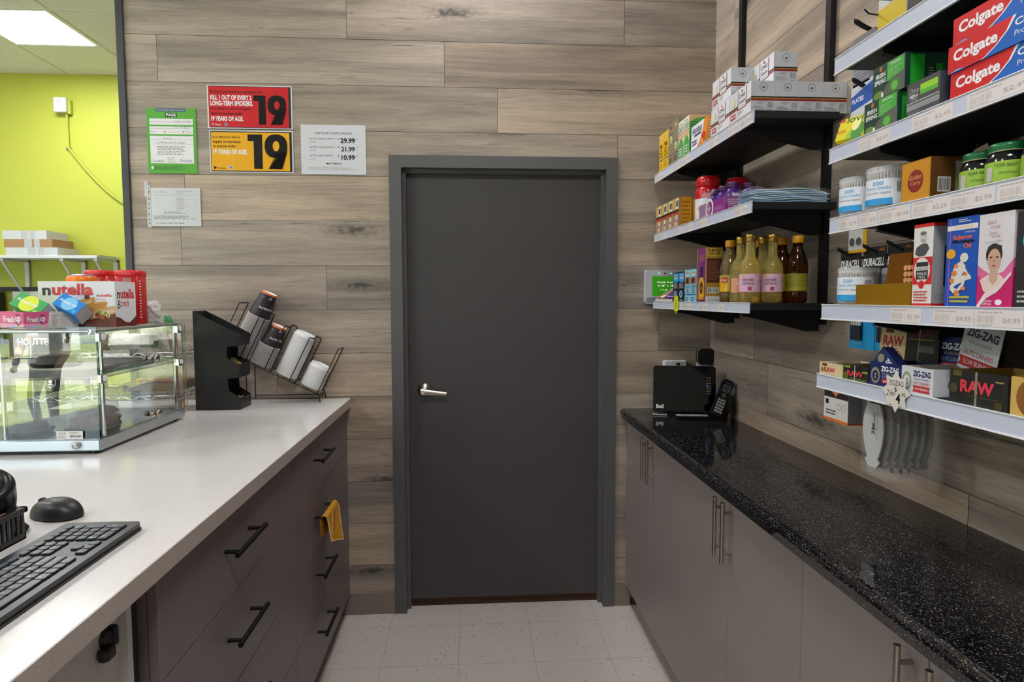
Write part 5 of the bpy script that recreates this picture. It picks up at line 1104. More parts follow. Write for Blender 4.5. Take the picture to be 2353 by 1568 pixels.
rbox('massage_oil_box', 'blue massage oil carton showing a seated white figure', 'carton', -1.794, -1.862, N4, .151, .06, BL2, [('r', .10, .02, .13, .99, M('#a55a9a', .5)), ('r', .02, .86, .98, .915, WB), ('t', 'PAIN RELIEF', .25, .873, .85, .902, M('#d9a08a', .5)), ('t', 'MASSAGE', .6, .82, .9, .84, WB), ('t', 'Sukoon', .22, .755, .82, .805, M('#e0603a', .5), {'b': .035}), ('t', 'Massage', .20, .70, .88, .755, TXT, {'b': .035}), ('t', 'Oil', .56, .655, .80, .705, M('#e0603a', .5), {'b': .035}), ('c', .17, .60, .15, M('#e0a41c', .5), .055)]+man+[('r', .18, .10, .82, .125, M('#b5ad4a', .5)), ('r', .20, .055, .78, .08, M('#b5ad4a', .5)), ('l', .4, .94, .8, .98, 2, WB)], [('r', .12, .05, 1, .90, M('#6d9296', .5)), ('l', .2, .08, .9, .85, 16, M('#3d5a62', .5))])
FP = M('#c81b6a', .4)
skin, hairm = M('#c9a18c', .5), M('#2c2422', .5)
ff = [('p', [(0, 0), (0, .46), (.2, .40), (.45, .34), (.75, .38), (1, .50), (1, 0)], M('#d9669a', .45)), ('p', [(0, 0), (0, .36), (.25, .26), (.6, .22), (1, .38), (1, 0)], FP), ('p', [(.08, .30), (.30, .35), (.45, .36), (.66, .35), (.84, .28), (.7, .2), (.4, .14), (.2, .18)], M('#e3ccc6', .5)), ('p', [(.34, .30), (.38, .40), (.58, .40), (.60, .30), (.47, .24)], skin), ('c', .47, .565, .235, hairm, .115), ('c', .48, .50, .19, skin, .125), ('p', [(.27, .57), (.36, .62), (.48, .63), (.60, .62), (.69, .57), (.68, .65), (.48, .68), (.29, .65)], hairm), ('c', .39, .535, .045, hairm, .008), ('c', .57, .535, .045, hairm, .008), ('c', .39, .535, .02, M('#3f2a22', .5), .010), ('c', .57, .535, .02, M('#3f2a22', .5), .010), ('c', .48, .445, .055, M('#a8485a', .5), .010), ('p', [(.46, .52), (.44, .478), (.52, .478), (.50, .52)], M('#b98e7a', .5)), ('p', [(.02, .02), (.25, .16), (.60, .22), (.98, .38), (.98, .34), (.62, .17), (.3, .10), (.08, .0)], M('#e8d4dc', .5)), ('c', .66, .06, .10, WH, .03), ('t', 'ORIGINAL', .16, .06, .48, .085, WH), ('t', 'FORMULA', .18, .03, .46, .055, WH), ('t', 'Glow &', .26, .885, .50, .93, M('#b87a96', .5), {'slant': .2}), ('t', 'Lovely', .34, .83, .62, .875, M('#b87a96', .5), {'slant': .2}), ('t', 'Glow &', .32, .775, .56, .81, M('#a88a96', .5), {'slant': .2}), ('t', 'Lovely', .40, .735, .64, .77, M('#b87a96', .5), {'slant': .2}), ('l', .2, .69, .8, .715, 1, M('#b9a8b0', .5))]
rbox('face_cream_box', 'white and pink face cream carton with a woman\'s portrait', 'carton', -1.8635, -1.930, N4, .149, .06, M('#d9d5dc', .4), ff, [('r', 0, 0, 1, .42, FP), ('p', [(0, .42), (0, .52), (1, .42)], M('#d9669a', .45))])
rbox('face_cream_box', 'dark carton beyond the pink one at the frame edge', 'carton', -1.935, -1.985, N4, .145, .05, M('#26262a', .4), [('c', .5, .7, .3, M('#1f9fc4', .4), .1), ('l', .1, .05, .9, .2, 3, LGREY)])
# rolling paper trays
RT1, RTB, ZB, ZW = M('#d8c39a', .55), M('#1f1f1e', .45), M('#14265e', .4), M('#ced2d8', .4)
RRED = M('#b92a2c', .5); RP_ = M('#d9364a', .5); GRNY = M('#7e9a1c', .5)
def tray_lid(name, lab, y0, w_, d_, h_, m, inner, F, R, lid, lh, lm, lF, grp='rolling paper counter trays', x=X0, lx=0., tilt=.0, z=N5):
    t = thing(name, lab, 'display box', (x, y0, z), RZ, grp)
    tray_open(w_, d_, h_, m, inner, F, R).build('tray_base', t)
    if lid:
        b = MB(); b.box(0, w_-.004, 0, .0012, 0, lh, lm); b.face_decals((0, 0, 0), (1, 0, 0), (0, 0, 1), (0, -1, 0), w_-.004, lh, lF)
        b.build('raised_flap', t, loc=(.002+lx, d_-.002, h_*.55), rot=(math.radians(-4), tilt, 0))
    for i in range(3):
        b = MB(); b.box(.004, w_-.006, d_*.25+.015*i, d_*.25+.015*i+.008, .0015, h_-.008, m); b.build('paper_booklet', t)
    return t
tray_lid('paper_tray', 'tan open tray of rolling papers at the far end of the lowest shelf', -1.411, .092, .10, .030, RT1, M('#c9bda6', .6), [('r', .12, .72, .34, .94, M('#6b3a22', .5)), ('t', 'RAW', .20, .26, .68, .66, RRED, {'b': .035}), ('c', .12, .42, .06, M('#8a6a3a', .5)), ('l', .3, .04, .9, .14, 1, M('#8aa03a', .5))], (), False, 0, RT1, ())
tray_lid('paper_tray', 'black and green open tray of rolling papers, second along the lowest shelf', -1.505, .088, .10, .034, RTB, M('#6b5a3a', .6), [('r', .02, .04, .2, .5, M('#4a6a1c', .5)), ('t', 'RAW', .16, .30, .80, .66, RP_, {'b': .035}), ('r', .46, .0, .49, 1, LGREY), ('l', .3, .06, .98, .22, 2, GRNY), ('r', .78, .6, .98, .72, GRNY), ('r', .05, .8, .3, .95, GRNY)], (), True, .098, RT1,
    [('p', [(0, 0), (0, 1), (1, 1), (1, 0)], RT1), ('t', 'RAW', .12, .56, .90, .80, RRED, {'b': .035}), ('r', .2, .86, .5, .96, M('#6b3a22', .5)), ('l', .16, .48, .84, .54, 1, RRED), ('ring', .70, .28, .22, .10, M('#6b4a2a', .5)), ('t', '11', .60, .22, .80, .34, M('#6b4a2a', .5), {'b': .03}), ('l', .1, .02, .9, .1, 1, M('#8a6a4a', .5))], lx=-.030)
zF = [('c', .20, .46, .15, M('#8f8368', .5), .34), ('c', .20, .44, .10, ZB, .22), ('t', 'Z', .16, .34, .24, .54, M('#b5a988', .5), {'b': .03}), ('t', 'ZIG-ZAG', .38, .66, .94, .88, WH, {'b': .035}), ('t', 'ROLLING PAPERS', .42, .54, .90, .61, LGREY), ('r', .42, .18, .92, .36, RRED), ('t', 'KUTCORNERS', .42, .40, .92, .50, M('#9aa8c9', .5)), ('l', .46, .22, .88, .32, 1, WH)]
zW = [('c', .18, .46, .15, M('#8d9a76', .5), .34), ('c', .18, .44, .11, ZW, .24), ('t', 'Z', .14, .34, .22, .54, M('#4c5248', .5), {'b': .03}), ('t', 'ZIG-ZAG', .38, .66, .92, .88, ZB, {'b': .035}), ('t', 'ROLLING PAPERS', .42, .54, .88, .61, M('#4a5a86', .5)), ('t', 'KUTCORNERS', .42, .38, .90, .48, RRED), ('p', [(.38, .10), (.42, .22), (.38, .34), (.92, .34), (.88, .22), (.92, .10)], RRED), ('t', 'SLOW BURNING', .46, .18, .86, .27, WH)]
zWs = [('c', .5, .45, .26, M('#5f6266', .5), .36), ('c', .5, .44, .18, M('#96999e', .5), .25), ('t', 'Z', .44, .34, .56, .54, M('#3a3d42', .5), {'b': .03})]
lidR = [('r', .45, .46, .9, .62, M('#55554e', .5)), ('t', 'RAW', .14, .80, .86, .97, M('#6b1c22', .5), {'b': .035}), ('r', .1, .74, .9, .76, GRNY), ('r', .42, 0, .45, 1, M('#8a8878', .5)), ('t', 'Black', .48, .16, .82, .26, GRNY), ('r', .15, .08, .3, .2, GRNY)]
tray_lid('paper_tray', 'navy blue open tray of rolling papers behind the white star tag', -1.597, .095, .10, .049, ZB, M('#1a2342', .6), zF, (), True, .088, RTB, lidR, lx=-.038)
lidN = [('t', 'ZIG-ZAG', .06, .66, .94, .84, WH, {'b': .04}), ('t', 'ROLLING PAPERS', .2, .54, .8, .60, LGREY), ('t', 'KUTCORNERS', .1, .36, .9, .46, M('#9aa8c9', .5)), ('r', .04, .16, .98, .32, RRED), ('t', 'FREE BURNING', .14, .20, .88, .28, WH), ('l', .2, .02, .8, .1, 1, LGREY)]
tray_lid('paper_tray', 'silver-white open tray of rolling papers right of the star tag', -1.6935, .083, .115, .051, ZW, M('#b5ada2', .6), zW, zWs, True, .075, ZB, lidN, lx=-.058)
rF = [('t', 'RAW', .20, .38, .78, .74, RP_, {'b': .04}), ('r', .46, 0, .50, 1, M('#8a8476', .5)), ('c', .08, .46, .07, M('#4a4026', .5)), ('r', .06, .82, .22, .98, M('#5c4e24', .5)), ('r', .80, .78, .94, .82, M('#9a8a5a', .5)), ('r', .30, .28, .85, .31, M('#4a4026', .5)), ('r', .8, .06, .92, .26, M('#4a3a14', .5))]
lidW = [('c', .5, .90, .18, M('#4c5248', .5), .07), ('t', 'ZIG-ZAG', .08, .62, .92, .78, M('#33415f', .5), {'b': .04}), ('t', 'ROLLING PAPERS', .2, .50, .8, .55, M('#5a6478', .5)), ('t', 'KUTCORNERS', .12, .28, .88, .37, RRED), ('p', [(.0, .06), (.06, .15), (.0, .24), (1, .24), (.94, .15), (1, .06)], RRED), ('t', 'SLOW BURNING', .14, .11, .86, .20, WH)]
tray_lid('paper_tray', 'black open tray of rolling papers with large red lettering, nearest in view', -1.815, .118, .115, .058, RTB, M('#8a6a2c', .6), rF, (), False, 0, ZW, lidW)
b = MB(); b.box(0, .088, 0, .0012, 0, .102, ZW); b.face_decals((0, 0, 0), (1, 0, 0), (0, 0, 1), (0, -1, 0), .088, .102, lidW); b.build('paper_card', loc=(X0+.100, -1.706, N5+.050), rot=(0, math.radians(12), -PI/2), label='silver rolling paper card leaning sideways behind the trays', cat='card')
tray_lid('paper_tray', 'tan open tray of rolling papers cut by the right frame edge', -1.938, .10, .11, .060, M('#cda75a', .5), M('#8a6a2c', .6), [('c', .4, .5, .3, M('#8a5a22', .5))], (), False, 0, ZW, ())
for i in range(3):
    b = carton_mb(.074, .0045, .040, ZB, [('c', .18, .5, .12, M('#8f8368', .5)), ('t', 'ZIG-ZAG', .36, .55, .95, .80, WH, {'b': .03}), ('t', 'KUTCORNERS', .4, .3, .9, .42, LGREY)])
    b.build('paper_booklet', loc=(X0+.012+.007*i, -1.588-.002*i, N5+.048), rot=(math.radians(-8), math.radians(35), -PI/2), label='navy rolling paper booklet standing askew in the navy tray, %s' % ('front', 'middle', 'rear')[i], cat='booklet', group='loose navy rolling paper booklets')

# ------------------------------------------------------------------ hooks with hanging goods between the bays
HK = M('#141416', .35)
def hook(x_tip, y, z, lab, flat=True):
    b = MB()
    if flat:
        L_ = XR-.004-x_tip
        def hf(u, v):
            a = u*2*PI; x = x_tip+L_*v; k = x-x_tip
            hw = .0095*math.sqrt(max(0, 1-((.010-k)/.010)**2))+.0005 if k < .010 else max(.0045, .0095-(k-.03)*.09 if k > .03 else .0095)
            return Vector((x, y+hw*math.cos(a), z+.024*max(0, 1-k/.055)**1.6+.0035*math.sin(a)))
        b.grid(hf, 14, 36, HK, True, True)
    else: b.tube([(x_tip, y, z+.012), (x_tip+.012, y, z+.002), (x_tip+.03, y, z), (XR-.003, y, z)], .002, HK, 8)
    b.box(XR-.006, XR-.002, y-.012, y+.012, z-.02, z+.012, HK); b.build('peg_hook', label=lab, cat='hook', group='black peg hooks on the plank wall')
for x, y, z, lab in ((.955, -1.245, 1.548, 'black peg hook with a flat tip, farthest of the middle row'), (.955, -1.352, 1.548, 'black peg hook with a flat tip, centre of the middle row'), (.955, -1.440, 1.549, 'black peg hook with a flat tip, nearest of the middle row'), (.955, -1.285, 2.108, 'black peg hook with a broad flat tip above the top near shelf'), (.955, -1.285, 1.966, 'black peg hook with a flat tip just below the top near shelf')): hook(x, y, z, lab)
hook(.955, -1.325, 2.128, 'thin wire hook in front of the yellow hang card', False); hook(.955, -1.27, 2.19, 'thin wire hook at the top of the picture', False)
hook(.93, -1.50, 1.290, 'black peg hook carrying the respirator packs', False)
hook(1.0, -1.355, 1.262, 'black peg hook carrying the car charger carton', False)
def card(name, lab, cat, x, y0, y1, z0, z1, base, F, d_=.0012, group=None, rz=0.):
    return rbox(name, lab, cat, y0, y1, z0, z1-z0, d_, base, F, x=x, group=group, rz=rz)
DC = M('#1a1b1e', .4)
for i, (a, c_) in enumerate(((-1.205, -1.292), (-1.302, -1.389), (-1.395, -1.482))):
    card('battery_card', 'black battery hang card on the %s hook of the middle row' % ('farthest', 'centre', 'nearest')[i], 'battery pack', .990, a, c_, 1.455, 1.568, DC, [('t', 'DURACELL', .02, .58, .96, .76, WH, {'b': .04, 'slant': .15}), ('t', 'AAA2', .70, .90, .95, .97, M('#e07a2c', .5)), ('r', .0, .0, 1, .40, M('#a8662c', .35, .5)), ('r', .1, .05, .45, .45, M('#2a2a2c', .3)), ('r', .55, .05, .9, .45, M('#2a2a2c', .3))], group='black battery hang cards')
card('backing_card', 'plain white card sheet fixed to the plank wall', 'card', XR-.0055, -1.325, -1.56, 1.475, 1.60, M('#c4c7cc', .5), ())
b = carton_mb(.075, .0015, .06, M('#dba51c', .4), [('r', .0, .12, .80, 1, M('#c9c9c8', .4))]); ayy = Matrix.Rotation(PI/2, 3, 'X')
for cx in (.018, .046): b.cyl((cx, 0, .028), .0105, .003, CHROME, 20, ayy)
b.build('button_cell_card', loc=(.985, -1.245, 1.558), rot=RZ, label='yellow hang card with two silver button cells under the jar shelf', cat='battery pack')
BC = M('#1d93cf', .4)
for i, (a, c_) in enumerate(((-1.238, -1.342), (-1.345, -1.45))):
    b = carton_mb(a-c_, .002, .088, BC, [('r', .12, .12, .5, .8, M('#4aa8d8', .4))]);
    for k in range(4): b.cyl((.020+.0105*k, -.0055, .022), .005, .044, M('#2a3448', .25, .4), 12); b.cyl((.020+.0105*k, -.0055, .060), .0052, .010, CHROME, 12)
    b.build('battery_blister', loc=(1.0, a, 1.312), rot=RZ, label='blue blister card of small batteries, %s' % ('farther of the two', 'nearer, behind the tan paper card')[i], cat='battery pack', group='blue battery blister cards')
card('tag_card', 'small white card under the blue battery cards', 'card', 1.03, -1.325, -1.40, 1.275, 1.312, M('#c9cdd2', .5), [('t', 'UBA', .1, .5, .4, .9, TXT)])
b = carton_mb(.105, .048, .150, M('#e3e0de', .4), [('r', 0, .40, 1, 1, M('#2c2630', .45)), ('r', 0, 0, 1, .045, M('#e87a1c', .4)), ('p', [(.30, .98), (.62, .98), (.70, .55), (.50, .42), (.32, .50), (.24, .75)], M('#d9622a', .4)), ('p', [(.34, .98), (.58, .98), (.65, .56), (.50, .46), (.36, .53), (.30, .75)], M('#a9b4ba', .3)), ('p', [(.46, .95), (.60, .95), (.62, .66), (.50, .60)], TXT), ('l', .10, .10, .6, .2, 2, TXT), ('r', .08, .28, .20, .36, TXT), ('ring', .62, .26, .08, .12, M('#d98a5a', .5)), ('ring', .82, .26, .08, .12, GREY)], [('r', 0, 0, 1, 1, M('#87878c', .45)), ('r', 0, 0, 1, .03, M('#c4541c', .5)), ('t', 'TELIA', .3, .5, .5, .9, M('#5f5f64', .5), {'rot': 90})])
b.build('charger_carton', loc=(.925, -1.258, 1.128), rot=RZ, label='white, black and orange car charger carton hanging below the lowest shelf', cat='carton')
# folded respirators in clear bags on one hook
RM = M('#cfd0d3', .75); RM2 = M('#9c979a', .75)
def resp(lab, x, y, first, rz=0.):
    t = thing('respirator_pack', lab, 'respirator', (x, y, 1.04), (0, 0, -PI/2+rz), 'bagged folding respirators on one hook')
    out = []; n = 24
    for i in range(n+1): v = i/n; hw = .036*math.sin(min(1, (v*1.0))*PI)**.6*(1-.25*(1-v)) + (.010 if v < .12 else 0); out.append((hw, v))
    b = MB()
    L_ = [(-max(.012, hw)*1.2, .165*v) for hw, v in out]; R_ = [(max(.012, hw)*1.1, .165*v) for hw, v in reversed(out)]
    b.prism(L_+R_, (0, 0, .012), (1, 0, 0), (0, 0, 1), (0, 1, 0), .004, RM if first else RM2)
    if first: b.face_decals((-.03, 0, .012), (1, 0, 0), (0, 0, 1), (0, -1, 0), .06, .165, [('t', '3M', .40, .46, .62, .62, M('#5f6064', .5), {'rot': 90, 'b': .035}), ('t', 'Particulate Respirator', .68, .40, .78, .82, M('#9a9aa0', .5), {'rot': 90}), ('l', .5, .5, .6, .9, 1, M('#a9a9ae', .5))])
    b.build('folded_mask', t)
    b = MB(); b.box(-.052, .050, .006, .018, -.012, .205, FILM); 
    if not first: b.face_decals((-.052, -.003, -.012), (1, 0, 0), (0, 0, 1), (0, -1, 0), .102, .217, [('t', '3M', .62, .62, .80, .70, M('#a8343a', .5), {'rot': 90})])
    b.build('clear_bag', t)
for i in range(7):
    resp('white folded respirator in a clear bag, front of the bunch' if i == 0 else 'folded respirator in a clear bag, number %s behind the front one on the hook' % ('one', 'two', 'three', 'four', 'five', 'six')[i-1], .925+.0165*i, -1.462-.004*i, i == 0, .05*math.sin(i*1.9))
# upper hang goods
card('hang_card', 'yellow hang card with black lettering above the top near shelf', 'card', .990, -1.325, -1.425, 2.03, 2.135, M('#d3b912', .4), [('t', 'BRASS PAD', .05, .42, .95, .58, TXT, {'b': .02})])
card('hang_card', 'white hang card behind the yellow one', 'card', 1.06, -1.22, -1.42, 2.04, 2.26, M('#cfd0d2', .5), [])
b = carton_mb(.085, .02, .13, M('#7c7c82', .4), [('l', .1, .1, .9, .6, 8, M('#a8a8b0', .4))], bev=.008); b.build('blister_pack', loc=(.985, -1.232, 1.975), rot=RZ, label='grey clear blister pack hanging beside the broad hook', cat='blister pack')
b = carton_mb(.09, .03, .13, M('#2f3035', .4), [('l', .1, .5, .9, .8, 3, LGREY)], bev=.006); b.build('blister_pack', loc=(.985, -1.430, 2.06), rot=RZ, label='dark grey blister pack at the top, right of the yellow card', cat='blister pack')
card('hang_card', 'blue and white plates hang card under the top near shelf', 'card', .985, -1.235, -1.33, 1.84, 1.985, M('#cfd3dd', .5), [('p', [(0, .55), (0, .8), (1, .95), (1, .62)], M('#2458b0', .45)), ('t', 'PLATES', .05, .68, .55, .76, WH, {'b': .03}), ('l', .1, .1, .9, .4, 4, GREY)])
card('hang_card', 'clear bubbled blister card behind the swab tubs', 'blister pack', .990, -1.34, -1.42, 1.63, 1.745, M('#8d8d90', .25, .3), [('c', .3, .7, .12, LGREY), ('c', .65, .75, .12, LGREY), ('c', .35, .45, .12, LGREY), ('c', .7, .48, .12, LGREY), ('c', .4, .2, .12, LGREY)])
card('hang_card', 'white and orange card behind the golden spice carton', 'card', 1.03, -1.43, -1.60, 1.66, 1.76, M('#c9c9cb', .5), [('r', .5, .0, .75, 1, M('#a8522c', .5)), ('r', .75, 0, 1, 1, TXT)])

# ------------------------------------------------------------------ things on the granite worktop and the wall by the door
CR_ = .9355
t = thing('router', 'glossy black upright internet router on the granite worktop', 'router', (.79, -.172, CR_), (math.radians(-5), 0, math.radians(-13)))
GB = M('#050609', .08, 0, 0, .35)
def rrect(w_, h_, r, n=6, x=0, y=0):
    out = []
    for cx, cy, a0 in ((w_-r, r, -90), (w_-r, h_-r, 0), (r, h_-r, 90), (r, r, 180)):
        for i in range(n+1): a = math.radians(a0+90*i/n); out.append((x+cx+r*math.cos(a), y+cy+r*math.sin(a)))
    return out
b = MB(); b.prism(rrect(.262, .203, .014), (0, 0, .012), (1, 0, 0), (0, 0, 1), (0, 1, 0), .030, GB)
b.face_decals((0, 0, .012), (1, 0, 0), (0, 0, 1), (0, -1, 0), .262, .203, [('t', 'Bell', .05, .09, .17, .175, WH, {'b': .03})]+[('c', .865, .75-.055*i, .008, (M('#3a6fe0', .5, 0, 1.) if i == 3 else LGREY)) for i in range(7)]+[('l', .885, .735-.055*i, .93, .765-.055*i, 1, LGREY) for i in range(7)]+[('l', .83, .20, .89, .36, 6, M('#2a3a6a', .5)), ('t', '2000', .82, .02, .88, .04, GREY)]); b.build('router_body', t)
b = MB(); b.box(.0, .06, -.014, .05, 0, .005, M('#9a9ea6', .3), .002); b.box(.20, .26, -.014, .05, 0, .005, BLK, .002); b.box(.02, .24, .004, .028, .002, .013, BLK); b.build('stand', t)
t = thing('cordless_phone', 'black cordless phone standing in its glossy base on the granite worktop', 'phone', (.985, -.275, CR_), (0, 0, math.radians(-8)))
GP_ = M('#0b0b0d', .14)
b = MB()
b.prism(rrect(.24, .085, .03), (-.16, -.045, .0), (1, 0, 0), (0, 1, 0), (0, 0, 1), .017, GP_)
for r_ in range(3):
    for c_ in range(12): b.box(-.125+.011*c_, -.118+.011*c_, -.034+.013*r_, -.028+.013*r_, .017, .0185, M('#b8bcc4', .4))
b.build('base_unit', t)
b = MB(); b.prism([(.0, 0), (.075, 0), (.098, .03), (.100, .085), (.085, .105), (.068, .098), (.050, .05), (.020, .020)], (0, -.035, .012), (1, 0, 0), (0, 0, 1), (0, 1, 0), .07, GP_)
b.tube([(.022, -.0355, .035), (.050, -.0355, .062), (.068, -.0355, .098)], .0018, CHROME, 6); b.build('charging_cradle', t)
h = thing('handset', None, None, (.028, -.046, .024), (math.radians(-14), math.radians(24), 0)); h.parent = t
b = MB(); b.prism(rrect(.046, .158, .014, 6, -.023, 0), (0, -.012, 0), (1, 0, 0), (0, 0, 1), (0, 1, 0), .026, M('#131316', .3))
b.face_decals((-.023, -.012, 0), (1, 0, 0), (0, 0, 1), (0, -1, 0), .046, .158, [('r', .2, .66, .82, .84, M('#9a9ea4', .4)), ('r', .25, .67, .77, .83, M('#3a4654', .3)), ('l', .3, .88, .7, .92, 1, GREY), ('ring', .5, .56, .16, .35, M('#a9adb4', .3))]); b.build('handset_body', h)
for r_ in range(5):
    for c_ in range(3): MB().box(-.0165+.0115*c_, -.007+.0115*c_, -.0136, -.0118, .012+.0125*r_, .021+.0125*r_, M('#aab0b8', .4), .001).build('phone_key', h)
t = thing('smart_display', 'white wall tablet with a green weather screen behind the lowest shelf', 'tablet', (.790, -.024, 1.416))
WP = M('#c9cbd3', .4)
MB().prism(rrect(.245, .155, .016), (0, 0, 0), (1, 0, 0), (0, 0, 1), (0, 1, 0), .022, WP).prism([(x, y) for x, y in rrect(.237, .027, .012, 6, .004, .004)], (0, -.0004, 0), (1, 0, 0), (0, 0, 1), (0, 1, 0), .001, M('#8e9097', .5)).build('casing', t)
b = MB(); b.box(.032, .213, -.0008, .001, .038, .126, M('#3a9a18', .3, 0, .10))
b.face_decals((.032, -.0008, .038), (1, 0, 0), (0, 0, 1), (0, -1, 0), .181, .088, [('t', 'Mostly Sunny', .13, .62, .57, .74, M('#ffffff', .5, 0, .2)), ('t', 'H 28\u00b0  L 18\u00b0', .15, .46, .56, .57, M('#ffffff', .5, 0, .2)), ('t', '11:2', .22, .26, .38, .33, M('#e8ffe0', .5, 0, .3))]); b.build('screen', t)
b = MB(); b.box(.086, .094, -.001, 0, .135, .142, BLK); b.cyl((.062, 0, .139), .0022, .001, M('#4affa0', .5, 0, 1.5), 10, ayy); b.cyl((.118, 0, .139), .0022, .001, M('#4affa0', .5, 0, 1.5), 10, ayy); b.build('camera_lens', t)
t = thing('wall_outlet', 'white wall box with a black socket half behind the router', 'outlet', (.880, -.036, 1.085)); MB().box(0, .104, 0, .034, 0, .072, M('#d3d3d8', .4), .004).build('box_body', t); MB().box(.055, .072, -.0008, 0, .052, .062, BLK).build('socket', t)
t = thing('wall_outlet', 'white wall outlet in the corner carrying a black plug-in unit', 'outlet', (1.040, -.012, 1.075)); b = MB(); b.box(0, .062, 0, .012, 0, .125, M('#cfcfd6', .4), .003); b.build('outlet_plate', t)
b = MB(); 
for z in (.03,): b.box(.018, .022, -.0008, 0, z, z+.014, BLK); b.box(.034, .038, -.0008, 0, z, z+.014, BLK)
b.build('socket', t)
b = MB(); b.prism(rrect(.074, .074, .020), (1.032, -.052, 1.140), (1, 0, 0), (0, 0, 1), (0, 1, 0), .034, GP_); b.tube([(x+1.032, -.040, z+1.140) for x, z in rrect(.074, .074, .020)], .0022, M('#b5a98c', .3, .8), 6, True)
b.build('plug_in_unit', label='rounded black plug-in unit on the corner outlet above the phone', cat='adapter')

# ------------------------------------------------------------------ signs on the plank wall
def sheet(name, lab, cat, x0, x1, z0, z1, border, items, rot=0., film=.006):
    w_, h_ = x1-x0, z1-z0
    t = thing(name, lab, cat, (x0, -.0055, z0), (0, rot, 0))
    b = MB(); b.box(0, w_, 0, .0012, 0, h_, border); b.face_decals((0, 0, 0), (1, 0, 0), (0, 0, 1), (0, -1, 0), w_, h_, items, .00022); b.build('printed_sheet', t)
    LAMF = film_material('laminate_film', '#ffffff', .012, .05)
    b = MB(); f = film; b.quad((-f, -.0026, -f), (w_+f, -.0026, -f), (w_+f, -.0026, h_+f), (-f, -.0026, h_+f), LAMF)
    b.build('laminate', t); return t
GS = M('#5aae3c', .6, spec=.3); NAVY = M('#1f4a78', .4); HW = M('#2c2c36', .6)
sheet('pass_certificate', 'green framed PASS inspection certificate left of the red sign', 'certificate', -1.372, -1.168, 1.982, 2.255, GS,
    [('r', .20, .95, .80, .998, NAVY), ('t', 'Durham Region Health Department', .22, .958, .78, .985, WH), ('r', .38, .865, .62, .93, BLK), ('t', 'PASS', .40, .875, .60, .92, WH, {'b': .03}),
     ('r', .06, .745, .94, .84, WH), ('t', 'Current inspection results on', .08, .775, .52, .80, GREY), ('t', 'January 19, 2025', .55, .775, .90, .81, HW, {'slant': .3}), ('r', .06, .60, .94, .72, WH), ('t', 'Previous inspection results on', .08, .675, .54, .70, GREY), ('t', 'July 19, 2024', .56, .68, .85, .71, HW, {'slant': .3}), ('t', 'Pass', .14, .625, .22, .645, GREY), ('t', 'Conditional Pass', .40, .625, .66, .645, M('#c9b23a', .5)), ('t', 'Closed', .78, .625, .90, .645, REDM), ('r', .08, .62, .12, .65, LGREY), ('r', .34, .62, .38, .65, LGREY), ('r', .72, .62, .76, .65, LGREY),
     ('r', .06, .15, .94, .575, WH), ('t', 'Food Co.', .32, .525, .52, .55, HW, {'slant': .3}), ('r', .10, .515, .90, .518, GREY), ('t', '5-1700 Simcoe St N, Oshawa', .20, .455, .78, .485, HW, {'slant': .3}), ('r', .10, .445, .90, .448, GREY), ('l', .2, .28, .8, .42, 6, GREY), ('t', 'Check&GO!', .10, .17, .34, .205, M('#3a7a4a', .5)), ('t', 'DineSafe', .66, .18, .90, .215, NAVY), ('t', 'DURHAM', .76, .16, .90, .172, NAVY), ('l', .40, .16, .58, .25, 3, LGREY), ('r', .07, .06, .11, .11, WH), ('l', .14, .05, .82, .12, 3, M('#3a7a32', .5))])
SR, SY = M('#cf1620', .6, spec=.3), M('#eeb007', .6, spec=.3); OW_ = M('#dcdfe4', .4)
def nineteen(x0, y0, x1, y1, m):   # heavy condensed numerals
    w_ = x1-x0; H = y1-y0; X = lambda a: x0+w_*a; Y = lambda a: y0+H*a
    one = [(0, .86), (.0, .99), (.07, .99), (.37, .99), (.37, .0), (.15, .0), (.15, .80), (.0, .80)]
    its = [('p', [(X(a), Y(c_)) for a, c_ in one[2:]], m), ('p', [(X(a), Y(c_)) for a, c_ in ((0, .80), (.2, .80), (.2, .99), (0, .99))], m)]
    cx, cy, rx, ry = .72, .66, .29, .34; n = 36; ix, iy = .085, .15
    outer = [(cx+rx*abs(math.cos(2*PI*i/n))**.8*(1 if math.cos(2*PI*i/n) > 0 else -1), cy+ry*abs(math.sin(2*PI*i/n))**.9*(1 if math.sin(2*PI*i/n) > 0 else -1)) for i in range(n)]
    inner = [(cx+ix*math.cos(2*PI*i/n), cy+iy*math.sin(2*PI*i/n)) for i in range(n)]
    for i in range(n):
        j = (i+1) % n; its.append(('p', [(X(q[0]), Y(q[1])) for q in (outer[i], outer[j], inner[j], inner[i])], m))
    its.append(('p', [(X(a), Y(c_)) for a, c_ in ((cx+.02, .32), (1.0, .48), (1.01, .60), (.97, .40), (.87, .0), (.52, .0))], m))
    its.append(('p', [(X(a), Y(c_)) for a, c_ in ((.55, .38), (.985, .50), (.97, .40), (.86, .0), (.52, .0), (.68, .36))], m))
    return its
class L0: pass
def flat_layers(lst): return lst
IMP = {'b': .04}
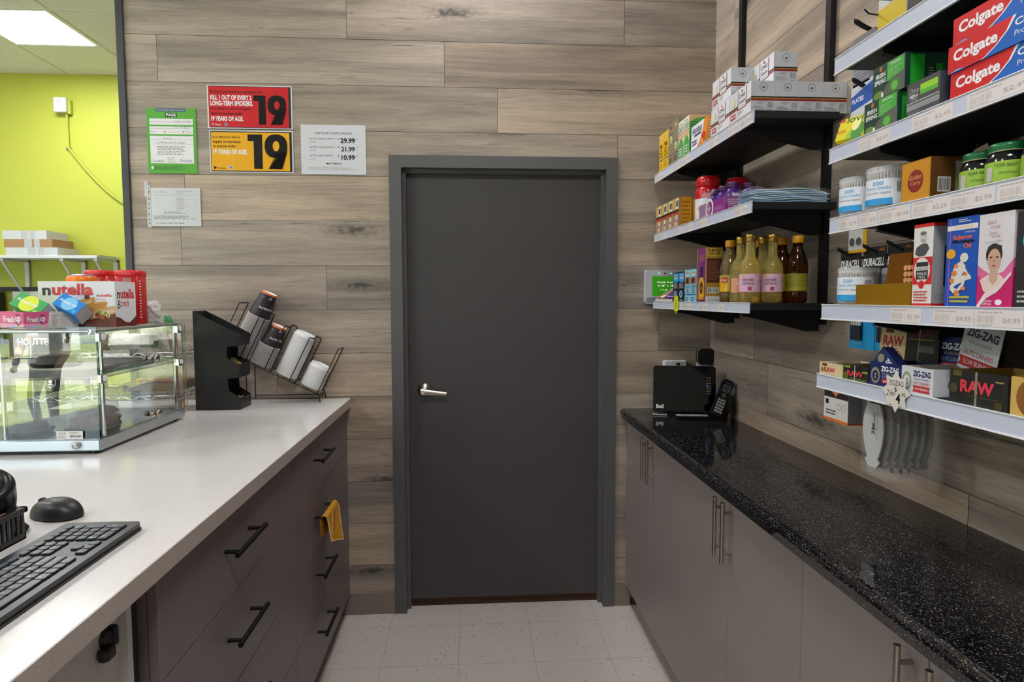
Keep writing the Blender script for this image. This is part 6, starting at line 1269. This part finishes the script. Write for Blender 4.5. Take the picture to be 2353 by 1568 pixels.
sheet('warning_sign', 'red tobacco warning sign with a large black 19', 'sign', -1.118, -.762, 2.174, 2.356, OW_,
    [('r', .015, .02, .985, .98, BLK), ('r', .018, .035, .955, .965, SR)]+[('t', 'Tobacco products are addictive and', .03, .80, .65, .88, TXT, {'b': .02}), ('t', 'KILL 1 OUT OF EVERY 2', .035, .66, .52, .77, WH, IMP), ('t', 'LONG-TERM SMOKERS.', .035, .525, .535, .64, WH, IMP), ('t', 'It is illegal to sell or supply', .04, .42, .50, .49, TXT, {'b': .02}), ('t', 'them to anyone under', .04, .30, .41, .38, TXT, {'b': .02}), ('t', '19 YEARS OF AGE.', .04, .17, .42, .28, WH, IMP), ('ring', .062, .095, .013, .3, WH), ('t', 'Ontario', .085, .065, .16, .115, WH), ('c', .212, .095, .020, M('#9fb0c8', .5)), ('c', .212, .095, .014, M('#4a6a94', .5))]+nineteen(.545, .10, .925, .78, M('#0b0b0b', .7, spec=.2)))
sheet('warning_sign', 'yellow e-cigarette warning sign with a large black 19', 'sign', -1.114, -.762, 1.988, 2.166, OW_,
    [('r', .012, .02, .985, .98, BLK), ('r', .020, .045, .955, .955, SY), ('t', 'It is illegal to sell or', .04, .80, .37, .87, TXT, {'b': .02}), ('t', 'supply e-cigarettes', .04, .68, .37, .77, TXT, {'b': .02}), ('t', 'to anyone under', .04, .58, .315, .66, TXT, {'b': .02}), ('t', '19 YEARS OF AGE.', .04, .43, .45, .55, WH, IMP), ('p', [(.045, .07), (.045, .15), (.085, .11)], TXT), ('t', 'Ontario', .095, .08, .185, .13, TXT), ('c', .245, .12, .024, M('#d3d9e2', .5)), ('c', .245, .12, .016, M('#5a7ab0', .5))]+nineteen(.455, .09, .925, .92, M('#0b0b0b', .7, spec=.2)))
sheet('price_sheet', 'white sheet of vapour disposables prices left of the door frame', 'price sheet', -.729, -.452, 1.984, 2.196, M('#d9dce4', .4),
    [('t', 'VAPOUR DISPOSABLES', .21, .81, .79, .855, TXT), ('t', 'UP TO 5000 PUFFS**', .13, .70, .53, .735, TXT), ('t', '10.0 ML', .13, .64, .24, .665, GREY), ('t', 'UP TO 1500 PUFFS**', .13, .53, .53, .565, TXT), ('t', '4.8 ML', .13, .47, .225, .495, GREY), ('t', 'UP TO 500 PUFFS**', .13, .36, .50, .395, TXT), ('t', '2.0 ML', .13, .30, .225, .325, GREY),
     ('t', '$', .565, .70, .585, .74, TXT), ('t', '29.99', .61, .635, .835, .735, TXT, {'b': .03}), ('t', '*', .86, .70, .88, .735, TXT), ('t', '$', .565, .53, .585, .57, TXT), ('t', '21.99', .62, .465, .83, .565, TXT, {'b': .03}), ('t', '*', .86, .53, .88, .565, TXT), ('t', '$', .565, .36, .585, .40, TXT), ('t', '10.99', .62, .295, .83, .395, TXT, {'b': .03}), ('t', '*', .86, .36, .88, .395, TXT), ('t', 'MINT | TOBACCO', .385, .195, .62, .235, TXT, {'b': .03}), ('l', .1, .08, .9, .15, 3, LGREY)], film=.004)
t = sheet('permit_sleeve', 'white permit sheet in a punched plastic sleeve below the green certificate', 'permit', -1.366, -1.160, 1.757, 1.920, M('#cfd3d8', .5),
    [('t', 'Ontario', .08, .87, .18, .91, GREY), ('c', .22, .89, .015, GREY), ('l', .26, .86, .36, .92, 3, LGREY), ('t', 'Tobacco Retail Dealer\'s Permit', .50, .89, .86, .92, GREY), ('l', .5, .83, .7, .88, 2, LGREY), ('r', .03, .81, .97, .815, GREY), ('r', .52, .40, .90, .405, LGREY), ('r', .52, .50, .90, .505, LGREY), ('r', .52, .60, .90, .605, LGREY), ('r', .52, .70, .90, .705, LGREY), ('r', .52, .40, .524, .78, LGREY), ('r', .90, .40, .904, .78, LGREY), ('l', .54, .44, .7, .76, 7, LGREY), ('l', .25, .32, .7, .38, 2, GREY), ('l', .05, .18, .95, .28, 3, GREY), ('l', .08, .06, .9, .1, 1, GREY)])
b = MB(); b.box(-.018, -.001, .000, .0012, -.006, .175, film_material('sleeve_edge', '#dfe3e8', .6, .2))
for z in (.012, .028, .05, .075, .095, .115, .145): b.cyl((-.009, -.0004, z), .0028, .0005, M('#5c4a3c', .7), 12, ayy)
b.box(-.026, -.010, -.001, .0005, .125, .190, film_material('tape', '#e8ecee', .45, .15)); b.build('punched_edge', t)

# ------------------------------------------------------------------ the room behind
t = thing('gas_detector', 'small white detector box high on the green wall', 'detector', (-3.398, 2.66, 2.975))
MB().box(0, .10, 0, .030, 0, .118, M('#c9ccd0', .4), .008).build('front_cover', t); MB().box(.012, .118, .030, .068, -.008, .105, GREEN, .004).build('back_box', t)
b = MB(); b.face_decals((0, 0, 0), (1, 0, 0), (0, 0, 1), (0, -1, 0), .10, .118, [('t', '\u2022 3', .40, .84, .56, .92, TXT), ('l', .3, .62, .7, .78, 4, GREY)]); b.build('printed_label', t)
pts = [(-3.318, 2.705, 2.965), (-3.325, 2.715, 2.85), (-3.322, 2.715, 2.70)]
for i in range(1, 15): u = i/14; pts.append((-3.322+.60*u, 2.715, 2.70-.52*(1-(1-u)**1.7)+.0*u))
b = MB(); fine_pts = []
for a, c_ in zip(pts[:-1], pts[1:]):
    for k in range(14): fine_pts.append(Vector(a).lerp(Vector(c_), k/14))
b.tube(fine_pts, [.0105 if i % 2 else .0088 for i in range(len(fine_pts))], GREEN, 8); b.build('flexible_conduit', label='green-painted flexible conduit curving down from the detector box', cat='conduit')
b = MB(); b.box(-3.345, -3.300, 2.712, 2.728, 2.685, 2.70, CHROME, .002); b.build('conduit_clip', label='small metal clip holding the green conduit', cat='clip')
t = thing('white_wall_shelf', 'white shelf board on brackets on the green wall', 'shelf', (-3.3, 2.40, 1.79)); WS = M('#c3c8cc', .5)
MB().box(-.9, .34, .0, .32, -.022, 0, WS, .002).build('board', t)
for x in (.055, .315, -.4):
    b = MB(); b.box(x-.016, x+.016, .305, .325, -.40, -.022, WS); b.box(x-.016, x+.016, .02, .325, -.040, -.022, WS); b.rod((x, .03, -.04), (x, .31, -.36), .009, WS, 8); b.build('bracket', t)
KB = M('#9a7350', .7); WC = M('#b9bec1', .6)
def flatbox(lab, x0, x1, z0, z1, m, y0, rz, side=None):
    w_ = x1-x0; b = carton_mb(w_, .26, z1-z0, m, [('r', .42, 0, .58, 1, M('#a9adaf', .4)), ('r', .62, .0, .74, 1, M('#a9adaf', .4))]); b.build('pizza_box', loc=(x0, y0, z0), rot=(0, 0, rz), label=lab, cat='box', group='flat cartons on the white shelf')
flatbox('white flat carton at the bottom of the stack on the white shelf', -3.66, -3.26, 1.7905, 1.852, WC, 2.42, -.03)
flatbox('brown flat carton in the middle of the stack on the white shelf', -3.67, -3.30, 1.8525, 1.918, KB, 2.42, -.02)
flatbox('white flat carton on top of the stack on the white shelf', -3.68, -3.345, 1.9185, 1.985, WC, 2.42, .0)
MB().box(-3.30, -2.97, 2.46, 2.70, 1.7905, 1.796, KB).build('cardboard_sheet', label='kraft cardboard sheet lying at the right of the white shelf', cat='cardboard')
b = MB(); b.box(-5.2, XR, 2.690, 2.728, 1.512, 1.545, BLK); b.build('trim_2', kind='structure', label='black rail low on the green wall')
t = thing('wall_board', 'white speckled panel below the black rail', 'panel', (-3.1, 2.70, .9)); MB().box(-.72, 1.6, 0, .025, 0, .61, CEIL).build('panel', t)
t = thing('tall_cabinet', 'dark tall cabinet at the left edge behind the gum trays', 'cabinet', (-4.3, 2.4, 0)); MB().box(-.5, .42, -.2, .3, 0, 1.50, M('#14181b', .4), .004).build('body', t); MB().box(-.49, .41, -.212, -.202, .05, 1.48, M('#181c20', .3)).build('cabinet_door', t)
t = thing('back_counter', 'grey service counter in the room behind', 'counter', (-2.6, .62, 0)); MB().box(-.9, .85, -.30, .32, .0, .82, M('#8d8f90', .5)).build('body', t); MB().box(-.92, .86, -.32, .33, .82, .85, M('#c5c2bd', .3), .003).build('worktop', t)
t = thing('coffee_brewer', 'black coffee brewer with white lettering seen through the glass case', 'coffee machine', (-2.42, .62, .8505)); BKM = M('#15161a', .35)
b = MB(); b.box(0, .30, 0, .25, .29, .45, BKM, .01); b.box(0, .30, .16, .25, 0, .29, BKM); b.box(0, .30, 0, .25, 0, .05, BKM, .006); b.build('machine_body', t)
b = MB(); b.face_decals((0, -.0005, .29), (1, 0, 0), (0, 0, 1), (0, -1, 0), .30, .16, [('t', 'VAN', .34, .70, .50, .84, WH, {'b': .03}), ('t', 'HOUTTE', .16, .38, .66, .62, WH, {'b': .03})]); b.build('lettering', t)
b = MB(); b.cyl((.18, .09, .051), .055, .20, BKM, 24); b.lathe([(.055, .251), (.03, .275), (0, .277)], BKM, (.18, .09, 0), 24); b.build('flask', t)
b = MB(); b.face_decals((.145, .033, .09), (1, 0, 0), (0, 0, 1), (0, -1, 0), .07, .11, [('ring', .5, .55, .40, .08, WH), ('c', .5, .58, .14, WH, .10), ('p', [(.36, .40), (.64, .40), (.70, .46), (.3, .46)], WH)]); b.build('round_emblem', t)

# ------------------------------------------------------------------ left foreground: keyboard, mouse, scanner
t = thing('keyboard', 'black full-size computer keyboard at the left edge of the worktop', 'keyboard', (-.637, -2.055, TOPZ), (0, 0, PI/2))
KBD = M('#1c1f24', .32); KEY = M('#262a30', .28); KT = M('#a9b6bd', .5)
b = MB(); b.prism(rrect(.455, .142, .014), (0, 0, .004), (1, 0, 0), (0, 1, 0), (0, 0, 1), .011, KBD); b.prism(rrect(.459, .146, .015, 6, -.002, -.002), (0, 0, .0), (1, 0, 0), (0, 1, 0), (0, 0, 1), .005, M('#0c0d0f', .25)); b.build('case', t)
rest = MB()
def key(x, y, w_=.0168, d_=.0162, leg='', col=KT):
    tgt = x > .085
    b = MB() if tgt else rest
    b.box(x, x+w_, y, y+d_, .0145, .0185, KEY, .0022)
    if leg: b.face_decals((x, y, .0186), (1, 0, 0), (0, 1, 0), (0, 0, 1), w_, d_, [('t', leg, .18, .42, .18+min(.7, .22*len(leg)), .80, col)], .0002)
    if tgt: b.build('key', t)
P = .0185
rows_ = [(.016, [('Ctrl', 1.3), ('', 1.1), ('Alt', 1.2), ('', 6.4), ('Alt', 1.2), ('', 1.0), ('', 1.0), ('Ctrl', 1.3)]), (.016+P, [('Shift', 2.3)]+[(c_, 1) for c_ in 'ZXCVBNM,./']+[('Shift', 2.6)]), (.016+2*P, [('Caps', 1.8)]+[(c_, 1) for c_ in 'ASDFGHJKL;\'']+[('Enter', 2.2)]), (.016+3*P, [('Tab', 1.5)]+[(c_, 1) for c_ in 'QWERTYUIOP[]']+[('\\', 1.5)]), (.016+4*P, [(c_, 1) for c_ in '`1234567890-=']+[('Back', 2)])]
for y, ks in rows_:
    x = .010
    for leg, ww in ks: key(x, y, P*ww-.0017, .0162, leg); x += P*ww
yF = .016+5.15*P
for i in range(13): key(.010+P*1.155*i, yF, .018, .011, 'F%d' % i if i else 'Esc', M('#3f9fd8', .5) if i % 2 else KT)
xn = .010+15*P+.008
for i, l_ in enumerate(('PS', 'SL', 'PB')): key(xn+P*i, yF, .0165, .011, l_)
for r_, ls in ((4, ('Ins', 'Hm', 'PU')), (3, ('Del', 'End', 'PD'))):
    for i, l_ in enumerate(ls): key(xn+P*i, .016+P*r_, .0165, .0162, l_)
key(xn+P, .016+P, .0165, .0162, '^')
for i, l_ in enumerate(('<', 'v', '>')): key(xn+P*i, .016, .0165, .0162, l_)
xp = xn+3*P+.008
for r_, ls in ((4, 'N/*-'), (3, '789'), (2, '456'), (1, '123')):
    for i, l_ in enumerate(ls): key(xp+P*i, .016+P*r_, .0165, .0162, l_)
key(xp, .016, P*2-.002, .0162, '0'); key(xp+2*P, .016, .0165, .0162, '.'); key(xp+3*P, .016, .0165, P*2-.002, 'Ent'); key(xp+3*P, .016+2*P, .0165, P*2-.002, '+')
for i in range(4): key(xp+P*i, yF, .0165, .011, '')
rest.build('key_rows', t, kind='stuff')
t = thing('computer_mouse', 'black wireless computer mouse beyond the keyboard', 'mouse', (-.848, -1.520, TOPZ), (0, 0, math.radians(78)))
MM = M('#1b1c20', .42)
def mf(u, v):
    a = u*2*PI; k = math.sin(v*PI/2); x = .033*math.cos(a)*(1-.10*math.sin(a))*(1-(1-k)*.999 if False else math.cos(v*PI/2)**.55 if v < .999 else 0); y = .055*math.sin(a)*(math.cos(v*PI/2)**.55 if v < .999 else 0)
    return Vector((x, y, .003+.036*math.sin(v*PI/2)**.9*(1-.25*(y/.055)**2)))
b = MB(); b.grid(mf, 32, 14, MM, True, True); b.lathe([(0, 0), (.028, 0), (.032, .003)], BLK, seg=24); b.build('shell', t)
b = MB(); b.cyl((-.003, .030, .030), .009, .006, BLK, 20, Matrix.Rotation(PI/2, 3, 'Y')); b.build('scroll_wheel', t)
t = thing('barcode_scanner', 'black barcode scanner head on its stand, cut by the left frame edge', 'scanner', (-.90, -1.62, TOPZ))
b = MB(); b.lathe([(.0, 0), (.052, 0), (.055, .006), (.048, .014), (.020, .022), (.016, .03)], BLK, seg=32); b.build('stand_foot', t)
hm = Matrix.Translation((.015, -.02, .085)) @ Euler((math.radians(38), math.radians(20), 0)).to_matrix().to_4x4()
b = MB(); b.T = hm; b.lathe([(.030, -.05), (.036, -.02), (.040, .02), (.036, .032), (.028, .034), (.024, .020), (.0, .016)], M('#17191c', .3), seg=32); b.build('scanner_head', t)
b = MB(); b.rod((0, 0, .02), (.012, -.012, .06), .012, BLK, 14); b.T = hm; b.lathe([(0, .0175), (.010, .0175)], M('#a8c83a', .4, 0, .4), seg=16); b.build('neck', t)
t = thing('card_basket', 'small black slotted basket of cards beside the keyboard', 'basket', (-.83, -1.745, TOPZ), (0, 0, math.radians(90)))
b = MB(); w_, d_, h_ = .11, .075, .060
for x0_, x1_, y0_, y1_ in ((0, w_, 0, .003), (0, w_, d_-.003, d_), (0, .003, 0, d_), (w_-.003, w_, 0, d_)):
    b.box(x0_-.004, x1_+.004, y0_-.004, y1_+.004, h_-.010, h_, BLK, .002); b.box(x0_, x1_, y0_, y1_, 0, .012, BLK)
    n = 9
    for i in range(n):
        u = (i+.2)/n
        if x1_-x0_ > y1_-y0_: b.box(x0_+(x1_-x0_)*u, x0_+(x1_-x0_)*u+.005, y0_, y1_, .012, h_-.010, BLK)
        else: b.box(x0_, x1_, y0_+(y1_-y0_)*u, y0_+(y1_-y0_)*u+.004, .012, h_-.010, BLK)
b.box(0, w_, 0, d_, 0, .003, BLK); b.build('basket_body', t)
b = MB()
for i in range(6): b.box(.01, .09, .010+.009*i, .012+.009*i, .004, .052+.003*(i % 2), (WHT, M('#c98a6a', .5), M('#b9a890', .5))[i % 3])
b.build('cards', t)

# ------------------------------------------------------------------ outside the shop window (seen mirrored in the display case)
GRASS = newmat('lawn'); gm, nt, bb = GRASS; g = N(nt); tc = g.n('TexCoord').outputs['Object']
g.l(g.mix(g.ss(g.noise(tc, 14, 5), .35, .65), srgb('#6f8050'), srgb('#a5ac80')), bb.inputs['Base Color']); bb.inputs['Roughness'].default_value = .9
ROAD = M('#b9b6b2', .85, bump=.2, bscale=40); WALK = M('#c9c4bb', .85, bump=.2, bscale=40)
MB().box(-30, 20, -7.9, -5.73, -.12, -.02, WALK).build('trim_3', kind='structure', label='concrete pavement outside the shop window')
MB().box(-30, 20, -15.5, -7.9, -.12, -.03, gm).build('lawn', kind='structure')
MB().box(-40, 30, -27, -15.5, -.15, -.06, ROAD).build('road', kind='structure')
MB().box(-60, 50, -60, -27, -.12, -.03, gm).build('far_lawn', kind='structure')
rr = random.Random(11); LEAF = M('#4f7030', .8, bump=1., bscale=9)
for i in range(9):
    x = -34+6.4*i+rr.random(); s_ = 1.2+.8*rr.random()
    b = MB(); b.rod((0, 0, 0), (0, 0, s_*1.0), .12, M('#5a4636', .9), 8)
    b.grid(lambda u, v: (lambda a, ph: Vector((s_*math.cos(a)*math.sin(ph)*(1+.12*math.sin(5*a+3*ph+i)), s_*math.sin(a)*math.sin(ph)*(1+.12*math.sin(4*a-6*ph)), s_*1.55-s_*.9*math.cos(ph)*(1+.1*math.sin(7*a)))))(u*2*PI, .02+v*(PI-.04)), 26, 16, LEAF, True, True)
    b.build('roadside_tree', loc=(x, -32+rr.random()*4, -.03), label='round green tree beyond the road outside, %s along the row' % ('first', 'second', 'third', 'fourth', 'fifth', 'sixth', 'seventh', 'eighth', 'ninth')[i], cat='tree', group='trees beyond the road')
# person outside the window
sk = [((0, 0, .78), (.165, .12)), ((0, 0, .92), (.185, .12)), ((0, 0, 1.06), (.205, .13)), ((0, 0, 1.18), (.185, .11)), ((0, 0, 1.25), .052), ((0, .01, 1.30), .050), ((0, .02, 1.37), .082), ((0, .02, 1.45), .075),
      ((.09, 0, .70), .085), ((.10, .02, .40), .055), ((.10, -.02, .07), .038), ((.11, .09, .03), .035),
      ((-.09, 0, .70), .085), ((-.11, .06, .40), .055), ((-.08, .0, .07), .038), ((-.08, .11, .03), .035),
      ((.225, 0, 1.15), .062), ((.30, .02, .93), .042), ((.27, .12, .74), .032), ((.25, .16, .68), .030),
      ((-.225, 0, 1.15), .062), ((-.31, .02, .94), .042), ((-.22, .15, .80), .032), ((-.16, .20, .78), .030)]
ed = [(0, 1), (1, 2), (2, 3), (3, 4), (4, 5), (5, 6), (6, 7), (0, 8), (8, 9), (9, 10), (10, 11), (0, 12), (12, 13), (13, 14), (14, 15), (3, 16), (16, 17), (17, 18), (18, 19), (3, 20), (20, 21), (21, 22), (22, 23)]
def skinned(name, sk, ed, root, par, m, mats=None, loc=None, **kw):
    me = bpy.data.meshes.new(name); me.from_pydata([p for p, r in sk], ed, []); o = bpy.data.objects.new(name, me); C.objects.link(o)
    md = o.modifiers.new('Skin', 'SKIN'); md.use_smooth_shade = True
    if not me.skin_vertices: me.skin_vertices.new(name='')
    for i, (p, r) in enumerate(sk): me.skin_vertices[0].data[i].radius = r if isinstance(r, tuple) else (r, r)
    me.skin_vertices[0].data[root].use_root = True
    sb = o.modifiers.new('Sub', 'SUBSURF'); sb.levels = sb.render_levels = 2
    dg = bpy.context.evaluated_depsgraph_get(); dg.update(); m2 = bpy.data.meshes.new_from_object(o.evaluated_get(dg)); bpy.data.objects.remove(o)
    m2.materials.clear()
    for q in (mats or [m]): m2.materials.append(q)
    o = bpy.data.objects.new(name, m2); C.objects.link(o)
    if par: o.parent = par
    return o
SKN = M('#c4937a', .6); SHIRT = M('#1d2126', .85); SHO = M('#20242a', .85)
pt = thing('person', 'person in a black T-shirt and dark trousers standing outside the shop window', 'person', (-5.54, -7.70, -.02), (0, 0, math.radians(14)))
pt.scale = (1.2, 1.2, 1.17)
o = skinned('body', sk, ed, 0, pt, SKN, [SKN, SHIRT, SHO, M('#2a211d', .8)])
for p in o.data.polygons:
    c_ = p.center
    arm = abs(c_.x) > .235 and c_.z < .99
    p.material_index = 1 if (.80 < c_.z < 1.245 and not arm) else 2 if (c_.z <= .80 and not arm and c_.z > .26) else 3 if (c_.z > 1.40 or (c_.z > 1.33 and c_.y < .0)) else 0
    if c_.z < .26: p.material_index = 2
for s_ in (1, -1):
    hx_, hy_, hz_ = (.25, .16, .68) if s_ > 0 else (-.16, .20, .78)
    for k in range(5):
        fx = (k-2)*.013; fl = (.045, .060, .066, .060, .046)[k]; 
        d0 = (hx_+fx, hy_+.01, hz_-.015); d1 = (hx_+fx*1.4, hy_+.012+fl*.4, hz_-.015-fl*.55); d2 = (hx_+fx*1.5, hy_+.004+fl*.3, hz_-.015-fl)
        f = skinned('finger', [(d0, .0095), (d1, .0085), (d2, .007)], [(0, 1), (1, 2)], 0, pt, SKN)
b = MB(); ayf = None
b.face_decals((-.10, .150, .98), (1, 0, 0), (0, 0, 1), (0, 1, 0), .20, .17, [('c', .5, .5, .46, M('#8fa3b5', .7)), ('c', .5, .40, .34, M('#b5643a', .7)), ('c', .5, .36, .2, M('#2a2422', .7))], .001); b.build('shirt_print', pt)
b = MB(); b.lathe([(0, 1.485), (.03, 1.482), (.06, 1.46), (.082, 1.42), (.086, 1.39)], M('#2a211d', .8), (0, .012, 0), 20); b.build('hair', pt)
for x in (-.028, .028):
    b = MB(); b.lathe([(0, .006), (.007, .004), (.009, 0)], M('#e8e4e0', .3), (x, .092, 1.385), 12, True, Matrix.Rotation(-PI/2, 3, 'X')); b.lathe([(0, .0075), (.0035, .0065)], BLK, (x, .092, 1.385), 10, True, Matrix.Rotation(-PI/2, 3, 'X')); b.build('eye', pt)
b = MB(); b.prism([(-.010, 0), (.010, 0), (.004, .035), (-.004, .035)], (0, .09, 1.345), (1, 0, 0), (0, 0, 1), (0, 1, 0), .018, SKN); b.build('nose', pt)
b = MB(); b.box(-.020, .020, .088, .097, 1.325, 1.332, M('#9a5a50', .6), .003); b.build('mouth', pt)
